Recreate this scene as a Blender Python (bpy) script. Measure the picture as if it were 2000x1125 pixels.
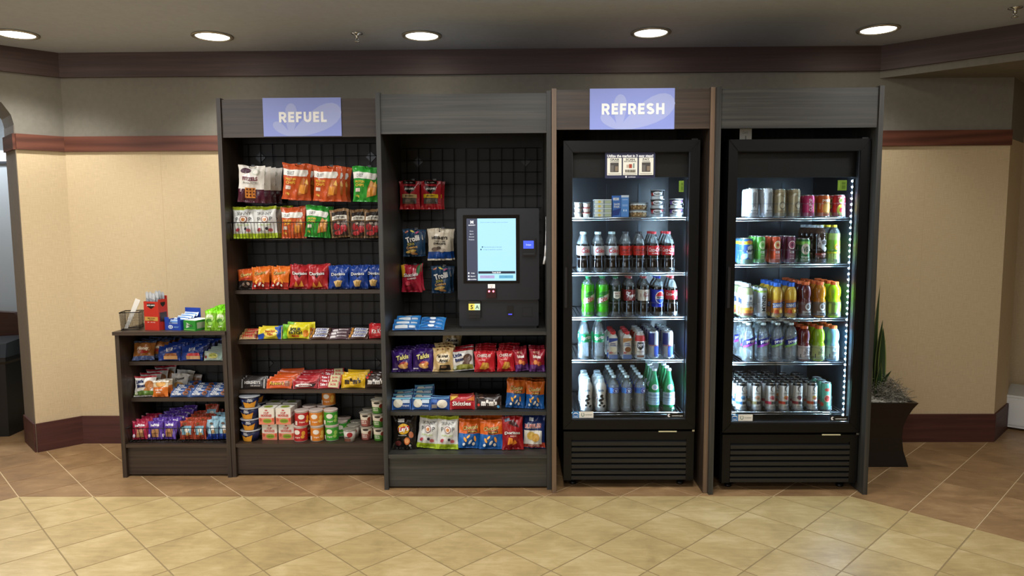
import bpy, bmesh, math, random
from mathutils import Vector, Matrix

D = bpy.data
SC = bpy.context.scene
COL = SC.collection
for o in list(D.objects):
    D.objects.remove(o)
random.seed(7)

# ------------------------------------------------------------------ camera
F_PX, PITCH, YAW, ROLL, CAM_H = 1390.0, math.radians(5.5), math.radians(0.75), math.radians(0.33), 1.5
FW = Vector((-math.sin(YAW) * math.cos(PITCH), math.cos(YAW) * math.cos(PITCH), -math.sin(PITCH)))
RT0 = Vector((math.cos(YAW), math.sin(YAW), 0))
UP0 = RT0.cross(FW)
RT = RT0 * math.cos(ROLL) - UP0 * math.sin(ROLL)
UP = UP0 * math.cos(ROLL) + RT0 * math.sin(ROLL)
CAM = Vector((0, 0, CAM_H))
cd = D.cameras.new('camera')
cd.sensor_width = 36
cd.lens = 36 * F_PX / 2000
cd.clip_start = 0.05
cam = D.objects.new('camera', cd)
COL.objects.link(cam)
m = Matrix.Identity(4)
for i in range(3):
    m[i][0], m[i][1], m[i][2], m[i][3] = RT[i], UP[i], -FW[i], CAM[i]
cam.matrix_world = m
SC.camera = cam

# ------------------------------------------------------------------ world, exposure
SC.view_settings.view_transform = 'Standard'
SC.view_settings.look = 'None'
SC.view_settings.gamma = 1
SC.view_settings.use_curve_mapping = False
SC.view_settings.exposure = 0.32
SC.cycles.caustics_reflective = False
SC.cycles.caustics_refractive = False
SC.cycles.sample_clamp_indirect = 4.0
SC.cycles.transparent_max_bounces = 24
SC.cycles.max_bounces = 8
w = D.worlds.new('world')
SC.world = w
w.use_nodes = True
w.node_tree.nodes['Background'].inputs[0].default_value = (0.5, 0.55, 0.6, 1)
w.node_tree.nodes['Background'].inputs[1].default_value = 0.02
WARM = (1.0, 0.985, 0.95)
SPOT_W, ROOM_W, LED_E, HALL_W, PANEL_E = 35.0, 14.0, 210.0, 24.0, 4.2
CEIL = 2.585
ADDED_SPOT_W = 35.0


def lamp(name, kind, loc, energy, color, rot=(0, 0, 0), **kw):
    l = D.lights.new(name, kind)
    l.energy = energy
    l.color = color
    for k, v in kw.items():
        setattr(l, k, v)
    o = D.objects.new(name, l)
    o.location = loc
    o.rotation_euler = rot
    COL.objects.link(o)
    return o


# unseen lights added above and behind the camera to brighten fronts and floor
for x, y in ((-2.3, 2.55), (0.1, 2.55), (2.3, 2.55), (-2.3, 0.1), (0.1, 0.1), (2.3, 0.1), (-2.3, -2.2), (2.3, -2.2)):
    lamp('unseen_lobby_light', 'AREA', (x, y, CEIL - 0.03), ROOM_W * (1.25 if x < -1 else 1.0 if x < 1 else 0.65), WARM, shape='DISK', size=0.5)


# unseen spots added in front of the units to brighten their headers
for x, k_ in ((-2.9, 1.2), (-1.8, 1.1), (-0.58, 1.0), (0.76, 0.9), (2.0, 0.8)):
    lamp('added_front_spot', 'SPOT', (x, 3.12, CEIL - 0.02), ADDED_SPOT_W * k_, WARM, spot_size=math.radians(150), spot_blend=0.8, shadow_soft_size=0.07)


# ------------------------------------------------------------------ helpers
def at(px, py, Y):
    """point of the picture's pixel (2000 x 1125) at depth Y"""
    d = FW * F_PX + RT * (px - 1000) + UP * (562.5 - py)
    return CAM + d * (Y / d.y)


def atz(px, py, Z):
    d = FW * F_PX + RT * (px - 1000) + UP * (562.5 - py)
    return CAM + d * ((Z - CAM_H) / d.z)


def lin(h):
    if isinstance(h, tuple):
        return h
    v = [int(h[i:i + 2], 16) / 255 for i in (0, 2, 4)]
    return tuple(c / 12.92 if c <= 0.04045 else ((c + 0.055) / 1.055) ** 2.4 for c in v)


MATS = {}


def nt(name):
    mt = D.materials.new(name)
    mt.use_nodes = True
    return mt, mt.node_tree.nodes, mt.node_tree.links, mt.node_tree.nodes['Principled BSDF']


def plain(h, rough=0.5, metal=0.0, emit=0.0, spec=0.5):
    k = (h, rough, metal, emit, spec)
    if k not in MATS:
        mt, n, l, b = nt('mat_' + str(len(MATS)))
        c = lin(h) + (1,)
        b.inputs['Base Color'].default_value = c
        b.inputs['Roughness'].default_value = rough
        b.inputs['Metallic'].default_value = metal
        b.inputs['Specular IOR Level'].default_value = spec
        if emit:
            b.inputs['Emission Color'].default_value = c
            if emit >= 0.8:
                b.inputs['Base Color'].default_value = (0.01, 0.01, 0.01, 1)
            b.inputs['Emission Strength'].default_value = emit
        MATS[k] = mt
    return MATS[k]


def foil(h, rough=0.26, amt=0.8):
    """printed plastic film: glossy with fine crinkles"""
    k = ('foil', h, rough, amt)
    if k not in MATS:
        mt, n, l, b = nt('film_' + str(len(MATS)))
        b.inputs['Base Color'].default_value = lin(h) + (1,)
        b.inputs['Roughness'].default_value = rough
        tc = n.new('ShaderNodeTexCoord')
        ns = n.new('ShaderNodeTexNoise')
        ns.inputs['Scale'].default_value = 24
        ns.inputs['Detail'].default_value = 3
        bp = n.new('ShaderNodeBump')
        bp.inputs['Strength'].default_value = amt
        bp.inputs['Distance'].default_value = 0.006
        l.new(tc.outputs['Object'], ns.inputs['Vector'])
        l.new(ns.outputs['Fac'], bp.inputs['Height'])
        l.new(bp.outputs['Normal'], b.inputs['Normal'])
        MATS[k] = mt
    return MATS[k]


def clear(h='FFFFFF', alpha=0.25, rough=0.08, key='clear'):
    """clear plastic or glass: partly see-through, glossy at the edges"""
    k = (key, h, alpha, rough)
    if k not in MATS:
        mt = D.materials.new(key + '_' + str(len(MATS)))
        mt.use_nodes = True
        n, l = mt.node_tree.nodes, mt.node_tree.links
        n.remove(n['Principled BSDF'])
        out = n['Material Output']
        tr = n.new('ShaderNodeBsdfTransparent')
        c = lin(h)
        tr.inputs[0].default_value = tuple(0.5 + 0.5 * v for v in c) + (1,)
        df = n.new('ShaderNodeBsdfDiffuse')
        df.inputs[0].default_value = c + (1,)
        gl = n.new('ShaderNodeBsdfGlossy')
        gl.inputs['Roughness'].default_value = rough
        m1 = n.new('ShaderNodeMixShader')
        m2 = n.new('ShaderNodeMixShader')
        lw = n.new('ShaderNodeFresnel')
        lw.inputs['IOR'].default_value = 1.45
        m1.inputs[0].default_value = alpha
        l.new(tr.outputs[0], m1.inputs[1])
        l.new(df.outputs[0], m1.inputs[2])
        l.new(lw.outputs[0], m2.inputs[0])
        l.new(m1.outputs[0], m2.inputs[1])
        l.new(gl.outputs[0], m2.inputs[2])
        l.new(m2.outputs[0], out.inputs['Surface'])
        MATS[k] = mt
    return MATS[k]


def coords(n, l, scale=(1, 1, 1), rot=(0, 0, 0), rnd=False, kind='Object'):
    tc = n.new('ShaderNodeTexCoord')
    mp = n.new('ShaderNodeMapping')
    mp.inputs['Scale'].default_value = scale
    mp.inputs['Rotation'].default_value = rot
    src = tc.outputs[kind]
    if rnd:
        oi = n.new('ShaderNodeObjectInfo')
        mm = n.new('ShaderNodeMath')
        mm.operation = 'MULTIPLY'
        mm.inputs[1].default_value = 57.0
        l.new(oi.outputs['Random'], mm.inputs[0])
        ad = n.new('ShaderNodeVectorMath')
        ad.operation = 'ADD'
        l.new(src, ad.inputs[0])
        l.new(mm.outputs[0], ad.inputs[1])
        src = ad.outputs[0]
    l.new(src, mp.inputs[0])
    return mp.outputs[0]


def ramp(n, l, fac, stops):
    r = n.new('ShaderNodeValToRGB')
    while len(r.color_ramp.elements) < len(stops):
        r.color_ramp.elements.new(0.5)
    for e, (p, h) in zip(r.color_ramp.elements, stops):
        e.position = p
        e.color = lin(h) + (1,)
    l.new(fac, r.inputs[0])
    return r.outputs[0]


def noise(n, l, vec, scale, detail=4, rough=0.55, dist=0.0):
    ns = n.new('ShaderNodeTexNoise')
    ns.inputs['Scale'].default_value = scale
    ns.inputs['Detail'].default_value = detail
    ns.inputs['Roughness'].default_value = rough
    ns.inputs['Distortion'].default_value = dist
    l.new(vec, ns.inputs['Vector'])
    return ns.outputs['Fac']


def bump(n, l, b, h, strength, dist):
    bp = n.new('ShaderNodeBump')
    bp.inputs['Strength'].default_value = strength
    bp.inputs['Distance'].default_value = dist
    l.new(h, bp.inputs['Height'])
    l.new(bp.outputs['Normal'], b.inputs['Normal'])


def grain(name, dark, mid, light, rough=0.45, axis='x', fine=60, rnd=True):
    """wood laminate with grain along one axis"""
    mt, n, l, b = nt(name)
    sc = {'x': (1.2, fine, fine), 'z': (fine, fine, 1.2)}[axis]
    v = coords(n, l, sc, rnd=rnd)
    f = noise(n, l, v, 1.0, 6, 0.62, 0.4)
    c = ramp(n, l, f, ((0.28, dark), (0.5, mid), (0.74, light)))
    l.new(c, b.inputs['Base Color'])
    b.inputs['Roughness'].default_value = rough
    bump(n, l, b, f, 0.12, 0.002)
    return mt


WOOD_B = grain('laminate_brown', '261D16', '392C22', '4D3D2F')
WOOD_G = grain('laminate_grey', '252422', '373632', '4B4944')
WOOD_BZ = grain('laminate_brown_upright', '251C15', '362A21', '483A2D', axis='z')
WOOD_GZ = grain('laminate_grey_upright', '262523', '353431', '454340', axis='z')
WOOD_BE = grain('laminate_edge_tan', '5E4B3B', '725C49', '86705C', axis='z')


def oak():
    mt, n, l, b = nt('stained_oak')
    v = coords(n, l, (0.9, 6, 6), rnd=True)
    wv = n.new('ShaderNodeTexWave')
    wv.wave_type = 'BANDS'
    wv.bands_direction = 'Z'
    wv.inputs['Scale'].default_value = 0.8
    wv.inputs['Distortion'].default_value = 14
    wv.inputs['Detail'].default_value = 3
    wv.inputs['Detail Scale'].default_value = 0.8
    l.new(v, wv.inputs['Vector'])
    v2 = coords(n, l, (2, 90, 90), rnd=True)
    f2 = noise(n, l, v2, 1.0, 4)
    mx = n.new('ShaderNodeMath')
    mx.operation = 'MULTIPLY_ADD'
    mx.inputs[1].default_value = 0.45
    l.new(f2, mx.inputs[0])
    mm = n.new('ShaderNodeMath')
    mm.operation = 'MULTIPLY'
    mm.inputs[1].default_value = 0.5
    l.new(wv.outputs['Fac'], mm.inputs[0])
    l.new(mm.outputs[0], mx.inputs[2])
    c = ramp(n, l, mx.outputs[0], ((0.1, '4A2A1F'), (0.5, '63382A'), (0.9, '744635')))
    l.new(c, b.inputs['Base Color'])
    b.inputs['Roughness'].default_value = 0.38
    return mt


OAK = oak()
CROWN = grain('crown_stain', '40312F', '4D3C3A', '5C4A47', rough=0.6, fine=35)
MAHOG = grain('mahogany', '3A1D18', '4A2620', '5A3129', rough=0.55, fine=35)


def wallpaper():
    mt, n, l, b = nt('woven_wallpaper')
    vh = coords(n, l, (18, 18, 420), rnd=False)
    vv = coords(n, l, (420, 420, 18), rnd=False)
    f1 = noise(n, l, vh, 1.0, 2)
    f2 = noise(n, l, vv, 1.0, 2)
    mx = n.new('ShaderNodeMath')
    mx.operation = 'ADD'
    l.new(f1, mx.inputs[0])
    l.new(f2, mx.inputs[1])
    hf = n.new('ShaderNodeMath')
    hf.operation = 'MULTIPLY'
    hf.inputs[1].default_value = 0.5
    l.new(mx.outputs[0], hf.inputs[0])
    c = ramp(n, l, hf.outputs[0], ((0.3, 'C2AB86'), (0.5, 'CFB993'), (0.7, 'DBC6A1')))
    l.new(c, b.inputs['Base Color'])
    b.inputs['Roughness'].default_value = 0.8
    bump(n, l, b, hf.outputs[0], 0.25, 0.002)
    return mt


PAPER = wallpaper()


def paint(name, h, h2):
    mt, n, l, b = nt(name)
    f = noise(n, l, coords(n, l), 30, 3)
    l.new(ramp(n, l, f, ((0.3, h), (0.7, h2))), b.inputs['Base Color'])
    b.inputs['Roughness'].default_value = 0.75
    bump(n, l, b, f, 0.06, 0.002)
    return mt


OLIVE = paint('olive_paint', '787368', '7F7A6F')
CEILM = paint('ceiling_paint', 'B2BDD4', 'B9C4DB')
GREYW = paint('grey_hall_paint', '8F9496', '989DA0')
TAUPE = paint('taupe_paint', '75695A', '7C7060')


def stone(name, dark, mid, light):
    mt, n, l, b = nt(name)
    v = coords(n, l, (1, 1, 1), rnd=True)
    big = noise(n, l, v, 4.5, 6, 0.6, 0.6)
    v2 = coords(n, l, (6, 26, 1), rot=(0, 0, 0.5), rnd=True)
    fine = noise(n, l, v2, 1.0, 6, 0.7, 0.8)
    mx = n.new('ShaderNodeMath')
    mx.operation = 'MULTIPLY_ADD'
    mx.inputs[1].default_value = 0.55
    mm = n.new('ShaderNodeMath')
    mm.operation = 'MULTIPLY'
    mm.inputs[1].default_value = 0.45
    l.new(big, mx.inputs[0])
    l.new(fine, mm.inputs[0])
    l.new(mm.outputs[0], mx.inputs[2])
    oi = n.new('ShaderNodeObjectInfo')
    ad = n.new('ShaderNodeMath')
    ad.operation = 'MULTIPLY_ADD'
    ad.inputs[1].default_value = 0.07
    l.new(oi.outputs['Random'], ad.inputs[0])
    l.new(mx.outputs[0], ad.inputs[2])
    c = ramp(n, l, ad.outputs[0], ((0.36, dark), (0.54, mid), (0.7, light)))
    l.new(c, b.inputs['Base Color'])
    b.inputs['Roughness'].default_value = 0.42
    bump(n, l, b, fine, 0.10, 0.003)
    return mt


PALE = stone('pale_tile', '9C865A', 'B59D6C', 'CAB486')
BROWN = stone('brown_tile', '7A5E40', '93734F', 'AD8C64')
GROUT = plain('C6AE88', 0.85)
GROUT2 = plain('8E7A56', 0.85)
BLACK = plain('0C0C0E', 0.35)
BLACKM = plain('15161A', 0.45)
CHROME = plain('C8CCD0', 0.18, 1.0)
WHITE = plain('EDEDEA', 0.5)


class MB:
    """collects shapes of one part"""

    def __init__(s):
        s.v, s.f, s.m, s.sm, s.mats = [], [], [], [], []

    def mi(s, mt):
        if mt not in s.mats:
            s.mats.append(mt)
        return s.mats.index(mt)

    def add(s, vs, fs, mt, smooth=False):
        b = len(s.v)
        s.v += [tuple(v) for v in vs]
        k = s.mi(mt)
        for f in fs:
            s.f.append(tuple(b + i for i in f))
            s.m.append(k)
            s.sm.append(smooth)
        return s

    def box(s, x0, x1, y0, y1, z0, z1, mt, M=None, front=None):
        vs = [Vector((x, y, z)) for z in (z0, z1) for y in (y0, y1) for x in (x0, x1)]
        if M:
            vs = [M @ v for v in vs]
        fs = [(0, 2, 3, 1), (4, 5, 7, 6), (2, 6, 7, 3), (0, 4, 6, 2), (1, 3, 7, 5)]
        s.add(vs, fs, mt)
        s.f.append(tuple(len(s.v) - 8 + i for i in (0, 1, 5, 4)))
        s.m.append(s.mi(front or mt))
        s.sm.append(False)
        return s

    def bev(s, x0, x1, y0, y1, z0, z1, mt, r, n=3):
        """box with the upright-view (x,z) corners rounded"""
        pts = []
        for cx, cz, a0 in ((x1 - r, z1 - r, 0), (x0 + r, z1 - r, 90), (x0 + r, z0 + r, 180), (x1 - r, z0 + r, 270)):
            for k in range(n + 1):
                a = math.radians(a0 + 90 * k / n)
                pts.append((cx + r * math.cos(a), cz + r * math.sin(a)))
        return s.prism(pts, y0, y1, mt)

    def prism(s, pts, y0, y1, mt):
        """polygon in x,z (counter-clockwise seen from the front) pushed from y0 to y1"""
        n = len(pts)
        vs = [(x, y0, z) for x, z in pts] + [(x, y1, z) for x, z in pts]
        fs = [tuple(range(n)), tuple(range(2 * n - 1, n - 1, -1))]
        fs += [(i, i + n, (i + 1) % n + n, (i + 1) % n) for i in range(n)]
        return s.add(vs, fs, mt)

    def slab(s, pts, z0, z1, mt):
        """polygon in x,y pushed from z0 to z1"""
        n = len(pts)
        a = sum(pts[i][0] * pts[(i + 1) % n][1] - pts[(i + 1) % n][0] * pts[i][1] for i in range(n))
        if a < 0:
            pts = pts[::-1]
        vs = [(x, y, z0) for x, y in pts] + [(x, y, z1) for x, y in pts]
        fs = [tuple(range(n - 1, -1, -1)), tuple(range(n, 2 * n))]
        fs += [(i, (i + 1) % n, (i + 1) % n + n, i + n) for i in range(n)]
        return s.add(vs, fs, mt)

    def lathe(s, prof, mt, n=20, cx=0, cy=0, cap0=True, cap1=True, smooth=True, sq=0.0):
        """prof: (r, z[, material]) from bottom to top; sq squares the section"""
        rings = []
        b = len(s.v)
        for p in prof:
            r, z = p[0], p[1]
            for k in range(n):
                a = 2 * math.pi * k / n
                q = 1.0
                if sq:
                    q = 1 + sq * (1 / max(abs(math.cos(a)), abs(math.sin(a))) - 1)
                s.v.append((cx + r * q * math.sin(a), cy - r * q * math.cos(a), z))
        for i in range(len(prof) - 1):
            mm = prof[i][2] if len(prof[i]) > 2 else mt
            k0 = s.mi(mm)
            for k in range(n):
                s.f.append((b + i * n + k, b + i * n + (k + 1) % n, b + (i + 1) * n + (k + 1) % n, b + (i + 1) * n + k))
                s.m.append(k0)
                s.sm.append(smooth)
        if cap0:
            s.f.append(tuple(b + k for k in range(n - 1, -1, -1)))
            s.m.append(s.mi(prof[0][2] if len(prof[0]) > 2 else mt))
            s.sm.append(False)
        if cap1:
            t = b + (len(prof) - 1) * n
            s.f.append(tuple(t + k for k in range(n)))
            s.m.append(s.mi(prof[-1][2] if len(prof[-1]) > 2 else mt))
            s.sm.append(False)
        return s

    def tube(s, p, q, r, mt, n=6):
        p, q = Vector(p), Vector(q)
        d = (q - p).normalized()
        a = d.orthogonal().normalized()
        c = d.cross(a)
        vs = []
        for e in (p, q):
            for k in range(n):
                t = 2 * math.pi * k / n
                vs.append(e + (a * math.cos(t) + c * math.sin(t)) * r)
        fs = [(k, (k + 1) % n, (k + 1) % n + n, k + n) for k in range(n)]
        fs += [tuple(range(n - 1, -1, -1)), tuple(range(n, 2 * n))]
        return s.add(vs, fs, mt, True)

    def mesh(s, name):
        me = D.meshes.new(name)
        me.from_pydata(s.v, [], s.f)
        for mt in s.mats:
            me.materials.append(mt)
        me.polygons.foreach_set('material_index', s.m)
        me.polygons.foreach_set('use_smooth', s.sm)
        me.update()
        return me

    def build(s, name, parent=None, loc=None, rot=None, **kw):
        o = D.objects.new(name, s.mesh(name))
        COL.objects.link(o)
        if parent:
            o.parent = parent
        if loc is not None:
            o.location = loc
        if rot is not None:
            o.rotation_euler = rot
        for k, v in kw.items():
            o[k] = v
        return o


def empty(name, loc=(0, 0, 0), rz=0.0, **kw):
    o = D.objects.new(name, None)
    o.empty_display_size = 0.05
    COL.objects.link(o)
    o.location = loc
    o.rotation_euler = (0, 0, rz)
    for k, v in kw.items():
        o[k] = v
    return o


TXT = {}


def text_geo(t, bold=0.02, shear=0.0, spacing=1.0):
    """flat lettering, capital height 1, centred"""
    k = (t, bold, shear, spacing)
    if k not in TXT:
        c = D.curves.new('lettering', 'FONT')
        c.body = t
        c.offset = bold
        c.shear = shear
        c.space_character = spacing
        c.resolution_u = 2
        o = D.objects.new('lettering', c)
        COL.objects.link(o)
        dg = bpy.context.evaluated_depsgraph_get()
        me = D.meshes.new_from_object(o.evaluated_get(dg))
        bm = bmesh.new()
        bm.from_mesh(me)
        xs_ = [v.co.x for v in bm.verts] or [0]
        q = min(xs_) + 0.26
        while q < max(xs_):
            bmesh.ops.bisect_plane(bm, geom=bm.verts[:] + bm.edges[:] + bm.faces[:], plane_co=(q, 0, 0), plane_no=(1, 0, 0))
            q += 0.26
        for q in (0.24, 0.49):
            bmesh.ops.bisect_plane(bm, geom=bm.verts[:] + bm.edges[:] + bm.faces[:], plane_co=(0, q, 0), plane_no=(0, 1, 0))
        bm.to_mesh(me)
        bm.free()
        vs = [v.co.copy() for v in me.vertices]
        fs = [tuple(p.vertices) for p in me.polygons]
        D.objects.remove(o)
        D.curves.remove(c)
        D.meshes.remove(me)
        if vs:
            x0, x1 = min(v.x for v in vs), max(v.x for v in vs)
            s = 1 / 0.73
            vs = [((v.x - (x0 + x1) / 2) * s, (v.y - 0.365) * s) for v in vs]
            TXT[k] = (vs, fs, (x1 - x0) * s)
        else:
            TXT[k] = ([], [], 1)
    return TXT[k]


def star(pts, rings=3):
    """rings of a star-shaped polygon about its centre"""
    n = len(pts)
    cx = sum(p[0] for p in pts) / n
    cz = sum(p[1] for p in pts) / n
    vs = [(cx, cz)]
    for r in range(1, rings + 1):
        t = r / rings
        vs += [(cx + (x - cx) * t, cz + (z - cz) * t) for x, z in pts]
    fs = [(0, 1 + k, 1 + (k + 1) % n) for k in range(n)]
    for r in range(1, rings):
        a, b = 1 + (r - 1) * n, 1 + r * n
        fs += [(a + k, b + k, b + (k + 1) % n, a + (k + 1) % n) for k in range(n)]
    return vs, fs


def dense(pts, step):
    out = []
    n = len(pts)
    for i in range(n):
        a, b = pts[i], pts[(i + 1) % n]
        k = max(1, int(math.hypot(b[0] - a[0], b[1] - a[1]) / step))
        out += [(a[0] + (b[0] - a[0]) * j / k, a[1] + (b[1] - a[1]) * j / k) for j in range(k)]
    return out


def ink(mb, specs, S, W, H, rough=0.4, off0=0.0009, doff=0.0005):
    """print a list of marks on a surface S(x, z, offset); x runs -1..1 over the half width W, z 0..1 over H"""
    off = off0
    for sp in specs:
        kd = sp[0]
        if kd == 't':
            _, t, cx, cz, h, col = sp[:6]
            kw = sp[6] if len(sp) > 6 else {}
            vs, fs, wd = text_geo(t, kw.get('b', 0.02), kw.get('sh', 0.0), kw.get('sp', 1.0))
            hh = h * H
            sx = hh
            if 'w' in kw:
                sx = kw['w'] * 2 * W / wd
            a = math.radians(kw.get('rot', 0))
            ca, sa = math.cos(a), math.sin(a)
            pts = []
            for x, z in vs:
                x, z = x * sx, z * hh
                z += kw.get('arc', 0) * x * x
                pts.append((cx * W + x * ca - z * sa, cz * H + x * sa + z * ca))
        elif kd == 'e':
            _, cx, cz, rx, rz, col = sp[:6]
            a = math.radians(sp[6]) if len(sp) > 6 else 0
            n = 18
            ps = []
            for k in range(n):
                t = 2 * math.pi * k / n
                x, z = rx * W * math.cos(t), rz * H * math.sin(t)
                ps.append((cx * W + x * math.cos(a) - z * math.sin(a), cz * H + x * math.sin(a) + z * math.cos(a)))
            pts, fs = star(ps, 3)
        elif kd == 'r':
            _, x0, z0, x1, z1, col = sp[:6]
            nx = max(1, int(abs(x1 - x0) * W / 0.008))
            nz = max(1, int(abs(z1 - z0) * H / 0.012))
            pts = [((x0 + (x1 - x0) * i / nx) * W, (z0 + (z1 - z0) * j / nz) * H) for j in range(nz + 1) for i in range(nx + 1)]
            fs = [(j * (nx + 1) + i, j * (nx + 1) + i + 1, (j + 1) * (nx + 1) + i + 1, (j + 1) * (nx + 1) + i) for j in range(nz) for i in range(nx)]
        else:
            _, ps, col = sp[:3]
            pts, fs = star(dense([(x * W, z * H) for x, z in ps], 0.006), 10)
        mb.add([S(x, z, off) for x, z in pts], fs, col if not isinstance(col, str) else plain(col, rough), False)
        off += doff
    return mb


class Kind:
    """a product: root mesh and child meshes that every copy shares"""

    def __init__(s, name, cat, root, parts=()):
        s.name, s.cat, s.root, s.parts = name, cat, root, list(parts)


def place(k, loc, label, group, rot=(0, 0, 0), sc=1.0):
    o = D.objects.new(k.name, k.root)
    COL.objects.link(o)
    o.location = loc
    o.rotation_euler = rot
    o.scale = (sc, sc, sc) if not isinstance(sc, tuple) else sc
    o['label'] = label
    o['category'] = k.cat
    if group:
        o['group'] = group
    for pn, me in k.parts:
        c = D.objects.new(pn, me)
        COL.objects.link(c)
        c.parent = o
    return o
# ------------------------------------------------------------------ the setting
WY = 4.692


def seg(name, p0, p1, z0, z1, th, mt, proud=0.0, kind='structure', parent=None):
    """upright board from p0 to p1 (front to the left of travel is away); th goes to the back, proud to the front"""
    a, b = Vector(p0), Vector(p1)
    d = (b - a).normalized()
    nrm = Vector((d.y, -d.x))  # towards the viewer for left-to-right travel
    mb = MB()
    q = [a + nrm * proud, b + nrm * proud, b - nrm * th, a - nrm * th]
    L = (b - a).length
    ang = math.atan2(d.y, d.x)
    pts = [(0, -proud), (L, -proud), (L, th), (0, th)]
    mb.slab(pts, z0, z1, mt)
    return mb.build(name, parent, loc=(a.x, a.y, 0), rot=(0, 0, ang), kind=kind)


CL, CR = -2.985, 3.155           # corners of the back wall
PX, PY = -3.175, 4.502           # outer corner of the slanted wall on the left
JX, JY = -3.40, 4.727            # inner end of its jamb


def dressed(side, p0, p1, i):
    wl = seg('wall_' + side, p0, p1, 0, 2.0, 0.08, PAPER)
    seg('wall_%s_upper' % side, p0, p1, 2.0, CEIL + 0.02, 0.08, OLIVE)
    seg('baseboard_' + side, p0, p1, 0, 0.19, 0.0, MAHOG, proud=0.014)
    seg('trim_%d' % i, p0, p1, 1.957, 2.055, 0.0, OAK, proud=0.016)
    return wl


wb = dressed('back', (CL, WY), (CR, WY), 1)
for x in (-2.36, 2.62):     # paper seams
    seg('wallpaper_seam', (x, WY), (x + 0.0015, WY), 0.19, 1.957, 0.0, plain('C7AE88', 0.8), proud=0.0006, kind='structure')
dressed('left', (PX, PY), (CL, WY), 2)
seg('wall_left_jamb', (JX, JY), (PX - 0.003, PY + 0.003), 0, 2.11, 0.05, TAUPE, proud=0.004)
seg('baseboard_left_jamb', (JX, JY), (PX, PY), 0, 0.19, -0.0045, MAHOG, proud=0.014)
seg('trim_3', (JX, JY), (PX, PY), 1.957, 2.055, 0, OAK, proud=0.016)
# arched header over the opening on the left, in line with the slanted wall
L = 1.5
pts = [(0, 2.10)] + [(L / 2 - L / 2 * math.cos(math.pi * k / 16), 2.10 + 0.36 * math.sin(math.pi * k / 16)) for k in range(1, 16)] + [(L, 2.10), (L, CEIL + 0.02), (0, CEIL + 0.02)]
hb = MB()
n = len(pts)
vs = [(x, 0, z) for x, z in pts] + [(x, 0.31, z) for x, z in pts]
vs = [(-x, y, z) for x, y, z in vs]
fs = [tuple(range(n)), tuple(range(2 * n - 1, n - 1, -1))] + [(i, i + n, (i + 1) % n + n, (i + 1) % n) for i in range(n)]
hb.add(vs, fs, OLIVE)
ha = math.atan2(WY - PY, CL - PX)
hb.build('wall_left_header', loc=(PX, PY, 0), rot=(0, 0, ha), kind='structure')
seg('wall_left_far', (PX - 2.0, PY - 2.0), (PX - 1.06, PY - 1.06), 0, CEIL + 0.02, 0.3, PAPER)
# crown boards under the ceiling
BX, BY = 2.30, WY
EX, EY = 3.75, 4.692 - 1.32
FX, FY = PX - 2.0, PY - 2.0
seg('trim_4', (CL, WY), (BX, BY), 2.43, CEIL, 0, CROWN, proud=0.022)
seg('trim_5', (FX, FY), (CL, WY), 2.43, CEIL, 0, CROWN, proud=0.022)
seg('trim_6', (BX, BY), (EX, EY), 2.43, CEIL, 0, CROWN, proud=0.022)
# bulkhead on the right with its soffit
bk = MB()
bk.slab([(BX, BY), (EX, EY), (EX + 0.6, EY), (EX + 0.6, WY + 1.6), (CR, WY + 1.6), (CR, WY)], 2.385, CEIL + 0.02, OLIVE)
bk.build('ceiling_bulkhead', kind='structure')
# right end: return of the wall and what lies behind it
RX, RY = 3.44, 4.985
seg('wall_right_return', (CR, WY), (RX, RY), 0, 2.0, 0.05, PAPER)
seg('wall_right_return_upper', (CR, WY), (RX, RY), 2.0, CEIL, 0.05, OLIVE)
seg('baseboard_right', (CR, WY), (RX, RY), 0, 0.19, 0, MAHOG, proud=0.012)
seg('wall_right_far', (RX - 0.02, RY + 0.5), (RX + 1.8, RY + 0.5), 0, CEIL, 0.05, PAPER)
# ceiling and the room around the viewer
cm = MB()
cm.slab([(-6.5, -4), (6.5, -4), (6.5, 6.6), (-6.5, 6.6)], CEIL, CEIL + 0.05, CEILM)
cm.build('ceiling', kind='structure')
seg('wall_near', (6.2, -3.6), (-6.2, -3.6), 0, CEIL, 0.05, PAPER)
wn = MB().box(-5.4, -1.3, -3.545, -3.53, 0.9, 2.2, plain('F0F6FF', 0.5, 0, PANEL_E)).build('added_light_panel_1', kind='structure')  # unseen glowing panel in window shape, added as front fill light
wf = MB()
for xx in (-5.45, -4.08, -2.70, -1.33):
    wf.box(xx, xx + 0.07, -3.5295, -3.49, 0.83, 2.27, WHITE)
wf.box(-5.38, -1.33, -3.5295, -3.49, 0.83, 0.9, WHITE)
wf.box(-5.38, -1.33, -3.5295, -3.49, 2.2, 2.27, WHITE)
wf.build('added_panel_frame', wn)
seg('wall_side_left', (-6.2, -3.6), (-6.2, 6.3), 0, CEIL, 0.05, PAPER)
seg('wall_side_right', (6.2, 6.3), (6.2, -3.6), 0, CEIL, 0.05, PAPER)
seg('wall_hall', (-6.2, 6.2), (-2.9, 6.2), 0, CEIL, 0.05, GREYW)
lamp('hall_light', 'AREA', (-4.3, 5.3, CEIL - 0.03), HALL_W, (0.86, 0.93, 1.0), shape='DISK', size=0.4)

# floor: grout bed with square tiles laid on the diagonal
fl = MB()
fl.slab([(-6.5, -4), (6.5, -4), (6.5, 6.6), (-6.5, 6.6)], -0.04, -0.0018, GROUT)
floor = fl.build('floor', kind='structure')
bd = MB()
bd.slab([(-2.75, 3.745), (1.76, 3.745), (6.2, -0.695), (6.2, -3.4), (-6.2, -3.4), (-6.2, 0.295)], -0.0017, -0.0012, GROUT2)
bd.build('grout_bed', floor)
TS, U0, V0 = 0.2918, 0.985, -1.105
R2 = math.sqrt(2)


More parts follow.
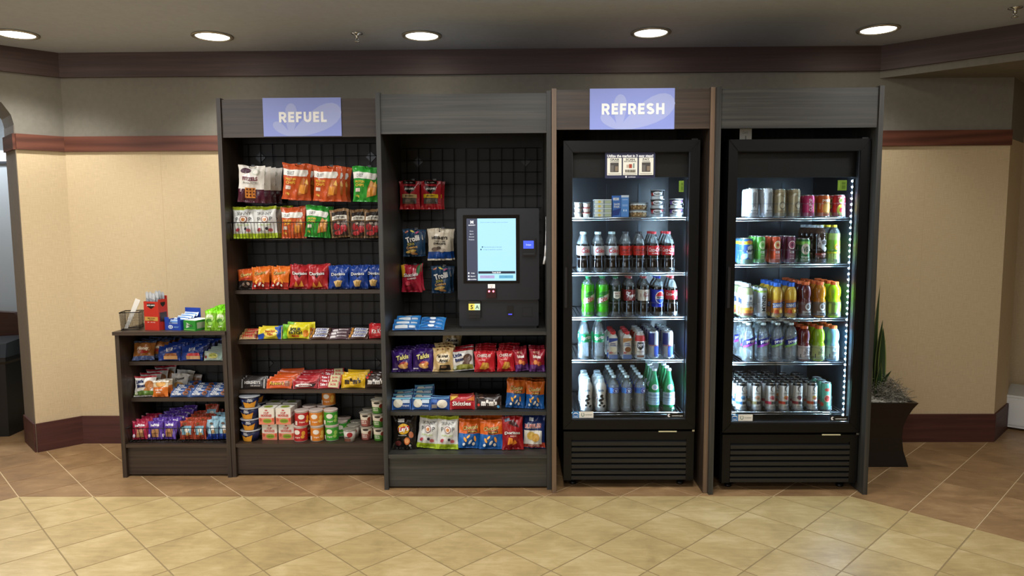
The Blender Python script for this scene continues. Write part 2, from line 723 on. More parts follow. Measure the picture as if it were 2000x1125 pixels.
def proj(p):
    q = Vector(p) - CAM
    dd = q.dot(FW)
    if dd < 0.2:
        return None
    return 1000 + F_PX * q.dot(RT) / dd, 562.5 - F_PX * q.dot(UP) / dd


def uv(u, v):
    return ((u + v) / R2, (u - v) / R2)


g = 0.003
full_pale, full_brown = {}, {}
rest = MB()


def tile_mesh(pts, mt):
    mb = MB()
    cx, cy = pts[0]
    mb.slab([(x - cx, y - cy) for x, y in pts], -0.003, 0.0, mt)
    return mb


shared = {}
ntile = 0
for i in range(-26, 40):
    for j in range(-14, 42):
        u0, v1 = U0 + i * TS, V0 - j * TS
        u1, v0 = u0 + TS, v1 - TS
        c = uv((u0 + u1) / 2, (v0 + v1) / 2)
        if abs(c[0]) > 6.2 or c[1] < -3.4 or c[1] > 6.2:
            continue
        if c[1] > 4.92 and CL - 0.3 < c[0] < CR + 0.3:
            continue
        a, b, cc, dd = uv(u0 + g, v1 - g), uv(u1 - g, v1 - g), uv(u1 - g, v0 + g), uv(u0 + g, v0 + g)  # near, right, far, left
        pieces = []
        if i < 10 and j < 12 and i + j + 1 == 11:
            pieces = [([a, (b[0] - g, b[1] - g), (dd[0] + g, dd[1] - g)], PALE, 'tri_p'), ([(b[0] - g, b[1] + g), cc, (dd[0] + g, dd[1] + g)], BROWN, 'tri_b')]
        elif i < 10 and j < 12 and i + j + 2 <= 11:
            pieces = [([a, b, cc, dd], PALE, 'sq_p')]
        else:
            pieces = [([a, b, cc, dd], BROWN, 'sq_b')]
        pr = proj((c[0], c[1], 0))
        near = pr and -90 < pr[0] < 2090 and 0 < pr[1] < 1215 and c[1] < 5.6
        hidden = c[1] > WY + 0.2 and CL < c[0] < CR
        for pts, mt, key in pieces:
            if near and not hidden:
                if key not in shared:
                    shared[key] = tile_mesh(pts, mt).mesh('tile')
                o = D.objects.new('tile', shared[key])
                COL.objects.link(o)
                o.parent = floor
                o.location = (pts[0][0], pts[0][1], 0)
                ntile += 1
            else:
                rest.slab(pts, -0.003, 0.0, mt)
rest.build('tile_field', floor, kind='stuff')
print('TILES', ntile)

# recessed ceiling lights
RING = plain('B9B4A6', 0.3, 0.6)
GLOW = plain('FFF6E4', 0.5, 0, 9.0)


def downlight_kind():
    ring = MB()
    prof = [(0.092, 0.0), (0.117, -0.002), (0.117, -0.007), (0.100, -0.010), (0.093, -0.004), (0.092, 0.0)]
    ring.lathe([(r, z) for r, z in prof], RING, n=32, cap0=False, cap1=False)
    dif = MB()
    dif.lathe([(0.001, -0.0035), (0.05, -0.0035), (0.0935, -0.0045)], GLOW, n=32, cap0=False, cap1=False)
    return Kind('recessed_downlight', 'ceiling light', ring.mesh('trim_ring'), [('diffuser', dif.mesh('diffuser'))])


DL = downlight_kind()
POS = [(-2.912, 4.20), (-1.809, 4.286), (-0.58, 4.318), (0.764, 4.295), (2.073, 4.27)]
NM = ['recessed ceiling light at the far left edge of the picture', 'recessed ceiling light above the left edge of the REFUEL unit',
      'recessed ceiling light above the payment kiosk unit', 'recessed ceiling light above the left drink cooler',
      'recessed ceiling light above the right end of the coolers']
for (x, y), lb, pw_ in zip(POS, NM, (1.3, 1.2, 1.0, 0.9, 0.6)):
    place(DL, (x, y, CEIL), lb, 'recessed lights in a row along the wall')
    lamp('downlight_lamp', 'SPOT', (x, y, CEIL - 0.02), SPOT_W * pw_, WARM, spot_size=math.radians(118), spot_blend=0.7, shadow_soft_size=0.07)

sp = MB()
sp.lathe([(0.034, 0.0), (0.034, -0.004), (0.012, -0.010), (0.009, -0.022), (0.009, -0.030), (0.004, -0.032)], CHROME, n=16)
de = MB()
de.tube((-0.010, 0, -0.020), (-0.006, 0, -0.045), 0.0022, CHROME)
de.tube((0.010, 0, -0.020), (0.006, 0, -0.045), 0.0022, CHROME)
de.lathe([(0.016, -0.045), (0.016, -0.048), (0.004, -0.052)], CHROME, n=12)
SPK = Kind('fire_sprinkler', 'sprinkler', sp.mesh('escutcheon'), [('deflector', de.mesh('deflector'))])
place(SPK, (-0.951, 4.258, CEIL), 'small chrome fire sprinkler between two ceiling lights, left of centre', 'ceiling sprinklers')
place(SPK, (2.584, 3.869, CEIL), 'small chrome fire sprinkler in the top right corner of the ceiling', 'ceiling sprinklers')

# ------------------------------------------------------------------ left hall
bin_ = empty('trash_bin', (-3.80, 4.97, 0), math.radians(3), label='black plastic trash bin with sloped lid behind the left wall corner', category='trash bin')
b1 = MB()
b1.slab([(0, 0)] * 0 or [(-0.2, -0.15), (0.2, -0.15), (0.2, 0.15), (-0.2, 0.15)], 0, 0.01, plain('141516', 0.4))
vs = []
for z, sx, sy in ((0.0, 0.185, 0.14), (0.52, 0.215, 0.17), (0.54, 0.225, 0.18), (0.57, 0.225, 0.18)):
    vs += [(-sx, -sy, z), (sx, -sy, z), (sx, sy, z), (-sx, sy, z)]
fs = [(3, 2, 1, 0)]
for k in range(3):
    fs += [(k * 4 + q, k * 4 + (q + 1) % 4, k * 4 + 4 + (q + 1) % 4, k * 4 + 4 + q) for q in range(4)]
b1 = MB().add(vs, fs, plain('141516', 0.4))
b1.build('body', bin_)
b2 = MB().add([(-0.23, -0.185, 0.57), (0.23, -0.185, 0.57), (0.23, 0.185, 0.57), (-0.23, 0.185, 0.57), (-0.2, -0.12, 0.64), (0.2, -0.12, 0.66), (0.2, 0.15, 0.68), (-0.2, 0.15, 0.66)],
              [(3, 2, 1, 0), (4, 5, 6, 7), (0, 1, 5, 4), (1, 2, 6, 5), (2, 3, 7, 6), (3, 0, 4, 7)], plain('2A2D30', 0.3))
b2.build('lid', bin_)
ch = empty('wooden_armchair', (-4.14, 5.24, 0), 0, label='dark stained wooden chair back behind the trash bin', category='chair')
hbk = MB()
hbk.prism([(-0.42, 0.35), (0.42, 0.35), (0.42, 0.78), (0.36, 0.83), (0.0, 0.85), (-0.36, 0.83), (-0.42, 0.78)], -0.03, 0.03, grain('dark_chair_wood', '24100C', '32170F', '402016'))
hbk.build('backrest', ch)
for sx in (-0.38, 0.38):
    for sy in (0.0, 0.45):
        MB().box(sx - 0.025, sx + 0.025, sy - 0.025, sy + 0.025, 0, 0.4, OAK).build('leg', ch)
MB().box(-0.42, 0.42, 0.031, 0.48, 0.38, 0.45, plain('3A2A24', 0.7)).build('seat', ch)
cb = empty('grey_cabinet', (-4.6, 5.76, 0), 0, label='tall pale grey cabinet standing in the hall past the left corner', category='cabinet')
MB().box(-0.5, 0.62, 0, 0.4, 0.02, 1.97, plain('9EA3A6', 0.45)).build('body', cb)
MB().box(-0.5, 0.62, -0.012, -0.0005, 0.06, 1.94, plain('A6ABAE', 0.4)).build('door', cb)
MB().box(-0.52, 0.64, -0.02, 0.42, 1.9705, 1.99, plain('3A3C40', 0.4)).build('top', cb)
tw = MB()
random.seed(3)
nx, ny = 14, 8
vs, fs = [], []
for j in range(ny + 1):
    for i in range(nx + 1):
        e = min(i, nx - i, j, ny - j)
        vs.append((-0.28 + 0.56 * i / nx, 0.02 + 0.3 * j / ny, 0.0 if e == 0 else 0.07 + random.uniform(-0.03, 0.04)))
for j in range(ny):
    for i in range(nx):
        a = j * (nx + 1) + i
        fs.append((a, a + 1, a + nx + 2, a + nx + 1))
tw.add(vs, fs, plain('E8ECEE', 0.8))
tw.build('crumpled_paper', loc=(-4.3, 5.76, 1.991), label='crumpled white paper lying on top of the grey hall cabinet', category='paper')

# ------------------------------------------------------------------ right end: white cabinet
p = atz(1962, 838, 0)
wc = empty('white_low_cabinet', (p.x, p.y, 0), math.radians(-38), label='low glossy white cabinet cut off by the right picture edge', category='cabinet')
gw = plain('D8D8D4', 0.25)
MB().box(0, 0.75, 0, 0.42, 0.02, 0.235, gw).build('body', wc)
MB().box(-0.004, 0.76, -0.006, 0.425, 0.2355, 0.25, gw).build('top', wc)
MB().box(0.02, 0.30, -0.008, -0.0005, 0.04, 0.225, gw).build('door', wc)
h_ = MB().box(0.25, 0.27, -0.02, -0.0085, 0.14, 0.20, CHROME)
h_.build('handle', wc)

# ------------------------------------------------------------------ planter
p0 = atz(1774, 912, 0)
pw = 0.20
pl = empty('potted_snake_plant', (p0.x - pw, p0.y + pw, 0), 0, label='snake plant with moss in a flared black square planter', category='potted plant')
pb = MB()
vs, fs = [], []
prof = [(0.0, 0.200), (0.03, 0.193), (0.09, 0.178), (0.17, 0.170), (0.24, 0.173), (0.30, 0.186), (0.36, 0.208), (0.40, 0.228)]
prof = [(z * 1.0, r) for z, r in prof]
for z, r in prof:
    vs += [(-r, -r, z), (r, -r, z), (r, r, z), (-r, r, z)]
for k in range(len(prof) - 1):
    fs += [(k * 4 + q, k * 4 + (q + 1) % 4, k * 4 + 4 + (q + 1) % 4, k * 4 + 4 + q) for q in range(4)]
fs.append((3, 2, 1, 0))
t = (len(prof) - 1) * 4
vs += [(-0.208, -0.208, 0.40), (0.208, -0.208, 0.40), (0.208, 0.208, 0.40), (-0.208, 0.208, 0.40)]
vs += [(-0.200, -0.200, 0.37), (0.200, -0.200, 0.37), (0.200, 0.200, 0.37), (-0.200, 0.200, 0.37)]
fs += [(t + q, t + (q + 1) % 4, t + 4 + (q + 1) % 4, t + 4 + q) for q in range(4)]
fs += [(t + 4 + q, t + 4 + (q + 1) % 4, t + 8 + (q + 1) % 4, t + 8 + q) for q in range(4)]
fs.append((t + 8, t + 9, t + 10, t + 11))
pb.add(vs, fs, plain('17120F', 0.35))
pb.build('planter', pl)
random.seed(11)
st = MB()
for k in range(420):
    x, y = random.uniform(-0.195, 0.195), random.uniform(-0.195, 0.195)
    r = random.uniform(0.006, 0.011)
    z = 0.392
    st.add([(x - r, y, z), (x, y - r, z), (x + r, y, z), (x, y + r, z), (x, y, z + r * 0.8), (x, y, z - r)],
           [(0, 1, 4), (1, 2, 4), (2, 3, 4), (3, 0, 4), (1, 0, 5), (2, 1, 5), (3, 2, 5), (0, 3, 5)], plain('B9B4A8', 0.8))
st.box(-0.199, 0.199, -0.199, 0.199, 0.372, 0.389, plain('8F897C', 0.9))
st.build('pebbles', pl, kind='stuff')
ms = MB()
mosses = [plain('8F8A7C', 0.9), plain('6E6858', 0.9), plain('A8A294', 0.9)]
for k in range(520):
    a = random.uniform(0, 6.28)
    rr = random.random() ** 0.6
    cx, cy = 0.125 + 0.085 * rr * math.cos(a), -0.06 + 0.12 * rr * math.sin(a)
    cz = 0.40 + 0.13 * (1 - rr) * random.random() + 0.01
    q = Vector((cx, cy, cz))
    d = Vector((random.uniform(-1, 1), random.uniform(-1, 1), random.uniform(-0.5, 0.7))).normalized()
    for s in range(4):
        d = (d + Vector((random.uniform(-1, 1), random.uniform(-1, 1), random.uniform(-0.9, 0.7))) * 0.6).normalized()
        e = q + d * 0.018
        if e.z < 0.40:
            e.z = 0.40
        ms.tube(q, e, 0.0013, mosses[k % 3], 3)
        q = e
ms.build('moss', pl, kind='stuff')
LEAFM, LEAFE = plain('243E22', 0.4), plain('7C8C4A', 0.4)


def leaf(base, tip, wd, bend, yaw):
    mb = MB()
    b, t_ = Vector(base), Vector(tip)
    N = 14
    side = Vector((math.cos(yaw), math.sin(yaw), 0))
    nrm = Vector((-math.sin(yaw), math.cos(yaw), 0))
    vs, cols = [], (-1.0, -0.78, 0.0, 0.78, 1.0)
    for i in range(N + 1):
        s = i / N
        c = b.lerp(t_, s) + side * bend * math.sin(math.pi * s)
        wv = 1.35 * wd * (0.55 + 0.75 * s) * (1 - s ** 3) + 0.0008
        tw_ = side * math.cos(0.6 * s) + nrm * math.sin(0.6 * s)
        for k in cols:
            vs.append(c + tw_ * wv * k + nrm * (0.012 * (1 - abs(k)) * (1 - s)))
    for i in range(N):
        for k in range(4):
            a = i * 5 + k
            mb.add([vs[a], vs[a + 1], vs[a + 6], vs[a + 5]], [(0, 1, 2, 3)], LEAFE if k in (0, 3) else LEAFM, True)
    mb.build('leaf', pl)


def tipat(px, py, Y):
    p_ = at(px, py, Y)
    return (p_.x - pl.location.x, p_.y - pl.location.y, p_.z)


for args in (((0.075, 0.0, 0.38), tipat(1719, 556, 4.40), 0.021, -0.012, 0.2), ((0.10, -0.04, 0.38), tipat(1725, 640, 4.36), 0.022, 0.0, -0.3),
             ((0.095, 0.03, 0.38), tipat(1734, 652, 4.44), 0.015, -0.018, 0.5), ((0.07, -0.05, 0.38), tipat(1721, 708, 4.33), 0.020, 0.0, 0.0),
             ((0.03, 0.03, 0.38), tipat(1712, 600, 4.44), 0.024, -0.02, 0.4), ((0.11, -0.06, 0.38), tipat(1741, 724, 4.32), 0.014, -0.03, -0.5),
             ((0.0, -0.08, 0.38), tipat(1704, 690, 4.30), 0.024, 0.0, 0.3), ((-0.05, -0.02, 0.38), tipat(1690, 620, 4.38), 0.028, 0.0, -0.2), ((0.085, -0.02, 0.38), tipat(1724, 625, 4.38), 0.018, -0.01, -0.1)):
    leaf(*args)

# ------------------------------------------------------------------ display units
TH = 0.024


def wire_grid(mb, x0, x1, z0, z1, y, s=0.0735, r=0.0022):
    n = int((x1 - x0) / s)
    ox = (x1 - x0 - n * s) / 2
    for k in range(n + 1):
        mb.tube((x0 + ox + k * s, y, z0), (x0 + ox + k * s, y, z1), r, BLACK, 4)
    n = int((z1 - z0) / s)
    for k in range(n + 1):
        z = z1 - k * s
        mb.tube((x0, y - 0.004, z), (x1, y - 0.004, z), r, BLACK, 4)


def unit(name, label, x0, x1, y0, y1, h, wd, wz, shelves, deck=None, head=None, grid=None, top=None, cat='display shelf', rec=0.09, edge=None, edgeL=None):
    """y0 front, y1 back; shelves: upper-surface heights"""
    e = empty(name, (0, 0, 0), label=label, category=cat)
    for k, xx in ((0, x0), (1, x1 - TH)):
        mb = MB()
        ed = (edgeL if k == 0 else edge)
        mb.box(xx, xx + TH, y0, y1, 0, h if not top else h - 0.02, wz, front=ed or wz)
        mb.build('side_panel', e)
    MB().box(x0 + TH, x1 - TH, y1 - 0.016, y1, 0.01, h - 0.021, plain('1B1815', 0.6) if grid else wz).build('back_panel', e)
    if top:
        MB().box(x0 - 0.008, x1 + 0.001, y0 - 0.012, y1, h - 0.0199, h, wd).build('top_board', e)
    for z in shelves:
        MB().box(x0 + TH + 0.0005, x1 - TH - 0.0005, y0 + rec, y1 - 0.0165, z - 0.021, z, wd).build('shelf', e)
    if deck is not None:
        MB().box(x0 + TH + 0.0005, x1 - TH - 0.0005, y0 + 0.004, y1 - 0.0165, deck - 0.021, deck, wd).build('deck', e)
        MB().box(x0 + TH + 0.0005, x1 - TH - 0.0005, y0 + 0.022, y0 + 0.04, 0.012, deck - 0.0215, wd).build('kick_panel', e)
    if head:
        MB().box(x0 + TH + 0.0005, x1 - TH - 0.0005, y0 + 0.012, y0 + 0.032, head[0], head[1], wd).build('header', e)
        MB().box(x0 + TH + 0.0005, x1 - TH - 0.0005, y0 + 0.0325, y1 - 0.0165, h - 0.03, h - 0.01, wd).build('roof_board', e)
    if grid:
        mb = MB()
        wire_grid(mb, x0 + TH + 0.01, x1 - TH - 0.01, grid[0], grid[1], y1 - 0.030)
        mb.build('wire_grid', e, kind='stuff')
        br = [(x0 + 0.13, grid[1] - 0.08), (x1 - 0.13, grid[1] - 0.08), (x0 + 0.13, 0.62), (x1 - 0.13, 0.62)]
        for bx_, bz in br:
            if bz < h:
                b = MB()
                b.prism([(bx_, bz - 0.032), (bx_ + 0.032, bz), (bx_, bz + 0.032), (bx_ - 0.032, bz)], y1 - 0.026, y1 - 0.0165, BLACK)
                b.build('grid_bracket', e)
    return e


U1Y, U2Y, U3Y, U4Y, U5Y = 4.035, 4.04, 3.84, 3.79, 3.765
U1B, U2B, U3B = 4.42, 4.36, 4.50
S1 = (0.674, 0.454)
S2 = (1.095, 0.798, 0.501)
S3 = (0.878, 0.639, 0.421)
DK = 0.2
unit('display_shelf', 'low dark brown display shelf with snack tiers, left of the REFUEL unit', -2.349, -1.7045, U1Y, U1B, 0.868, WOOD_B, WOOD_BZ, S1, DK, top=True, grid=(0.25, 0.845))
unit('display_shelf', 'tall dark brown snack shelf under the REFUEL sign', -1.703, -0.772, U2Y, U2B, 2.185, WOOD_B, WOOD_BZ, S2, DK, head=(1.968, 2.178), grid=(0.25, 1.96))
unit('display_shelf', 'tall dark grey snack shelf that holds the payment kiosk', -0.769, 0.162, U3Y, U3B, 2.175, WOOD_G, WOOD_GZ, S3, DK, head=(1.958, 2.165), grid=(0.25, 1.94))
unit('cooler_surround', 'brown wooden surround framing the left drink cooler under REFRESH sign', 0.1635, 1.0135, U4Y, 4.62, 2.178, WOOD_B, WOOD_BZ, (), None, head=(1.968, 2.172), cat='cabinet surround', edge=WOOD_BE, edgeL=WOOD_BE)
unit('cooler_surround', 'grey wooden surround framing the right drink cooler next to the plant', 1.015, 1.874, U5Y, 4.60, 2.175, WOOD_G, WOOD_GZ, (), None, head=(1.965, 2.168), cat='cabinet surround')

# signs on the headers
PERI = plain('93A1EA', 0.45)
PERI2 = plain('ACB7EC', 0.45)


def petal(cx, cz, a0, ln, wd, n=22):
    """drop shape growing from (cx,cz) at angle a0"""
    pts = []
    a = math.radians(a0)
    for k in range(n):
        t = 2 * math.pi * k / n
        s = 0.5 - 0.5 * math.cos(t)
        half = wd * math.sin(t) * (0.35 + 0.65 * s) * (1 if True else 0)
        x, y = ln * s, half
        pts.append((cx + x * math.cos(a) - y * math.sin(a), cz + x * math.sin(a) + y * math.cos(a)))
    return pts


def arc_(cx, cz, rx, rz, a0, a1, n=10):
    return [(cx + rx * math.cos(math.radians(a0 + (a1 - a0) * k / n)), cz + rz * math.sin(math.radians(a0 + (a1 - a0) * k / n))) for k in range(n + 1)]


q_ = 0.1175
LW = {'R': 0.74, 'E': 0.60, 'F': 0.58, 'U': 0.76, 'L': 0.56, 'S': 0.72, 'H': 0.76}
LETTERS = {
    'E': [[(q_, 0), (q_, 1)], [(q_, 1 - q_), (.60, 1 - q_)], [(q_, .5), (.56, .5)], [(q_, q_), (.60, q_)]],
    'F': [[(q_, 0), (q_, 1)], [(q_, 1 - q_), (.58, 1 - q_)], [(q_, .47), (.54, .47)]],
    'L': [[(q_, 0), (q_, 1)], [(q_, q_), (.56, q_)]],
    'H': [[(q_, 0), (q_, 1)], [(.76 - q_, 0), (.76 - q_, 1)], [(q_, .5), (.76 - q_, .5)]],
    'U': [[(q_, 1), (q_, .38)] + arc_(.38, .38, .38 - q_, .38 - q_, 180, 360) + [(.76 - q_, 1)]],
    'R': [[(q_, 0), (q_, 1)], [(q_, 1 - q_), (.40, 1 - q_)] + arc_(.40, .665, .21, 1 - q_ - .665, 90, -90) + [(q_, .447)], [(.36, .45), (.66, 0)]],
    'S': [arc_(.36, .715, .245, .17, 25, 90, 5) + arc_(.36, .715, .235, .17, 100, 270, 9)[0:] + arc_(.36, .29, .245, .255 - .08, 90, -90, 9)[0:] + arc_(.36, .29, .245, .175, -100, -158, 5)],
}


def stroke(mb, pts, wd, S, off, mt):
    pts = [p_ for i_, p_ in enumerate(pts) if i_ == 0 or (Vector(p_) - Vector(pts[i_ - 1])).length > wd * 0.05]
    n = len(pts)
    L_, R_s = [], []
    for i in range(n):
        a = Vector(pts[max(i - 1, 0)])
        b = Vector(pts[min(i + 1, n - 1)])
        c = Vector(pts[i])
        d1 = (c - a).normalized() if i else (b - c).normalized()
        d2 = (b - c).normalized() if i < n - 1 else d1
        nn = Vector((-(d1 + d2).y, (d1 + d2).x)).normalized()
        k = wd / 2 / max(0.5, nn.dot(Vector((-d2.y, d2.x))))
        L_.append(c + nn * k)
        R_s.append(c - nn * k)
    mb.add([S(p_.x, p_.y, off) for p_ in L_ + R_s], [(i, i + 1, n + i + 1, n + i) for i in range(n - 1)], mt)


def sign(txt, label, x0, x1, z0, z1, y, tilt=0.0):
    W_, H_ = (x1 - x0) / 2, (z1 - z0)
    e = empty('header_sign', ((x0 + x1) / 2, y, z0), label=label, category='sign')
    MB().box(-W_, W_, -0.006, 0, 0, H_, PERI).build('board', e)
    S = lambda x, z, o: (x, -0.006 - o, z)
    pr = MB()
    for pi_, (a0, ln, wd) in enumerate(((29, 1.98 * W_ * 0.74, 0.088), (88, 0.86 * H_, 0.046), (142, 0.46 * H_ * 1.25, 0.034))):
        pts = [(x, min(max(z, 0.001), H_)) for x, z in petal(-0.30 * W_, 0.0, a0, ln, wd)]
        vs, fs = star(pts, 1)
        pr.add([S(x, z, 0.0004 + 0.0003 * pi_) for x, z in vs], fs, PERI2)
    pr.build('flower_print', e)
    lt = MB()
    ch_, sw = 0.27 * H_, 0.27 * H_ * 0.235
    adv = [ch_ * LW[c] + ch_ * 0.17 for c in txt]
    x = -sum(adv) / 2 + ch_ * 0.085 + 0.02 * W_
    for c, ad_ in zip(txt, adv):
        for si_, line in enumerate(LETTERS[c]):
            stroke(lt, [(x + p_[0] * ch_, 0.5 * H_ - ch_ / 2 + p_[1] * ch_) for p_ in line], sw, S, 0.0016 + 0.0003 * si_, plain('FFFFFF', 0.5))
        x += ad_
    lt.build('lettering', e)


sign('REFUEL', 'periwinkle sign reading REFUEL on the brown header', -1.443, -1.004, 1.972, 2.184, U2Y + 0.0115)
sign('REFRESH', 'periwinkle sign reading REFRESH on the header above left cooler', 0.362, 0.804, 1.966, 2.176, U4Y + 0.0115)
# ------------------------------------------------------------------ drink coolers
def glass_mat():
    mt = D.materials.new('door_glass')
    mt.use_nodes = True
    n, l = mt.node_tree.nodes, mt.node_tree.links
    n.remove(n['Principled BSDF'])
    tr = n.new('ShaderNodeBsdfTransparent')
    tr.inputs[0].default_value = (0.93, 0.95, 0.95, 1)
    gl = n.new('ShaderNodeBsdfGlossy')
    gl.inputs['Roughness'].default_value = 0.02
    fr = n.new('ShaderNodeFresnel')
    fr.inputs['IOR'].default_value = 1.35
    mx = n.new('ShaderNodeMixShader')
    l.new(fr.outputs[0], mx.inputs[0])
    l.new(tr.outputs[0], mx.inputs[1])
    l.new(gl.outputs[0], mx.inputs[2])
    l.new(mx.outputs[0], n['Material Output'].inputs['Surface'])
    return mt


GLASS = glass_mat()
LINER = plain('20242B', 0.32)
SHELL = plain('060607', 0.45, 0, 0, 0.3)
FRAME = plain('060607', 0.38, 0, 0, 0.3)
LED = plain('C4E6FF', 0.5, 0, LED_E)
LED2 = plain('C4E6FF', 0.5, 0, LED_E * 2.6)
LIP = clear('EAF4FF', 0.10, 0.05, 'clear_lip')
SLOT = plain('030304', 0.6)


def rect_print(mb, specs, x0, x1, z0, z1, y):
    cx = (x0 + x1) / 2
    return ink(mb, specs, lambda x, z, o: (cx + x, y - o, z0 + z), (x1 - x0) / 2, z1 - z0, off0=0.0003, doff=0.0003)


def crescent(cx, cz, r, asp):
    pts = []
    for k in range(11):
        a = math.radians(60 + 240 * k / 10)
        pts.append((cx + r * math.cos(a), cz + r * asp * math.sin(a)))
    for k in range(11):
        a = math.radians(300 - 240 * k / 10)
        pts.append((cx + r * 0.25 + r * 0.62 * math.cos(a), cz + r * asp * 0.62 * math.sin(a)))
    return pts


def cooler(label, x0, x1, yf, yb, zt, zd, shelf_px, lanes, show=False):
    e = empty('drink_cooler', (0, 0, 0), label=label, category='refrigerator')
    sl, sr, rt, rb = 0.048, 0.052, 0.060, 0.052
    yd = yf + 0.045
    # shell
    b = MB()
    b.box(x0 + 0.004, x0 + 0.036, yd + 0.004, yb, 0.05, zt - 0.004, SHELL)
    b.box(x1 - 0.036, x1 - 0.004, yd + 0.004, yb, 0.05, zt - 0.004, SHELL)
    b.box(x0 + 0.036, x1 - 0.036, yb - 0.04, yb, 0.05, zt - 0.004, SHELL)
    b.box(x0 + 0.036, x1 - 0.036, yd + 0.004, yb - 0.04, zt - 0.05, zt - 0.004, SHELL)
    b.box(x0 + 0.036, x1 - 0.036, yd + 0.004, yb - 0.04, 0.05, zd + 0.035, SHELL)
    b.build('cabinet', e)
    ln = MB()
    ix0, ix1, iz0, iz1 = x0 + 0.0365, x1 - 0.0365, zd + 0.0355, zt - 0.0505
    ln.box(ix0, ix0 + 0.003, yd + 0.02, yb - 0.0405, iz0, iz1, LINER)
    ln.box(ix1 - 0.003, ix1, yd + 0.02, yb - 0.0405, iz0, iz1, LINER)
    ln.box(ix0 + 0.003, ix1 - 0.003, yb - 0.0435, yb - 0.0405, iz0, iz1, LINER)
    ln.box(ix0 + 0.003, ix1 - 0.003, yd + 0.02, yb - 0.0435, iz0, iz0 + 0.003, LINER)
    for xx in (ix0 + 0.42 * (ix1 - ix0), ix0 + 0.72 * (ix1 - ix0)):   # shelf standards on the rear wall
        ln.box(xx - 0.008, xx + 0.008, yb - 0.052, yb - 0.0437, iz0 + 0.05, iz1 - 0.15, plain('3A4048', 0.3, 0.6))
    ln.build('liner', e)
    # black header behind the top of the glass
    zh = at((x0 + x1) / 2 / yf * F_PX + 1000, 347, yd + 0.03).z
    MB().box(ix0 + 0.0035, ix1 - 0.0035, yd + 0.022, yd + 0.034, zh, iz1 - 0.002, plain('08090B', 0.4)).build('header_panel', e)
    # door
    def mitre(nm, pts):
        mb = MB().prism(pts, yf + 0.004, yd, FRAME)
        c = (sum(p_[0] for p_ in pts) / 4, sum(p_[1] for p_ in pts) / 4)
        inner = [(c[0] + (p_[0] - c[0]) * 0.992, c[1] + (p_[1] - c[1]) * 0.992) for p_ in pts]
        mb.prism(inner, yf, yf + 0.0041, FRAME)
        return mb.build(nm, e)
    mitre('door_stile', [(x0, zd), (x0 + sl, zd + rb), (x0 + sl, zt - rt), (x0, zt)])
    mitre('door_stile', [(x1, zt), (x1 - sr, zt - rt), (x1 - sr, zd + rb), (x1, zd)])
    mitre('door_rail', [(x0, zt), (x0 + sl, zt - rt), (x1 - sr, zt - rt), (x1, zt)])
    mitre('door_rail', [(x0, zd), (x1, zd), (x1 - sr, zd + rb), (x0 + sl, zd + rb)])
    gx0, gx1, gz0, gz1 = x0 + sl - 0.004, x1 - sr + 0.004, zd + rb - 0.004, zt - rt + 0.004
    pane = MB()
    pane.add([(gx0, yf + 0.018, gz0), (gx1, yf + 0.018, gz0), (gx1, yf + 0.018, gz1), (gx0, yf + 0.018, gz1)], [(0, 1, 2, 3)], GLASS)
    pane = pane.build('glass_pane', e)
    gk = plain('55575B', 0.35, 0.7)
    t_ = MB()
    for a, bb, c, d_ in ((gx0, gx0 + 0.006, gz0, gz1), (gx1 - 0.006, gx1, gz0, gz1), (gx0 + 0.006, gx1 - 0.006, gz1 - 0.006, gz1), (gx0 + 0.006, gx1 - 0.006, gz0, gz0 + 0.010)):
        t_.box(a, bb, yf + 0.012, yf + 0.0178, c, d_, gk)
    t_.build('glass_edging', e)
    MB().bev(x0 + 0.006, x0 + 0.020, yf - 0.016, yf - 0.0002, 1.02, 1.24, plain('1A1B1E', 0.35), 0.005).build('door_handle', e)
    MB().box(x1 - 0.045, x1 - 0.012, yf + 0.006, yd + 0.03, zt + 0.0005, zt + 0.007, plain('1A1B1E', 0.35)).build('hinge', e)
    MB().box(x1 - 0.016, x1 - 0.003, yf - 0.004, yf + 0.02, zd - 0.012, zd - 0.002, CHROME).build('hinge', e)
    # machine compartment with louvres
    MB().box(x0 + 0.003, x1 - 0.003, yf + 0.016, yd + 0.003, 0.045, zd - 0.013, SLOT).build('machine_cover', e)
    fm = MB()
    fm.box(x0 + 0.003, x0 + 0.046, yf + 0.004, yf + 0.0158, 0.045, zd - 0.013, FRAME)
    fm.box(x1 - 0.046, x1 - 0.003, yf + 0.004, yf + 0.0158, 0.045, zd - 0.013, FRAME)
    fm.box(x0 + 0.0462, x1 - 0.0462, yf + 0.004, yf + 0.0158, zd - 0.055, zd - 0.013, FRAME)
    fm.build('cover_frame', e)
    MB().box(x1 - 0.20, x1 - 0.10, yf + 0.001, yf + 0.0038, zd - 0.016, zd - 0.010, plain('D9D2A8', 0.5)).build('rating_tag', e)
    n = 7
    zs0, zs1 = 0.05, zd - 0.06
    st = (zs1 - zs0) / n
    for k in range(n):
        z = zs0 + k * st
        sm_ = MB()
        sm_.add([(x, y, zz) for x in (x0 + 0.047, x1 - 0.047) for y, zz in ((yf + 0.001, z), (yf + 0.001, z + st * 0.62), (yf + 0.015, z + st * 0.80), (yf + 0.015, z))],
                [(0, 1, 2, 3), (7, 6, 5, 4), (0, 4, 5, 1), (1, 5, 6, 2), (2, 6, 7, 3), (3, 7, 4, 0)], plain('1B1C1E', 0.3))
        sm_.build('slat', e)
    for fx in (x0 + 0.06, x1 - 0.06):
        MB().lathe([(0.02, 0.0), (0.02, 0.012), (0.012, 0.014), (0.012, 0.05)], BLACK, n=12, cx=fx, cy=yf + 0.08).build('foot', e)
        MB().lathe([(0.02, 0.0), (0.02, 0.012), (0.012, 0.014), (0.012, 0.05)], BLACK, n=12, cx=fx, cy=yb - 0.08).build('foot', e)
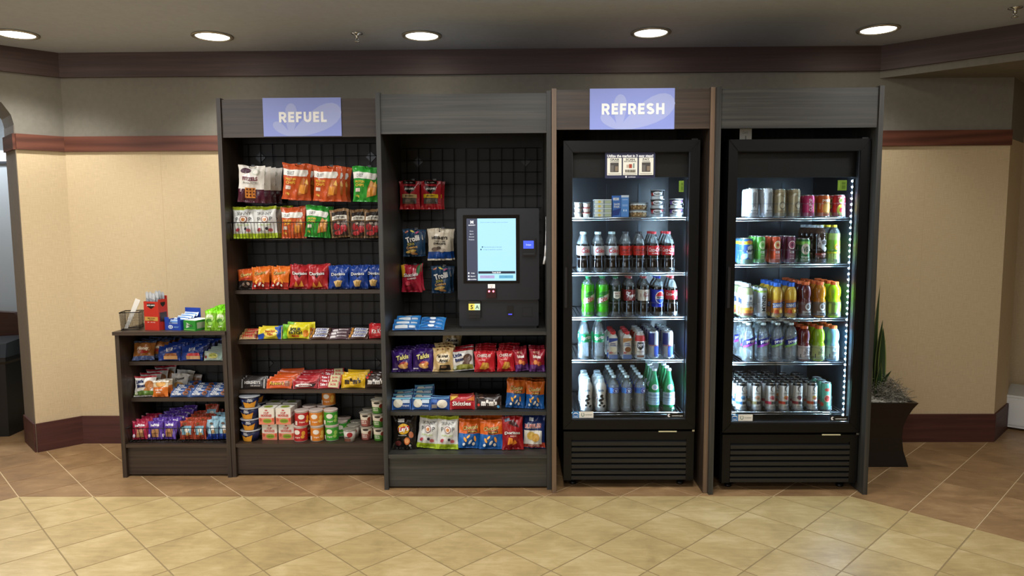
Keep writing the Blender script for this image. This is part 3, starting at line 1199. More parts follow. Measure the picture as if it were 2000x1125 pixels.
    # light strips inside the front corners
    for xx, sg in ((ix0 + 0.0035, 1), (ix1 - 0.0135, -1)):
        ls = MB().box(xx, xx + 0.010, yd + 0.036, yd + 0.046, iz0 + 0.03, zh - 0.01, plain('30343A', 0.4)).build('light_channel', e)
        vis = show and sg < 0
        lx_ = xx - 0.0045 if vis else xx + 0.002
        ly_ = yd + 0.039 if vis else yd + 0.0465
        sm_ = MB()
        if vis:
            q_n = 42
            for q in range(q_n):
                zq = iz0 + 0.04 + (zh - 0.06 - iz0) * q / (q_n - 1)
                sm_.box(lx_, lx_ + 0.004, ly_, ly_ + 0.005, zq - 0.0035, zq + 0.0035, LED2)
        else:
            sm_.box(lx_, lx_ + 0.006, ly_, ly_ + 0.005, iz0 + 0.035, zh - 0.015, LED)
        sm_.build('light_strip', ls)
    # shelves
    ys = yd + 0.058
    zs = []
    for k, (px, py) in enumerate(shelf_px):
        z = at(px, py, ys).z
        zs.append(z)
        sh = MB()
        r_ = 0.0025
        sh.tube((ix0 + 0.006, ys, z - 0.004), (ix1 - 0.006, ys, z - 0.004), 0.004, CHROME)
        sh.tube((ix0 + 0.006, ys, z - 0.016), (ix1 - 0.006, ys, z - 0.016), 0.003, CHROME)
        sh.tube((ix0 + 0.006, yb - 0.06, z - 0.004), (ix1 - 0.006, yb - 0.06, z - 0.004), 0.004, BLACKM)
        for q in range(31):
            xx = ix0 + 0.01 + (ix1 - ix0 - 0.02) * q / 30
            sh.tube((xx, ys, z - 0.0025), (xx, yb - 0.06, z - 0.0025), r_ - 0.0005, BLACKM, 4)
        so = sh.build('shelf', e)
        for lx, r in lanes[k]:
            lp = MB()
            for z0_, z1_ in ((0.0, 0.026), (0.072, 0.078)):
                vs, fs = [], []
                N = 12
                for j in range(N + 1):
                    a = math.radians(-85 + 170 * j / N)
                    for zz in (z0_, z1_):
                        vs.append(((r + 0.003) * math.sin(a), -(r + 0.003) * math.cos(a), zz))
                fs = [(2 * j, 2 * j + 2, 2 * j + 3, 2 * j + 1) for j in range(N)]
                lp.add(vs, fs, LIP, True)
            for sx in (-1, 1):
                lp.tube((sx * (r + 0.003), 0, 0.0), (sx * (r + 0.003), 0, 0.078), 0.0016, LIP, 4)
            lo = D.objects.new('lane_stop', lp.mesh('lane_stop'))
            COL.objects.link(lo)
            lo.parent = so
            lo.location = (lx, ys + 0.006 + r, z + 0.0005)
    # stickers on the glass
    yg = yf + 0.0176
    st_ = MB()
    zb = gz0 + 0.012
    st_.box(gx0 + 0.008, gx0 + 0.045, yg - 0.0006, yg, zb, zb + 0.038, plain('3D86C6', 0.4))
    rect_print(st_, [('e', 0.0, 0.55, 0.75, 0.3, 'E8F2FA'), ('e', 0.0, 0.5, 0.7, 0.18, '2466A8'), ('t', 'energy', 0, 0.16, 0.13, 'FFFFFF', {'w': 0.8})], gx0 + 0.008, gx0 + 0.045, zb, zb + 0.038, yg - 0.0006)
    st_.build('energy_sticker', pane)
    st_ = MB()
    st_.box(gx0 + 0.046, gx0 + 0.125, yg - 0.0006, yg, zb + 0.001, zb + 0.037, plain('E9E6DC', 0.5))
    rect_print(st_, [('e', -0.5, 0.5, 0.24, 0.32, '6F8A80'), ('e', -0.5, 0.5, 0.14, 0.2, 'E9E6DC'), ('r', -0.58, 0.42, -0.42, 0.9, 'E9E6DC'), ('t', 'R290 REFRIGERANT', 0.35, 0.5, 0.12, '55605C', {'w': 0.48})], gx0 + 0.046, gx0 + 0.125, zb + 0.001, zb + 0.037, yg - 0.0006)
    st_.build('service_sticker', pane)
    st_ = MB()
    st_.box(gx1 - 0.105, gx1 - 0.008, yg - 0.0006, yg, zb, zb + 0.028, plain('060607', 0.4))
    rect_print(st_, [('e', -0.74, 0.5, 0.17, 0.34, 'F2F2F2'), ('e', -0.64, 0.5, 0.10, 0.2, '060607'), ('t', 'cantaloupe', 0.2, 0.47, 0.26, 'F2F2F2', {'w': 0.62})], gx1 - 0.105, gx1 - 0.008, zb, zb + 0.028, yg - 0.0006)
    st_.build('maker_sticker', pane)
    return e, zs, ys, pane, yg


F1 = dict(x0=0.229, x1=0.958, yf=3.86, zt=1.917, zd=0.338)
F2 = dict(x0=1.098, x1=1.843, yf=3.82, zt=1.913, zd=0.330)
FS1 = [(1225, 424), (1225, 532), (1225, 618.5), (1225, 702), (1225, 804.5)]
FS2 = [(1545, 425), (1545, 515.5), (1545, 621), (1545, 706.5), (1545, 803.5)]
LY1, LY2 = F1['yf'] + 0.109, F2['yf'] + 0.109   # front of the lanes


def laneX(px, py, Y):
    return at(px, py, Y).x


L1 = [[(laneX(x, 415, LY1 + .03), 0.043) for x in (1283, 1319)],
      [(laneX(x, 520, LY1 + .034), 0.0335) for x in (1140, 1168.5, 1196, 1222, 1248.5, 1276, 1304)],
      [(laneX(x, 608, LY1 + .034), 0.0335) for x in (1149, 1177, 1202, 1229, 1257, 1284, 1310)],
      [(laneX(x, 692, LY1 + .034), 0.0335) for x in (1142, 1169, 1197, 1224, 1250, 1276, 1304)],
      [(laneX(x, 795, LY1 + .034), 0.0335) for x in (1146, 1173, 1198, 1223.5, 1250, 1277, 1305)]]
L2 = [[(laneX(x, 415, LY2 + .03), 0.031) for x in (1468, 1497, 1523, 1551, 1579, 1608, 1638)],
      [(laneX(x, 508, LY2 + .03), 0.031) for x in (1457, 1484, 1514, 1543, 1570, 1600, 1627)],
      [(laneX(x, 612, LY2 + .034), 0.0335) for x in (1458, 1487, 1516, 1543, 1571, 1599, 1628)],
      [(laneX(x, 697, LY2 + .034), 0.0335) for x in (1461, 1489, 1517, 1543, 1569, 1597, 1625)],
      [(laneX(x, 794, LY2 + .03), 0.031) for x in (1447, 1476, 1504, 1530, 1557, 1585, 1612)]]
for (a_, b_), r in {(0, 0): .0335, (0, 1): .0335, (0, 2): .0325, (0, 3): .0325, (0, 4): .034, (0, 5): .034, (0, 6): .034, (1, 0): .0375, (1, 5): .0355, (1, 6): .035, (2, 0): .036}.items():
    L2[a_][b_] = (L2[a_][b_][0], r)
C1, Z1, YS1, PANE1, YG1 = cooler('black glass-door drink cooler under the REFRESH sign', F1['x0'], F1['x1'], F1['yf'], 4.52, F1['zt'], F1['zd'], FS1, L1)
C2, Z2, YS2, PANE2, YG2 = cooler('black glass-door drink cooler at the right end beside the plant', F2['x0'], F2['x1'], F2['yf'], 4.50, F2['zt'], F2['zd'], FS2, L2, True)

# instruction card on the left cooler's glass
a, b = at(1182, 297.5, YG1), at(1279, 348, YG1)
x0, x1, z0, z1 = a.x, b.x, b.z, a.z
cd_ = MB()
cd_.box(x0, x1, YG1 - 0.003, YG1 - 0.0002, z0, z1, plain('262A4A', 0.45))
sp_ = [('t', 'Utilize the market in 3 easy steps!', 0, 0.86, 0.10, 'FFFFFF', {'w': 0.92, 'b': 0.03})]
for cx, t1, t2 in ((-0.63, 'GRAB', 'AGARRE'), (0.0, 'SCAN', 'ESCANEAR'), (0.63, 'PAY', 'PAGAR')):
    sp_ += [('r', cx - 0.29, 0.12, cx + 0.29, 0.78, 'F1EFE2'), ('t', t1, cx, 0.72, 0.075, '22242A', {'w': 0.045 * len(t1), 'b': 0.03}), ('t', t2, cx, 0.645, 0.045, '3A3C40', {'w': 0.03 * len(t2)})]
    if t1 == 'SCAN':
        sp_ += [('r', cx - 0.15, 0.40, cx - 0.06, 0.52, 'C8B8A8'), ('r', cx - 0.05, 0.39, cx + 0.07, 0.54, 'A8482F'), ('r', cx + 0.11, 0.39, cx + 0.17, 0.57, '8AA098')]
        sp_ += [('r', cx - 0.2 + 0.035 * k, 0.23, cx - 0.2 + 0.035 * k + (0.02 if k % 3 else 0.028), 0.33, '5E564C') for k in range(12)]
    else:
        sp_ += [('r', cx - 0.17, 0.24, cx + 0.17, 0.60, '4A4744'), ('r', cx - 0.15, 0.26, cx - 0.03, 0.5, '6E6A66'), ('r', cx + 0.03, 0.28, cx + 0.15, 0.46, '8A7A68')]
    sp_ += [('r', cx - 0.25, 0.165, cx + 0.25, 0.18, '8A887E')]
sp_ += [('e', -0.17, 0.055, 0.03, 0.04, 'FFFFFF'), ('t', 'cantaloupe', 0.06, 0.052, 0.045, 'E8E8F0', {'w': 0.15})]
rect_print(cd_, sp_, x0, x1, z0, z1, YG1 - 0.003)
cd_.build('instruction_card', PANE1, label='navy card reading Utilize the market in 3 easy steps')
for P_, (xa, ya, xb, yb_), Y in ((PANE1, (1326, 353, 1335, 375), YG1), (PANE2, (1636, 352, 1653, 372), YG2)):
    a, b = at(xa, ya, Y + 0.004), at(xb, yb_, Y + 0.004)
    gt = MB()
    gt.box(a.x, b.x, Y + 0.0012, Y + 0.002, b.z, a.z, plain('A6CF4A', 0.5))
    rect_print(gt, [('r', -0.1, 0.15, 0.7, 0.5, '7FA838'), ('r', -0.1, 0.58, 0.7, 0.82, '7FA838'), ('r', -0.8, 0.2, -0.6, 0.85, '7FA838')], a.x, b.x, b.z, a.z, Y + 0.0012)
    gt.build('green_note', P_)
# small card standing on the right cooler
a, b = at(1445, 252, 3.93), at(1468, 273, 3.93)
nc = MB()
nc.box(a.x, b.x, 3.93, 3.932, F2['zt'] + 0.0, a.z + 0.002, plain('D9D6C8', 0.6))
rect_print(nc, [('t', 'Coco', -0.1, 0.72, 0.2, '6A675E', {'w': 0.45, 'sh': 0.3, 'b': 0.0}), ('r', -0.1, 0.15, 0.1, 0.45, '8A877C')], a.x, b.x, F2['zt'], a.z + 0.002, 3.93)
nc.build('note_card', label='small white note card standing on top of the right cooler', category='card')

# ------------------------------------------------------------------ payment kiosk
KY = 4.02
SZ = S3[0]
kx0, kx1 = at(893, 500, KY).x, at(1053, 500, KY).x
kzt, kzm = at(973, 407, KY).z, at(973, 586, KY).z
kl0, kl1 = at(897, 610, KY + 0.02).x, at(1052, 610, KY + 0.02).x
kzb = SZ
KC = plain('14161E', 0.42)
ki = empty('payment_kiosk', (0, 0, 0), label='dark self-checkout kiosk with lit touch screen on the grey shelf', category='kiosk')
MB().bev(kx0, kx1, KY, KY + 0.11, kzm, kzt, KC, 0.012, 4).build('upper_housing', ki)
MB().bev(kl0, kl1, KY + 0.02, KY + 0.17, kzb + 0.014, kzm - 0.002, KC, 0.01, 4).build('lower_housing', ki)
MB().box(kl0 + 0.01, kl1 - 0.01, KY + 0.03, KY + 0.18, kzb + 0.0002, kzb + 0.0138, BLACK).build('base', ki)
a, b = at(904, 420, KY), at(1015, 553, KY)
sx0, sx1, sz0, sz1 = a.x, b.x, b.z, a.z
bz = MB().box(sx0, sx1, KY - 0.003, KY - 0.0002, sz0, sz1, plain('0A0B10', 0.08)).build('screen_glass', ki)
a, b = at(911, 427, KY - 0.004), at(1008, 548, KY - 0.004)
ex0, ex1, ez0, ez1 = a.x, b.x, b.z, a.z
E_ = lambda h, s=1.0: plain(h, 0.4, 0, s)
sc_ = MB().box(ex0, ex1, KY - 0.0042, KY - 0.0031, ez0, ez1, E_('A8DDF8', 1.0))
sp_ = [('r', -1, 0, -0.56, 1, E_('3C4258', 0.8)), ('t', 'M', -0.78, 0.945, 0.05, E_('FFFFFF'), {'b': 0.03}), ('t', 'MARKET', -0.78, 0.895, 0.016, E_('FFFFFF'), {'w': 0.14})]
for k, t in enumerate(('Home', 'Sign In', 'Account', 'Products')):
    sp_.append(('t', t, -0.80, 0.80 - 0.045 * k, 0.018, E_('DDE2EA'), {'b': 0.01}))
for k, t in enumerate(('Help', 'Espanol', 'Accessibility')):
    sp_ += [('e', -0.93, 0.125 - 0.05 * k, 0.03, 0.014, E_('FFFFFF')), ('t', t, -0.76, 0.125 - 0.05 * k, 0.016, E_('FFFFFF'), {'w': 0.04 + 0.008 * len(t), 'b': 0.02})]
sp_ += [('t', 'Scan an item to begin your purchase', 0.12, 0.94, 0.016, E_('5C87A8'), {'w': 0.55, 'b': 0.0}),
        ('t', 'Scan the barcode on the item', 0.06, 0.545, 0.017, E_('27566E'), {'w': 0.36, 'b': 0.0}), ('e', -0.36, 0.545, 0.03, 0.012, E_('27566E')),
        ('t', 'or tap to search for a product', 0.06, 0.505, 0.017, E_('27566E'), {'w': 0.38, 'b': 0.0}), ('e', -0.42, 0.505, 0.03, 0.012, E_('27566E')),
        ('r', -0.54, 0.115, 0.97, 0.155, E_('141B30')), ('t', 'Total $0.00', 0.2, 0.135, 0.022, E_('FFFFFF'), {'b': 0.03}),
        ('r', -0.47, 0.04, 0.12, 0.088, E_('A79CC8')), ('r', 0.31, 0.04, 0.88, 0.088, E_('5CA3C4')), ('t', 'Cancel', -0.17, 0.064, 0.016, E_('7E70A8'), {'b': 0.0}), ('t', 'Pay', 0.6, 0.064, 0.016, E_('2E6E90'), {'b': 0.0})]
rect_print(sc_, sp_, ex0, ex1, ez0, ez1, KY - 0.0042)
sc_.build('display', bz)
p_ = at(959, 411, KY)
MB().lathe([(0.0035, 0.0), (0.0035, 0.004)], BLACK, n=10).build('camera_lens', ki, loc=(p_.x, KY - 0.0002, p_.z), rot=(math.pi / 2, 0, 0))
p_ = at(1028, 436, KY)
MB().box(p_.x - 0.0015, p_.x + 0.0015, KY - 0.001, KY - 0.0002, p_.z - 0.013, p_.z + 0.013, SLOT).build('slit', ki)
a, b = at(1020, 466, KY - 0.02), at(1046, 500, KY - 0.02)
cr = MB().bev(a.x, b.x, KY - 0.022, KY - 0.0002, b.z, a.z, plain('111216', 0.35), 0.006).build('card_reader', ki)
cs = MB().box(a.x + 0.006, b.x - 0.010, KY - 0.0235, KY - 0.0222, b.z + 0.042, a.z - 0.012, E_('3D55E0', 1.3))
rect_print(cs, [('t', 'Swipe', 0, 0.5, 0.2, E_('C8D4FF'), {'w': 0.5})], a.x + 0.006, b.x - 0.010, b.z + 0.042, a.z - 0.012, KY - 0.0235)
cs.build('reader_screen', cr)
MB().box(a.x + 0.006, b.x - 0.008, KY - 0.030, KY - 0.0222, b.z + 0.008, b.z + 0.016, plain('2A2C32', 0.3)).build('card_slot', cr)
a, b = at(950, 555, KY - 0.01), at(969, 582, KY - 0.01)
bs = MB().box(a.x, b.x, KY - 0.014, KY - 0.0002, b.z, a.z - 0.026, plain('2A060C', 0.3)).build('barcode_scanner', ki)
zr = (b.z + a.z - 0.026) / 2 + 0.012
for sx in (-0.012, 0.012):
    MB().lathe([(0.0055, 0), (0.0055, 0.002)], E_('FF5A6A', 6.0), n=10).build('scan_lamp', bs, loc=((a.x + b.x) / 2 + sx, KY - 0.0142, zr), rot=(math.pi / 2, 0, 0))
wl_ = MB().box(a.x + 0.008, b.x - 0.006, KY - 0.002, KY - 0.0002, a.z - 0.024, a.z - 0.001, plain('F4E9E4', 0.5, 0, 0.35))
rect_print(wl_, [('t', 'SCAN', 0, 0.6, 0.22, 'A08880', {'w': 0.5}), ('r', -0.1, 0.15, 0.1, 0.35, '806860')], a.x + 0.008, b.x - 0.006, a.z - 0.024, a.z - 0.001, KY - 0.002)
wl_.build('scan_label', ki)
yl = KY + 0.02
a, b = at(915, 588, yl), at(939, 620, yl)
ba = MB().bev(a.x, b.x, yl - 0.02, yl - 0.0002, b.z, a.z, plain('14151A', 0.35), 0.004).build('bill_acceptor', ki)
zc = a.z - 0.05
bl = MB().box(a.x + 0.002, b.x - 0.002, yl - 0.0215, yl - 0.0202, zc, a.z - 0.003, plain('D8C85A', 0.5, 0, 0.5))
rect_print(bl, [('r', 0.05, 0.0, 1, 0.8, plain('B9D0B8', 0.5, 0, 0.5)), ('r', -1, 0.8, 1, 1, '1A1A1A'), ('t', '5', -0.45, 0.4, 0.5, '3A3210', {'b': 0.03}), ('t', 'A', 0.5, 0.4, 0.45, '55756A')], a.x + 0.002, b.x - 0.002, zc, a.z - 0.003, yl - 0.0215)
bl.build('bill_label', ba)
MB().box(a.x + 0.004, b.x - 0.004, yl - 0.0225, yl - 0.0202, b.z + 0.012, b.z + 0.018, SLOT).build('bill_slot', ba)
a, b = at(990, 597, yl), at(1003, 616, yl)
co = MB().box(a.x, b.x, yl - 0.004, yl - 0.0002, b.z, a.z, BLACK).build('coin_slot', ki)
MB().box(a.x + 0.008, b.x - 0.008, yl - 0.0052, yl - 0.0042, b.z + 0.004, b.z + 0.010, E_('4A4AFF', 1.2)).build('coin_lamp', co)
a, b = at(1020, 600, yl), at(1040, 619, yl)
cr_ = MB()
for q in ((a.x, b.x, b.z, b.z + 0.003), (a.x, b.x, a.z - 0.003, a.z), (a.x, a.x + 0.003, b.z, a.z), (b.x - 0.003, b.x, b.z, a.z)):
    cr_.box(q[0], q[1], yl - 0.001, yl - 0.0002, q[2], q[3], SLOT)
cr_.build('coin_return', ki)
# white cord beside the kiosk
cw = MB()
pts = [at(1067, 423, 3.97), at(1067, 450, 3.97), at(1066, 480, 3.97), at(1065, 500, 3.97), at(1062, 516, 3.97)]
for q in range(4):
    cw.tube(pts[q], pts[q + 1], 0.004 if q < 2 else 0.006, plain('E8E8E8', 0.5), 8)
cw.build('charging_lead', label='short white charging lead hanging on the panel right of the kiosk', category='lead')
# ------------------------------------------------------------------ product makers
def bag(name, cat, w, h, d, base, specs=(), bands=(), seed=0, seal=0.055, horiz=False, sealcol=None, crinkle=2.1, rough=0.24, pname='printed_front', skew=0.0, fullness=0.45):
    """pillow pouch standing on its lower seal, front to -y; horiz: seals at the left and right ends"""
    rd = random.Random(seed * 31 + 5)
    ph = [rd.uniform(0, 6.28) for _ in range(8)]
    W = w / 2

    def shape(u, v):
        if horiz:
            s = (u + 1) / 2
            a, b_ = v * 2 - 1, s
        else:
            s = v
            a, b_ = u, v
        e = seal
        t = min(max((b_ - e) / (1 - 2 * e), 0), 1)
        q = max(0.0, math.sin(math.pi * t)) ** fullness if 0 < t < 1 else 0.0
        pr = max(0.0, 1 - abs(a) ** 2.4)
        return q, pr

    def wr(u, v):
        q, pr = shape(u, v)
        sa_ = lambda t: math.sqrt(math.sin(t) ** 2 + 0.05)
        return crinkle * d * (0.07 * sa_(2.6 * u + 3.1 * v + ph[0]) - 0.035 + 0.06 * math.sin(7.7 * v - 3.4 * u + ph[1]) + 0.05 * math.sin(11 * u + ph[2]) * (1 - q) * 1.6 + 0.05 * sa_(6 * v + 5 * u + ph[3]) - 0.03 * sa_(9 * u - 7 * v + ph[6])) * (0.35 + 0.65 * pr)

    def pt(u, v, off, front=True):
        q, pr = shape(u, v)
        th = d / 2 * q * pr
        if horiz:
            x = u * W
            z = h * (0.5 + (v - 0.5) * (1 - 0.07 * q))
        else:
            x = u * W * (1 - 0.085 * q - 0.022 * abs(math.sin(9 * v + ph[6] + (1.3 if u > 0 else 0))) - 0.015 * math.sin(4.1 * v + ph[7])) + skew * W * (v - 0.5)
            z = h * v + h * (0.016 * math.sin(3 * u + ph[4]) + 0.007 * math.sin(8 * u + ph[3])) * v
        y = wr(u, v) + 0.012 * h * math.sin(2.2 * u + ph[5]) * (v ** 2)
        return (x, (y - th - 0.0004 - off) if front else (y * 0.6 + th + 0.0004 + off), z)

    nu, nv = 20, 26
    us = [-1 + 2 * i / nu for i in range(nu + 1)]
    cuts = set()
    for b in bands:
        cuts.add(round(b[0], 4))
        cuts.add(round(b[1], 4))
    vsl = sorted(set([round(j / nv, 4) for j in range(nv + 1) if all(abs(j / nv - c) > 0.5 / nv for c in cuts)] + [0.0, 1.0] + [c for c in cuts if 0 <= c <= 1]))
    mb = MB()
    bm = foil(base, rough)
    for front in (True, False):
        vs = [pt(u, v, 0, front) for v in vsl for u in us]
        for j in range(len(vsl) - 1):
            vm = (vsl[j] + vsl[j + 1]) / 2
            mt = bm
            for b in bands:
                if b[0] <= vm <= b[1]:
                    mt = foil(b[2], rough)
            fs = []
            for i in range(nu):
                q_ = (j * (nu + 1) + i, j * (nu + 1) + i + 1, (j + 1) * (nu + 1) + i + 1, (j + 1) * (nu + 1) + i)
                fs.append(q_ if front else q_[::-1])
            used = sorted(set(k for f in fs for k in f))
            ix = {k: n_ for n_, k in enumerate(used)}
            mb.add([vs[k] for k in used], [tuple(ix[k] for k in f) for f in fs], mt, True)
    parts = []
    if specs:
        S = lambda x, z, o: pt(max(-1, min(1, x / W)), max(0, min(1, z / h)), o)
        pm = ink(MB(), specs, S, W, h, rough=0.3, off0=0.0032, doff=0.0010)
        parts.append((pname, pm.mesh(pname)))
    k = Kind(name, cat, weld(mb).mesh(name), parts)
    k.w, k.h, k.d = w, h, d
    return k


def weld(mb):
    seen, mp, nv = {}, [], []
    for v in mb.v:
        kk = (round(v[0], 5), round(v[1], 5), round(v[2], 5))
        if kk not in seen:
            seen[kk] = len(nv)
            nv.append(v)
        mp.append(seen[kk])
    f2, m2, s2 = [], [], []
    for f, m_, s_ in zip(mb.f, mb.m, mb.sm):
        g_ = []
        for i in f:
            if mp[i] not in g_:
                g_.append(mp[i])
        if len(g_) > 2:
            f2.append(tuple(g_))
            m2.append(m_)
            s2.append(s_)
    mb.v, mb.f, mb.m, mb.sm = nv, f2, m2, s2
    return mb


def revolve_fn(prof):
    def rz(z):
        for (r0, z0), (r1, z1) in zip(prof, prof[1:]):
            if z0 <= z <= z1:
                t = (z - z0) / max(1e-6, z1 - z0)
                return r0 + (r1 - r0) * t
        return prof[-1][0]
    return rz


def wet(h, rough=0.08):
    k = ('wet', h, rough)
    if k not in MATS:
        mt, n, l, b = nt('liquid_' + str(len(MATS)))
        b.inputs['Base Color'].default_value = lin(h) + (1,)
        b.inputs['Roughness'].default_value = rough
        b.inputs['Coat Weight'].default_value = 0.3
        b.inputs['Coat Roughness'].default_value = 0.03
        MATS[k] = mt
    return MATS[k]


def bottle(name, R, prof, fill, liquid, neck, label=None, cap=None, n=22, cat='drink bottle', coat=None):
    """prof: (r/R, z) pairs; liquid fills up to `fill`, above it `neck`; label=(z0,z1,colour,specs[,arc]); cap=(r,z0,z1,colour)"""
    pf = [(r * R, z) for r, z in prof]
    rz = revolve_fn(pf)
    pr, done = [], False
    for i, (r, z) in enumerate(pf):
        if not done and z >= fill:
            pr.append((rz(fill), fill, neck))
            done = True
        if not (done and abs(z - fill) < 1e-6):
            pr.append((r, z, neck if done else liquid))
    mb = MB().lathe(pr, liquid, n=n)
    parts = []
    if label:
        z0, z1, col, specs = label[:4]
        arc = math.radians(label[4] if len(label) > 4 else 75)
        zz = sorted(set([z0, z1] + [z for r, z in pf if z0 < z < z1]))
        lm = MB()
        if col:
            lm.lathe([(rz(z) + 0.0008, z) for z in zz], col if not isinstance(col, str) else plain(col, 0.35), n=n, cap0=False, cap1=False)
        Wm = R * arc

        def S(x, z, o):
            r = rz(z0 + z) + 0.0008 + o
            a = x / R
            return (r * math.sin(a), -r * math.cos(a), z0 + z)
        if specs:
            ink(lm, specs, S, Wm, z1 - z0, off0=0.0005, doff=0.0003)
        parts.append(('label', lm.mesh('label')))
    if cap:
        cr, c0, c1, cc = cap
        cm_ = MB()
        nn = 24
        vs = []
        for z in (c0, c1 - 0.0015):
            for k in range(nn):
                a = 2 * math.pi * k / nn
                r = cr * (1.0 if k % 2 else 0.95)
                vs.append((r * math.sin(a), -r * math.cos(a), z))
        for k in range(nn):
            a = 2 * math.pi * k / nn
            vs.append((cr * 0.86 * math.sin(a), -cr * 0.86 * math.cos(a), c1))
        fs = [(k, (k + 1) % nn, nn + (k + 1) % nn, nn + k) for k in range(nn)]
        fs += [(nn + k, nn + (k + 1) % nn, 2 * nn + (k + 1) % nn, 2 * nn + k) for k in range(nn)]
        fs += [tuple(range(nn - 1, -1, -1)), tuple(range(2 * nn, 3 * nn))]
        cm_.add(vs, fs, plain(cc, 0.4))
        parts.append(('cap', cm_.mesh('cap')))
    k = Kind(name, cat, mb.mesh(name), parts)
    k.r, k.h = R, pf[-1][1]
    return k


ALU = plain('C3C7CA', 0.25, 0.9)


def can(name, R, h, base, specs, bands=(), top=None, arc=80, rough=0.3, metal=0.25, lidcol=None):
    t = 0.085 * R / 0.029
    pf = [(0.80 * R, 0.0), (0.96 * R, 0.006), (R, 0.012), (R, h - 0.016), (0.86 * R, h - 0.004), (0.88 * R, h - 0.002), (0.88 * R, h)]
    bm = plain(base, rough, metal)
    zs = sorted(set([0.012, h - 0.016] + [b[0] * h for b in bands if 0.012 < b[0] * h < h - 0.016] + [b[1] * h for b in bands if 0.012 < b[1] * h < h - 0.016]))
    pr = [(0.80 * R, 0.0, ALU), (0.96 * R, 0.006, bm)]
    for a, b_ in zip(zs, zs[1:] + [None]):
        mt = bm
        if b_ is not None:
            for bb in bands:
                if bb[0] * h <= (a + b_) / 2 <= bb[1] * h:
                    mt = plain(bb[2], rough, metal)
        else:
            mt = plain(top, rough, metal) if top else bm
        pr.append((R, a, mt))
    pr += [(0.86 * R, h - 0.004, ALU), (0.88 * R, h, ALU)]
    mb = MB().lathe(pr, bm, n=22, cap1=False)
    lid = MB().lathe([(0.88 * R, h - 0.0002), (0.82 * R, h), (0.80 * R, h - 0.004), (0.002, h - 0.004)], plain(lidcol, 0.3, 0.6) if lidcol else ALU, n=22, cap0=False, cap1=False)
    lid.box(-0.006, 0.006, -0.012, 0.008, h - 0.0036, h - 0.0018, ALU)
    pm = MB()

    def S(x, z, o):
        a = x / R
        r = R + o
        return (r * math.sin(a), -r * math.cos(a), z)
    parts = [('lid', lid.mesh('lid'))]
    if specs:
        ink(pm, specs, S, R * math.radians(arc), h, off0=0.0005, doff=0.0003)
        parts.append(('printed_front', pm.mesh('printed_front')))
    k = Kind(name, 'drink can', mb.mesh(name), parts)
    k.r, k.h = R, h
    return k


def tub(name, cat, r0, r1, h, body, lidm, specs=(), bands=(), lip=0.003, lidh=0.005, arc=70, lidname='lid'):
    """tapered cup, r0 foot, r1 rim"""
    zs = sorted(set([0.0, h] + [b[0] * h for b in bands] + [b[1] * h for b in bands]))
    pr = []
    for a, b_ in zip(zs, zs[1:] + [None]):
        mt = body
        if b_ is not None:
            for bb in bands:
                if bb[0] * h - 1e-6 <= a and b_ <= bb[1] * h + 1e-6:
                    mt = bb[2] if not isinstance(bb[2], str) else plain(bb[2], 0.4)
        pr.append((r0 + (r1 - r0) * a / h, a, mt))
    mb = MB().lathe(pr, body, n=22)
    ld = MB().lathe([(r1 - 0.001, h + 0.0002), (r1 + lip, h + 0.0004), (r1 + lip, h + lidh - 0.001), (r1 + lip - 0.003, h + lidh), (0.002, h + lidh - 0.001)], lidm, n=22, cap1=False)
    parts = [(lidname, ld.mesh(lidname))]
    if specs:
        rm = (r0 + r1) / 2

        def S(x, z, o):
            r = r0 + (r1 - r0) * z / h + o
            a = x / rm
            return (r * math.sin(a), -r * math.cos(a), z)
        parts.append(('printed_front', ink(MB(), specs, S, rm * math.radians(arc), h, off0=0.0007, doff=0.0004).mesh('printed_front')))
    k = Kind(name, cat, mb.mesh(name), parts)
    k.r, k.h = r1 + lip, h + lidh
    return k


def carton(name, cat, w, d, h, base, specs=(), sides=None, top=None, extra=None):
    """box standing with its front face at y=0"""
    mb = MB()
    m_ = base if not isinstance(base, str) else plain(base, 0.45)
    mb.box(-w / 2, w / 2, 0, d, 0, h, m_)
    parts = []
    if specs:
        parts.append(('printed_front', ink(MB(), specs, lambda x, z, o: (x, -o, z), w / 2, h, off0=0.0005, doff=0.0003).mesh('printed_front')))
    if sides:
        parts.append(('printed_side', ink(MB(), sides, lambda x, z, o: (w / 2 + o, d / 2 + x, z), d / 2, h, off0=0.0005, doff=0.0003).mesh('printed_side')))
    if top:
        parts.append(('printed_top', ink(MB(), top, lambda x, z, o: (x, z, h + o), w / 2, d, off0=0.0005, doff=0.0003).mesh('printed_top')))
    if extra:
        parts += extra
    k = Kind(name, cat, mb.mesh(name), parts)
    k.w, k.h, k.d = w, h, d
    return k


ORD = ['front', 'second', 'third', 'fourth', 'fifth', 'sixth', 'seventh']
# ------------------------------------------------------------------ drinks
SHELF = ['top shelf', 'second shelf', 'third shelf', 'fourth shelf', 'bottom shelf']
NECK = clear('E6F2F6', 0.14, 0.05, 'clear_neck')
WATER = clear('EAF6FC', 0.22, 0.05, 'clear_water')
CLEARP = clear('E6F0F4', 0.22, 0.08, 'clear_tub')
P_SODA = [(0.80, 0), (0.98, .006), (1, .012), (1, .050), (.93, .066), (.89, .078), (.97, .088), (1, .093), (1, .147), (.96, .156), (.80, .176), (.56, .196), (.40, .207), (.37, .212), (.37, .219)]
P_DOME = [(0.80, 0), (0.98, .006), (1, .012), (1, .045), (.95, .06), (.95, .07), (1, .082), (1, .158), (.97, .170), (.86, .183), (.62, .196), (.40, .205), (.36, .210), (.36, .219)]
P_SPRT = [(0.82, 0), (1, .008), (1, .03), (.95, .045), (1, .06), (1, .10), (.98, .142), (.90, .16), (.70, .185), (.45, .204), (.38, .210), (.38, .219)]
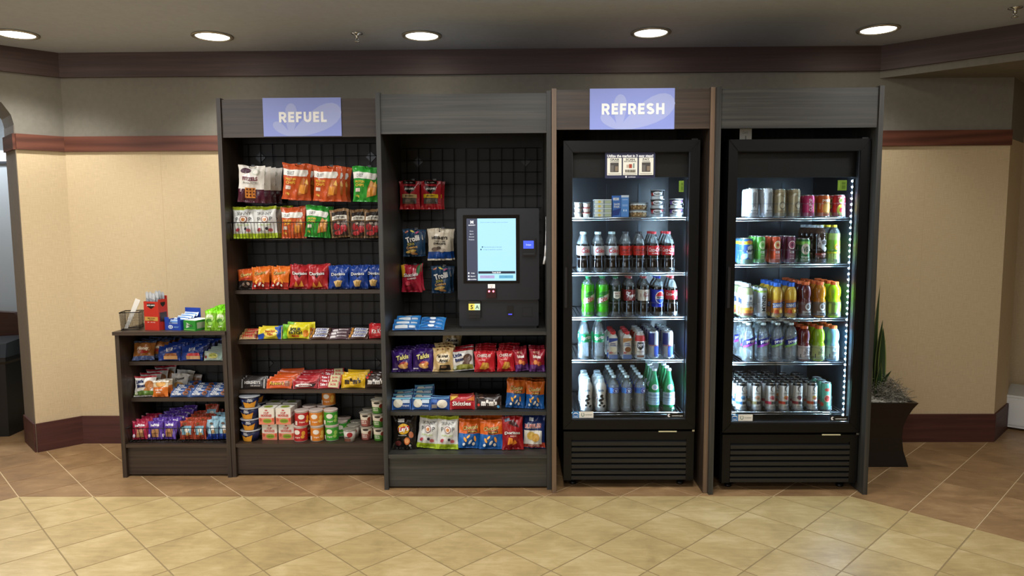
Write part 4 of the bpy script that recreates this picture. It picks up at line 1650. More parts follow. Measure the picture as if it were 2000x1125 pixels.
P_GATO = [(0.86, 0), (.99, .006), (1, .012), (1, .088), (.95, .095), (.86, .103), (.86, .110), (.97, .120), (1, .135), (.99, .148), (.90, .164), (.70, .176), (.56, .181), (.55, .184), (.55, .190)]
P_RIBS = [(0.85, 0), (1, .006)] + [(1 if k % 2 == 0 else .95, .012 + .009 * k) for k in range(10)] + [(1, .105), (1, .135), (.97, .145), (.85, .160), (.60, .175), (.38, .186), (.34, .189), (.34, .199)]
P_PELL = [(0.9, 0), (1, .006), (1, .125), (.96, .14), (.78, .165), (.55, .19), (.42, .21), (.38, .228), (.40, .232), (.40, .238)]
P_MILK = [(0.88, 0), (1, .006), (1, .03), (.90, .07), (.88, .085), (.95, .11), (1, .13), (.97, .145), (.75, .160), (.55, .166), (.55, .17), (.55, .178)]
P_TEA = [(0.85, 0), (1, .006), (1, .03), (.96, .045), (1, .055), (1, .125), (.96, .135), (1, .148), (.98, .16), (.85, .178), (.60, .192), (.45, .199), (.44, .205)]
P_PROP = [(0.85, 0), (1, .006), (1, .085), (.97, .09), (1, .095), (1, .135), (.99, .15), (.90, .168), (.65, .187), (.42, .197), (.38, .200), (.38, .212)]
P_JUICE = [(0.88, 0), (1, .006), (1, .05), (.94, .07), (.94, .09), (1, .10), (1, .13), (.95, .145), (.75, .162), (.56, .170), (.55, .178)]
R_ = 0.0335
COLA = wet('080404', .05)


def soda(nm, lab, specs, cap, liquid=COLA, fill=.158, prof=P_SODA, z=(.094, .146), capr=.0142, neck=NECK, R=R_, ch=(.2115, .2245), arc=75):
    return bottle(nm, R, prof, fill, liquid, neck, (z[0], z[1], lab, specs, arc), (capr, ch[0], ch[1], cap) if cap else None)


K = {}
K['diet'] = soda('cola_bottle', 'C9CDD2', [('t', 'Diet', -0.1, 0.82, 0.16, 'B3202A'), ('t', 'Coke', 0.1, 0.52, 0.46, 'C21F2C', {'w': 0.62, 'b': 0.03}), ('r', -0.9, 0.05, 0.9, 0.16, 'B4B8BE')], 'CDE4E8')
K['zero'] = soda('cola_bottle', 'C8291F', [('t', 'Coca-Cola', 0.0, 0.62, 0.36, '14090A', {'w': 0.75, 'sh': 0.25, 'b': 0.02}), ('t', 'ZERO SUGAR', 0.0, 0.25, 0.13, '14090A', {'w': 0.45})], '15161A')
K['coke'] = soda('cola_bottle', 'D01E2A', [('t', 'Coca-Cola', 0.1, 0.6, 0.44, 'FFFFFF', {'w': 0.8, 'sh': 0.25, 'b': 0.015}), ('t', 'ORIGINAL', 0.1, 0.2, 0.12, 'FFFFFF', {'w': 0.35}), ('r', -0.98, 0.0, -0.86, 1, 'E9DCDC')], 'D8343E')
DEW = wet('46C41E')
K['dew'] = soda('citrus_soda_bottle', '4DBB22', [('p', [(-.9, .15), (.9, .5), (.9, .85), (-.9, .5)], 'E9F0E4'), ('t', 'Mtn', -0.25, 0.63, 0.16, '14661F', {'w': .3, 'sh': .2, 'rot': 12, 'b': .03}), ('t', 'DEW', 0.1, 0.46, 0.24, 'C8202C', {'w': .5, 'sh': .25, 'rot': 12, 'b': .04}), ('p', [(-.7, .75), (-.2, .95), (.6, .95), (.2, .72)], '1F7A2A')], '1FA060', DEW, .178, P_DOME, (.055, .145))
K['ginger'] = soda('ginger_ale_bottle', '10291A', [('p', [(-.45, .3), (0, .15), (.45, .3), (.45, .85), (-.45, .85)], 'E4DECB'), ('t', 'SINCE', 0, .68, .13, '8A1F28'), ('t', '1904', 0, .45, .16, '1F3A26')], '147A4A', wet('12261A'), .175, P_DOME, (.088, .150))
K['pepper'] = soda('dark_soda_bottle', '7A1E22', [('t', 'Dr', -0.35, .72, .26, 'FFFFFF', {'sh': .2, 'rot': 8, 'b': .03}), ('t', 'Pepper', 0.1, .5, .3, 'FFFFFF', {'w': .55, 'sh': .2, 'rot': 8, 'b': .03}), ('t', '23', -.1, .2, .18, 'F0DCDC')], 'A02A30', COLA, .172, P_DOME, (.088, .150))
K['dietpepper'] = soda('dark_soda_bottle', 'E3E0D6', [('e', .15, .5, .4, .38, 'C9BDB4'), ('t', 'Dr', 0.05, .68, .2, '7A1E22', {'sh': .2, 'b': .02}), ('t', 'Pepper', 0.15, .48, .22, '7A1E22', {'w': .36, 'sh': .2}), ('t', 'DIET', -.55, .5, .12, '7A1E22', {'rot': 90})], 'A02A30', COLA, .172, P_DOME, (.088, .150))
K['pepsi'] = soda('cola_bottle', '1B34C0', [('e', .35, .55, .62, .36, 'FFFFFF'), ('p', [(-.2, .62), (.05, .82), (.35, .88), (.65, .82), (.9, .62)], 'D5202F'), ('p', [(-.2, .46), (.9, .46), (.65, .27), (.35, .21), (.05, .27)], '1F4ED0'), ('t', 'PEPSI', .35, .545, .12, '10131C', {'w': .42, 'b': .04})], '2440D0', COLA, .165, P_DOME, (.052, .150))
K['coke2'] = soda('cola_bottle', 'CE2230', [('t', 'Coca-Cola', 0.05, 0.62, 0.36, 'FFFFFF', {'w': .85, 'sh': .25, 'b': .015}), ('r', -1, 0, 1, .2, 'B01824')], 'E0484E')
K['sprite'] = soda('lemon_lime_bottle', '1FA866', [('t', 'Sprite', 0.05, .6, .46, 'FFFFFF', {'w': .72, 'rot': 8, 'b': .03, 'sh': .1}), ('t', '0', .55, .2, .2, 'E8F6EC')], '2FB48A', WATER, .165, P_SPRT, (.096, .142))


def protein(nm, c1, c2, pic):
    R = 0.0245
    pf = [(R, 0), (R, .118), (R * .9, .126), (R * .55, .136), (R * .55, .14)]
    mb = MB().lathe(pf, plain('F2EEE4', .45), n=4 * 5, sq=0.85)
    S = lambda x, z, o: (x, -R * 1.0 - o - 0.0006, z)
    pm = ink(MB(), [('r', -1, 0, 1, .2, c1), ('p', [(-1, .78), (1, .9), (1, 1), (-1, 1)], c2), ('t', 'PREMIER', -.05, .74, .06, '2A4B9A', {'w': .6}), ('t', 'Protein', -.05, .66, .09, '2A4B9A', {'w': .65}), ('e', .1, .45, .7, .13, pic), ('t', '30g', -.5, .3, .09, 'C8202C', {'b': .03})], S, R, .118, off0=.0004, doff=.0003)
    cp = MB().lathe([(.0155, .1365), (.0155, .152), (.013, .155)], plain('C8262E', .4), n=18)
    k = Kind(nm, 'drink carton', mb.mesh(nm), [('printed_front', pm.mesh('printed_front')), ('cap', cp.mesh('cap'))])
    k.r, k.h = R * 1.05, .155
    return k


K['protA'] = protein('protein_shake_carton', '3E67B8', '2C4FA6', 'E8DFC0')
K['protB'] = protein('protein_shake_carton', '4A72BE', 'C98F5A', '8A5636')
MM = bottle('protein_shake_bottle', .0300, [(.9, 0), (1, .006), (1, .10), (.97, .118), (.72, .138), (.55, .142), (.55, .15)], .2, plain('EDE7DC', .4), plain('EDE7DC', .4),
            (.004, .138, None, [('r', -1, .72, 1, .96, 'D23A36'), ('p', [(-.45, .68), (.45, .68), (.45, .45), (0, .34), (-.45, .45)], '1A1A1C'), ('t', 'MP', 0, .55, .14, 'FFFFFF', {'w': .3, 'b': .04}), ('t', 'CHOCOLATE', 0, .28, .045, '5A4A40', {'w': .42}), ('r', -.5, .04, .5, .12, 'A5602E')], 75), (.0168, .141, .157, 'D9E6EA'))
K['muscle'] = MM
K['energy'] = can('energy_drink_can', .0290, .157, 'B9C2CE', [('r', -1, .50, .05, .93, '26368E'), ('r', .05, .07, 1, .46, '2A4FB8'), ('t', 'Red Bull', 0, .485, .05, 'C8202C', {'w': .62, 'b': .03})], lidcol='AEB6BC')
K['milk'] = bottle('milk_bottle', .0325, P_MILK, .2, plain('EFEFEA', .35), plain('EFEFEA', .35),
                   (.01, .14, None, [('t', 'fairlife', 0, .86, .1, '2F6E9E', {'w': .4}), ('e', .1, .6, .25, .07, '17171A', 50), ('e', .25, .48, .2, .07, '1F1A18', -30), ('e', -.05, .42, .3, .06, '17171A', 20), ('e', .1, .3, .18, .07, '17171A', 70), ('e', -.15, .2, .16, .05, '17171A', 10), ('r', -.7, .1, -.55, .7, 'C9A9A0'), ('e', .4, .16, .22, .05, '201A18', 40)], 75), (.0195, .164, .186, 'DDEEF2'))
K['water'] = bottle('water_bottle', .0325, P_RIBS, .165, WATER, NECK, (.105, .136, '2A3FA0', [('r', -.7, 0, -.05, 1, '4A86D8'), ('e', .35, .5, .4, .42, 'EEF2FA'), ('e', .35, .5, .36, .37, '26307E'), ('t', 'pure', .35, .6, .2, 'FFFFFF', {'b': .03}), ('t', 'life', .35, .35, .2, 'FFFFFF', {'b': .03})], 75), (.0135, .190, .203, 'DDF0F6'))
GREENG = clear('2FA864', 0.62, 0.04, 'green_glass')
K['pell'] = bottle('mineral_water_bottle', .0330, P_PELL, .165, GREENG, GREENG, (.03, .158, None, [('r', -1, .05, 1, .62, 'A9CFE4'), ('t', 'S.PELLEGRINO', 0, .5, .075, '2A4A8A', {'w': .7}), ('r', -.8, .34, .8, .36, '6E9AC0'), ('r', -.8, .26, .8, .28, '6E9AC0'), ('p', [(.2, .1), (.9, .1), (.9, .3)], '6A9CDE'), ('e', .1, .86, .42, .13, 'D8E4EA'), ('e', .1, .86, .25, .08, 'A8C4D8')], 75), (.0142, .229, .243, 'CFE0E8'))

# right cooler
K['white_can'] = can('energy_drink_can', .0325, .160, 'E3E9EE', [('r', .05, .35, .14, .85, '6A7078'), ('r', .22, .38, .31, .88, '5A6068'), ('r', .39, .33, .48, .85, '6A7078'), ('t', 'MONSTER', .25, .24, .05, '5A6068', {'w': .4}), ('t', 'ULTRA', .25, .17, .035, '7A8088', {'w': .25}), ('e', -.5, .7, .2, .06, 'C8D0D8')], lidcol='D8DCE0')
K['beige_can'] = can('coffee_can', .0315, .155, 'B7A987', [('e', .3, .42, .4, .14, '6E6450'), ('e', .3, .42, .28, .10, 'CFC4A6'), ('t', 'LATTE', .2, .23, .05, '5E553F', {'w': .4}), ('e', -.2, .8, .3, .04, 'D8CEB4', 30), ('e', .3, .75, .3, .03, '8E8262', -20)], bands=((.78, .92, 'A59672'),), lidcol='D8D4C8')
K['pink_can'] = can('soda_can', .0330, .122, 'C42F6B', [('e', .75, .45, .35, .3, 'D8D23A'), ('t', 'OLIPOP', -.1, .55, .16, 'FFE8F0', {'rot': 90, 'w': .75, 'b': .02})], lidcol='E08AB0')
K['orange_can'] = can('soda_can', .0330, .122, 'D9652A', [('e', .1, .42, .55, .3, 'E89A3A'), ('e', .1, .42, .4, .22, 'F0B25A'), ('t', 'poppi', .05, .78, .14, 'FFF0DC', {'w': .5, 'b': .03}), ('t', 'orange', -.75, .5, .07, 'FFE0B0', {'rot': 90})], lidcol='E8C0A0')
K['red_can'] = can('soda_can', .0330, .122, 'B9283A', [('e', 0, .32, .52, .26, 'D8CE4A'), ('e', 0, .32, .22, .11, 'C0283A'), ('e', 0, .74, .34, .14, 'E6D9A0'), ('e', 0, .74, .2, .08, '7A8A3A'), ('t', 'poppi', 0, .9, .07, 'FFE8E0', {'w': .4})], lidcol='E0A0A8')
K['tropic_can'] = can('iced_tea_can', .0365, .140, '3E6DB0', [('r', -1, .0, 1, .18, '6FA07A'), ('e', .3, .55, .55, .18, 'DCE8E8', 20), ('e', -.5, .6, .4, .14, '25498E', -30), ('e', -.4, .3, .45, .1, '9CC4D8', 25), ('e', .4, .28, .5, .1, '8A9E98', -15), ('t', 'Mango', .3, .55, .12, '1D2C4A', {'w': .5, 'sh': .3, 'rot': 18, 'b': .03}), ('e', .1, .86, .3, .06, 'D98A2A')], bands=((.76, .92, 'D9CF3A'),), lidcol='D8DCC0')
for nm, c, c2 in (('lime_can', '5FB24A', 'A8DC8A'), ('coral_can', 'D2532F', 'E8C07A'), ('plum_can', '6B2B45', 'A8506A')):
    K[nm] = can('sparkling_juice_can', .0275, .152, c, [('e', .1, .68, .5, .15, 'F0E2D0'), ('e', .1, .68, .42, .125, c2), ('e', .1, .68, .2, .06, c), ('t', 'IZZE', .1, .42, .08, 'FFFFFF', {'w': .3}), ('r', -.2, .30, .4, .315, 'F0E0E0'), ('r', -.2, .24, .4, .255, 'F0E0E0'), ('r', -.2, .18, .4, .195, 'F0E0E0')], lidcol='C8CCC8')
K['veg_can'] = can('vegetable_juice_can', .0315, .138, '2F6E3A', [('e', 0, .58, .55, .22, 'D8C8B4'), ('t', 'V8', 0, .58, .22, '234A2A', {'w': .32, 'b': .03, 'sh': .2}), ('t', 'Original', 0, .27, .08, 'F0F4EA', {'w': .5}), ('r', -.6, .1, .6, .2, 'A8C8A0')], bands=((.75, .92, '7FB64A'),), lidcol='C0C8BC')
K['dark_tea'] = bottle('iced_tea_bottle', .0345, P_TEA, .165, wet('33231C'), clear('8A6A58', .35, .05, 'brown_neck'), (.028, .15, None, [('r', -.8, .05, .8, .14, '5A2A22'), ('r', -.8, .15, .8, .24, '8A2A24'), ('t', 'PEACH', .2, .19, .06, 'F0DCC8'), ('e', .2, .72, .45, .14, '8E8A8A'), ('e', .2, .72, .3, .09, '4A3A36'), ('p', [(-.6, .6), (.3, .3), (.8, .42), (-.2, .66)], 'B9B4B2'), ('p', [(-.5, .88), (-.1, .5), (.0, .55), (-.3, .95)], 'C9C6C6')], 75), (.0185, .196, .211, 'C6D4E0'))
K['green_tea'] = bottle('iced_tea_bottle', .0340, P_TEA, .165, clear('CDE88A', .55, .05, 'pale_tea'), NECK, (.055, .128, '86C832', [('r', -1, 0, 1, .12, 'D8E23A'), ('e', .3, .5, .42, .28, 'F0D83A'), ('e', .3, .5, .3, .14, 'C8302A'), ('t', 'Lipton', .3, .5, .1, 'FFFFFF', {'w': .24}), ('t', 'GREEN TEA', .2, .2, .1, '2A5A1A', {'w': .5})], 75), (.0165, .198, .211, 'F0DC2A'))
K['vitamin'] = bottle('kombucha_bottle', .0350, P_JUICE, .165, wet('B9BE8A', .12), NECK, (.012, .128, 'E6E8E4', [('r', -1, 0, 1, .12, 'C9582A'), ('r', -1, .12, 1, .26, 'DE8A3A'), ('r', -1, .26, 1, .38, 'E8B83A'), ('e', .45, .38, .16, .07, 'A8763A'), ('t', 'HUMM', .3, .62, .09, '7A7E84', {'w': .35}), ('t', 'PROBIOTIC', .3, .52, .04, '8A8E94', {'w': .4}), ('e', .4, .82, .14, .07, '7A7E88'), ('r', -1, .55, -.7, .8, '3A4A6A')], 75), (.0215, .170, .188, 'E9F4F4'))
K['mynd'] = can('energy_tea_can', .0275, .166, 'D5DDE0', [('t', 'MYND', .25, .48, .13, '1E2226', {'rot': 90, 'w': 1.15, 'b': .02})], bands=((.84, .95, 'A9D05A'),), lidcol='B8C878')
K['sunny'] = bottle('orange_juice_bottle', .0320, P_JUICE, .2, wet('E2B23C', .12), wet('E2B23C', .12), (.008, .098, 'D98A34', [('r', -1, 0, 1, .16, 'E8B23A'), ('p', [(-.75, .5), (.75, .56), (.75, .86), (-.75, .8)], '24489A'), ('t', 'SUNNY D', 0, .68, .2, 'FFFFFF', {'w': .68, 'b': .04, 'rot': 3}), ('e', -.2, .26, .3, .16, 'C8481E'), ('e', .3, .3, .25, .13, 'F0C04A')], 75), (.0205, .171, .194, '2F6ED8'))


def sport(nm, liq, lab, specs, cat='drink bottle'):
    return bottle(nm, .0335, P_GATO, .2, wet(liq, .1), wet(liq, .1), (.010, .086, lab, specs, 75), (.0215, .1795, .197, 'E0672E'))


G_ = [('r', -.6, .05, .6, .35, 'B9B4AE'), ('e', .05, .66, .36, .27, 'F2F2F2'), ('e', .05, .66, .2, .15, '6A5A52'), ('r', .05, .62, .36, .72, 'F2F2F2'), ('r', -.3, .16, .3, .22, '4A4440')]
K['gat_red'] = sport('sports_drink_bottle', '5E1B1C', '6A4038', G_)
K['gat_amber'] = sport('sports_drink_bottle', 'C47A14', '7A6450', G_)
K['gat_lime'] = sport('sports_drink_bottle', 'A6DE1A', '7FA040', [('p', [(-.1, .1), (.3, .9), (.55, .9), (.15, .1)], 'D8F0C0'), ('r', -.95, .1, -.6, .9, 'C8F05A'), ('e', .5, .6, .4, .3, 'A8D83A'), ('r', -1, 0, 1, .08, 'C8F03A')])
Z_ = [('t', 'G', .1, .72, .2, '3A3A3E', {'b': .03}), ('t', 'ZERO', .1, .5, .2, '3A3A3E', {'w': .42, 'rot': 5, 'b': .01}), ('r', -.1, .24, .5, .29, '6A6A70'), ('r', -.65, .12, -.55, .4, '3A3A40')]
K['zero_red'] = sport('sports_drink_bottle', '6A1216', 'D5CCCC', Z_)
K['zero_lime'] = sport('sports_drink_bottle', '9CC61E', 'BFD08A', Z_)
K['zero_blue'] = sport('sports_drink_bottle', '86C2E2', 'BFDCE8', Z_)


def propel(b):
    return bottle('flavored_water_bottle', .0335, P_PROP, .178, WATER, NECK, (.06, .15, None, [('p', [(-1, .28), (1, .62), (1, .95), (-1, .62)], '232A86'), ('p', [(-1, .14), (1, .48), (1, .62), (-1, .28)], b), ('t', 'propel', .15, .64, .2, 'FFFFFF', {'w': .7, 'rot': 11, 'b': .03})], 75), (.0148, .201, .215, 'DDEEF0'))


K['propel_p'] = propel('B04AC0')
K['propel_g'] = propel('8CC06A')
for nm, c, c2 in (('c_blue', '2A5E8E', '5A9AC0'), ('c_peach', '9A8A5A', 'E0A080'), ('c_pink', 'B8304A', 'D86A6A'), ('c_orange', 'C8402A', 'D8843A'), ('c_berry', '8A2430', '6A3A4A'), ('c_mango', 'C24A24', 'D8B04A')):
    K[nm] = can('fitness_drink_can', .0280, .157, 'DAD9D4', [('e', .2, .80, .32, .10, '4A4A4E'), ('e', .3, .79, .28, .085, 'DAD9D4'), ('t', 'CELSIUS', .15, .635, .045, '3A3A3E', {'w': .4}), ('e', .15, .48, .35, .07, c2), ('e', .25, .45, .2, .05, c), ('r', -1, .24, .0, .34, c), ('r', .02, .24, .9, .34, '3A3436'), ('t', '12 OZ', .2, .16, .06, '4A4A4E', {'w': .3})], top='1A1A1C', lidcol='26262A')
K['teal_can'] = can('fitness_drink_can', .0280, .157, '6FC3AC', [('e', .1, .76, .4, .06, 'D8584E'), ('e', .1, .44, .45, .13, 'E8B0A0'), ('e', .1, .44, .36, .10, 'D0483E'), ('e', -.7, .22, .35, .08, 'D8584E')], lidcol='D8DCDC')


def lane(ci, si, li, kn, desc, rows=2, turn=0, jit=8, two=1, dx=0.0):
    Z = (Z1, Z2)[ci][si]
    LX, r = (L1, L2)[ci][si][li]
    ys = (YS1, YS2)[ci]
    k = K[kn]
    cn = ('left cooler', 'right cooler')[ci]
    rd = random.Random(ci * 100 + si * 10 + li)
    for q in range(rows):
        y = ys + 0.006 + r + q * (2 * k.r + 0.0065)
        a = turn + rd.uniform(-jit, jit) + (rd.uniform(-40, 40) if q else 0)
        place(k, (LX + dx + (rd.uniform(-.002, .002) if q else 0), y, Z + 0.0008), '%s, %s in its lane, %s, %s' % (desc, ORD[q], SHELF[si], cn),
              '%s on %s of %s' % (desc, SHELF[si], cn), (0, 0, math.radians(a)))


T3 = ['left', 'middle', 'right']
for q in range(3):
    lane(0, 1, q, 'diet', 'silver-label cola bottle of the %s lane' % T3[q], 2, 12 - 6 * q)
for q in range(2):
    lane(0, 1, 3 + q, 'zero', 'red-label dark-capped cola bottle, %s lane' % ('left', 'right')[q], 2, 5)
for q in range(2):
    lane(0, 1, 5 + q, 'coke', 'red-label red-capped cola bottle, %s lane' % ('left', 'right')[q], 3, -12)
for q in range(2):
    lane(0, 2, q, 'dew', 'bright green soda bottle, %s lane' % ('left', 'right')[q], 2, 8)
lane(0, 2, 2, 'ginger', 'dark green-capped ginger ale bottle', 2)
lane(0, 2, 3, 'pepper', 'dark soda bottle with maroon label', 2)
lane(0, 2, 4, 'dietpepper', 'dark soda bottle with off-white label', 2)
lane(0, 2, 5, 'pepsi', 'blue-label blue-capped cola bottle', 2, -10)
lane(0, 2, 6, 'coke2', 'red-label cola bottle beside blue one', 2, -5)
for q in range(2):
    lane(0, 3, q, 'sprite', 'clear green-label soda bottle of the %s lane' % ('left', 'right')[q], 2, 8)
lane(0, 3, 2, 'protA', 'red-capped shake carton with blue corner', 4, 0, 3)
lane(0, 3, 3, 'protB', 'red-capped shake carton with tan corner', 4, 0, 3)
lane(0, 3, 4, 'muscle', 'white shake bottle with red shoulder', 4, -5)
for q in range(2):
    lane(0, 3, 5 + q, 'energy', 'blue-silver energy can of the %s lane' % ('left', 'right')[q], 5, -8, 20)
for q in range(2):
    lane(0, 4, q, 'milk', 'white milk bottle with splashes, %s lane' % ('left', 'right')[q], 4, 0, 10)
for q in range(3):
    lane(0, 4, 2 + q, 'water', 'clear blue-label water bottle of the %s lane' % T3[q], 5, -10 + 8 * q)
for q in range(2):
    lane(0, 4, 5 + q, 'pell', 'green glass water bottle of the %s lane' % ('left', 'right')[q], 4, -6)
# right cooler
for q in range(2):
    lane(1, 0, q, 'white_can', 'tall white energy can of the %s lane' % ('left', 'right')[q], 2, -5)
for q in range(2):
    lane(1, 0, 2 + q, 'beige_can', 'beige coffee can of the %s lane' % ('left', 'right')[q], 2, -10)
lane(1, 0, 4, 'pink_can', 'magenta soda can with yellow fruit', 2)
lane(1, 0, 5, 'orange_can', 'orange soda can', 2)
lane(1, 0, 6, 'red_can', 'red soda can with yellow ring', 2)
lane(1, 1, 0, 'tropic_can', 'blue and yellow iced tea can', 2)
lane(1, 1, 1, 'lime_can', 'slim lime green juice can', 3)
lane(1, 1, 2, 'coral_can', 'slim coral orange juice can', 3)
lane(1, 1, 3, 'plum_can', 'slim plum purple juice can', 3)
lane(1, 1, 4, 'veg_can', 'dark green vegetable juice can', 2)
lane(1, 1, 5, 'dark_tea', 'brown tea bottle with white cap', 4)
lane(1, 1, 6, 'green_tea', 'green-label tea bottle with yellow cap', 4, -8)
lane(1, 2, 0, 'vitamin', 'pale juice bottle with white cap', 3, -12)
lane(1, 2, 1, 'mynd', 'slim pale can with upright lettering', 3, -10, 4)
for q in range(2):
    lane(1, 2, 2 + q, 'sunny', 'orange juice bottle with blue cap, %s lane' % ('left', 'right')[q], 4)
lane(1, 2, 4, 'gat_red', 'dark red sports drink with grey label', 5)
lane(1, 2, 5, 'gat_amber', 'amber orange sports drink bottle', 4)
lane(1, 2, 6, 'gat_lime', 'lime sports drink with green label', 4)
for q in range(2):
    lane(1, 3, q, 'propel_p', 'clear water bottle with purple stripe, %s lane' % ('left', 'right')[q], 4, 5)
for q in range(2):
    lane(1, 3, 2 + q, 'propel_g', 'clear water bottle with green stripe, %s lane' % ('left', 'right')[q], 4, 0)
lane(1, 3, 4, 'zero_red', 'dark red sports drink with white label', 5)
lane(1, 3, 5, 'zero_lime', 'lime sports drink with pale label', 5)
lane(1, 3, 6, 'zero_blue', 'light blue sports drink bottle', 4)
for q, (kn, ds) in enumerate((('c_blue', 'white black-topped can with blue band'), ('c_peach', 'white black-topped can with khaki band'), ('c_pink', 'white black-topped can with pink band'),
                              ('c_orange', 'white black-topped can with orange band'), ('c_berry', 'white black-topped can with maroon band'), ('c_mango', 'white black-topped can with rust band'))):
    lane(1, 4, q, kn, ds, 6 if q < 4 else 5, -10, 12)
lane(1, 4, 6, 'teal_can', 'teal can with red fruit print', 3, -5)

# chilled food on the left cooler's top shelf
zt_, yt_ = Z1[0] + 0.0008, YS1
FOODW = plain('E4E0D6', .6)
cup_w = tub('dessert_cup', 'food cup', .0165, .0205, .021, FOODW, clear('E8F2F6', .25, .06, 'cup_lid'), [('r', -1, .15, 1, .75, 'D8D4CC')], lidh=.006)
cup_r = tub('dessert_cup', 'food cup', .0165, .0205, .021, FOODW, plain('C85A54', .4), [('r', -1, .15, 1, .75, 'D8D4CC')], lidh=.004)
for ri, rw in enumerate(('bottom', 'middle', 'top')):
    for cq, (px, kk) in enumerate(((1129, cup_w), (1145.5, cup_r if ri in (0, 1) else cup_w))):
        place(kk, (at(px, 410, yt_ + .03).x, yt_ + .03, zt_ + ri * .0275), '%s white dessert cup of the %s stack, top shelf, left cooler' % (rw, ('left', 'right')[cq]), 'dessert cups on the left cooler top shelf')
EGG = plain('E6C25A', .5)
sq1 = carton('snack_container', 'food container', .056, .06, .024, clear('E6F0F2', .45, .08, 'tray'), [('r', -.8, .1, .8, .75, 'DCD8C4'), ('e', .1, .45, .3, .3, 'E0C25A'), ('r', -1, .86, 1, 1, 'F0F4F4')])
sq2 = carton('snack_container', 'food container', .040, .06, .024, clear('E6F0F2', .45, .08, 'tray'), [('r', -.8, .1, .8, .7, 'B9C09A'), ('r', -1, .86, 1, 1, 'F0F4F4')])
for ri, rw in enumerate(('lowest', 'second lowest', 'second highest', 'highest')):
    for cq, (px, kk) in enumerate(((1169.5, sq1), (1187, sq2))):
        place(kk, (at(px, 410, yt_ + .02).x, yt_ + .012, zt_ + ri * .0245), '%s clear snack container, %s column beside the blue carton' % (rw, ('left', 'right')[cq]), 'clear snack containers on the left cooler top shelf')
blue_c = carton('blue_milk_carton', 'food carton', .046, .046, .118, '3F78C8', [('r', -.9, .78, .5, .9, 'E8EEF4'), ('t', 'FIT', -.2, .84, .06, '8A2A3A', {'w': .3}), ('t', 'SAFE', 0, .60, .09, 'EAF2FC', {'w': .7, 'b': .03}), ('t', 'FAIR', 0, .48, .09, 'EAF2FC', {'w': .7, 'b': .03}), ('p', [(-1, .3), (1, .42), (.5, .1), (-1, .05)], '1F3E8E')],
                sides=[('t', 'MILK', 0, .8, .07, 'E0ECFA'), ('e', -.3, .35, .2, .06, 'CFE2F6'), ('e', .3, .35, .2, .06, 'CFE2F6')], top=None)
place(blue_c, (at(1204.5, 410, yt_ + .02).x, yt_ + .018, zt_), 'tall blue printed carton, left of the pair on top shelf, left cooler', 'blue cartons on the left cooler top shelf')
blue_d = carton('blue_milk_carton', 'food carton', .042, .046, .120, '5C97DC', [('r', -1, .9, 1, 1, 'E8EEF4'), ('t', 'NUTRITION', 0, .8, .05, 'E0ECFA', {'w': .7}), ('r', -.7, .55, .7, .57, 'BFD8F2'), ('r', -.7, .5, .7, .52, 'BFD8F2'), ('e', -.3, .3, .2, .05, 'D8E8F8'), ('e', .3, .3, .2, .05, 'D8E8F8')])
place(blue_d, (at(1220.5, 410, yt_ + .02).x, yt_ + .018, zt_), 'tall blue printed carton, right of the pair on top shelf, left cooler', 'blue cartons on the left cooler top shelf')
gran = tub('granola_tub', 'food tub', .044, .049, .033, plain('8A6A40', .7), clear('EDF2F2', .3, .06, 'tub_lid'), [('e', k_ / 6 - .9, .5 + .25 * math.sin(k_ * 2.1), .08, .14, ('B8905A', '5A4024', 'C8A878')[k_ % 3]) for k_ in range(12)], bands=((.75, 1.0, 'D8DCD8'),), lidh=.006)
for ri, rw in enumerate(('lower', 'upper')):
    place(gran, (at(1246.5, 410, yt_ + .06).x, yt_ + .062, zt_ + ri * .0395), '%s round granola tub, stacked right of the blue cartons' % rw, 'granola tubs on the left cooler top shelf')


def yog(c1, c2):
    return tub('yogurt_cup', 'yogurt cup', .031, .038, .046, plain('17181C', .35), plain('D8DEE2', .3, .4), [('r', -1, .0, 1, .3, 'C8D2D8'), ('r', -.9, .62, .9, .86, c1), ('e', 0, .6, .6, .26, 'E8ECEE'), ('t', 'Ratio', 0, .6, .24, '2A2C30', {'w': .4, 'b': .03}), ('e', -.7, .55, .2, .18, c2)], lidh=.003, lip=.002)


yr, yp, yk = yog('A82A36', 'C83A46'), yog('4A2A7A', '5A3A9A'), yog('26282C', 'B83A30')
for px, ks, nm in ((1283.5, (yr, yk, yk), 'left'), (1320, (yp, yp), 'right')):
    for ri, kk in enumerate(ks):
        place(kk, (at(px, 410, yt_ + .05).x, yt_ + .05, zt_ + ri * .0495), '%s yogurt cup in the %s stack, top shelf, left cooler' % (('bottom', 'second', 'third')[ri], nm), 'stacked yogurt cups', (0, 0, math.radians(-10)))
PACK_SEEN = set(o.name for o in D.objects)
# ------------------------------------------------------------------ snacks
def stand(k, px, py, Y, z, label, group, lean=8, rz=0, ry=0, sc=1.0):
    x = at(px, py, Y).x
    return place(k, (x, Y, z), label, group, (math.radians(-lean), math.radians(ry), math.radians(rz)), sc)


def settle(o, z, k):
    """lift a tilted pack until its lowest point rests on z"""
    if getattr(k, 'hung', False):
        return
    R_m = o.rotation_euler.to_matrix()
    r2, s_ = R_m[2], o.scale[0]
    if not hasattr(k, 'co'):
        k.co = [v.co.copy() for v in k.root.vertices]
    o.location.z = z + 0.0004 - s_ * min(r2[0] * c.x + r2[1] * c.y + r2[2] * c.z for c in k.co)


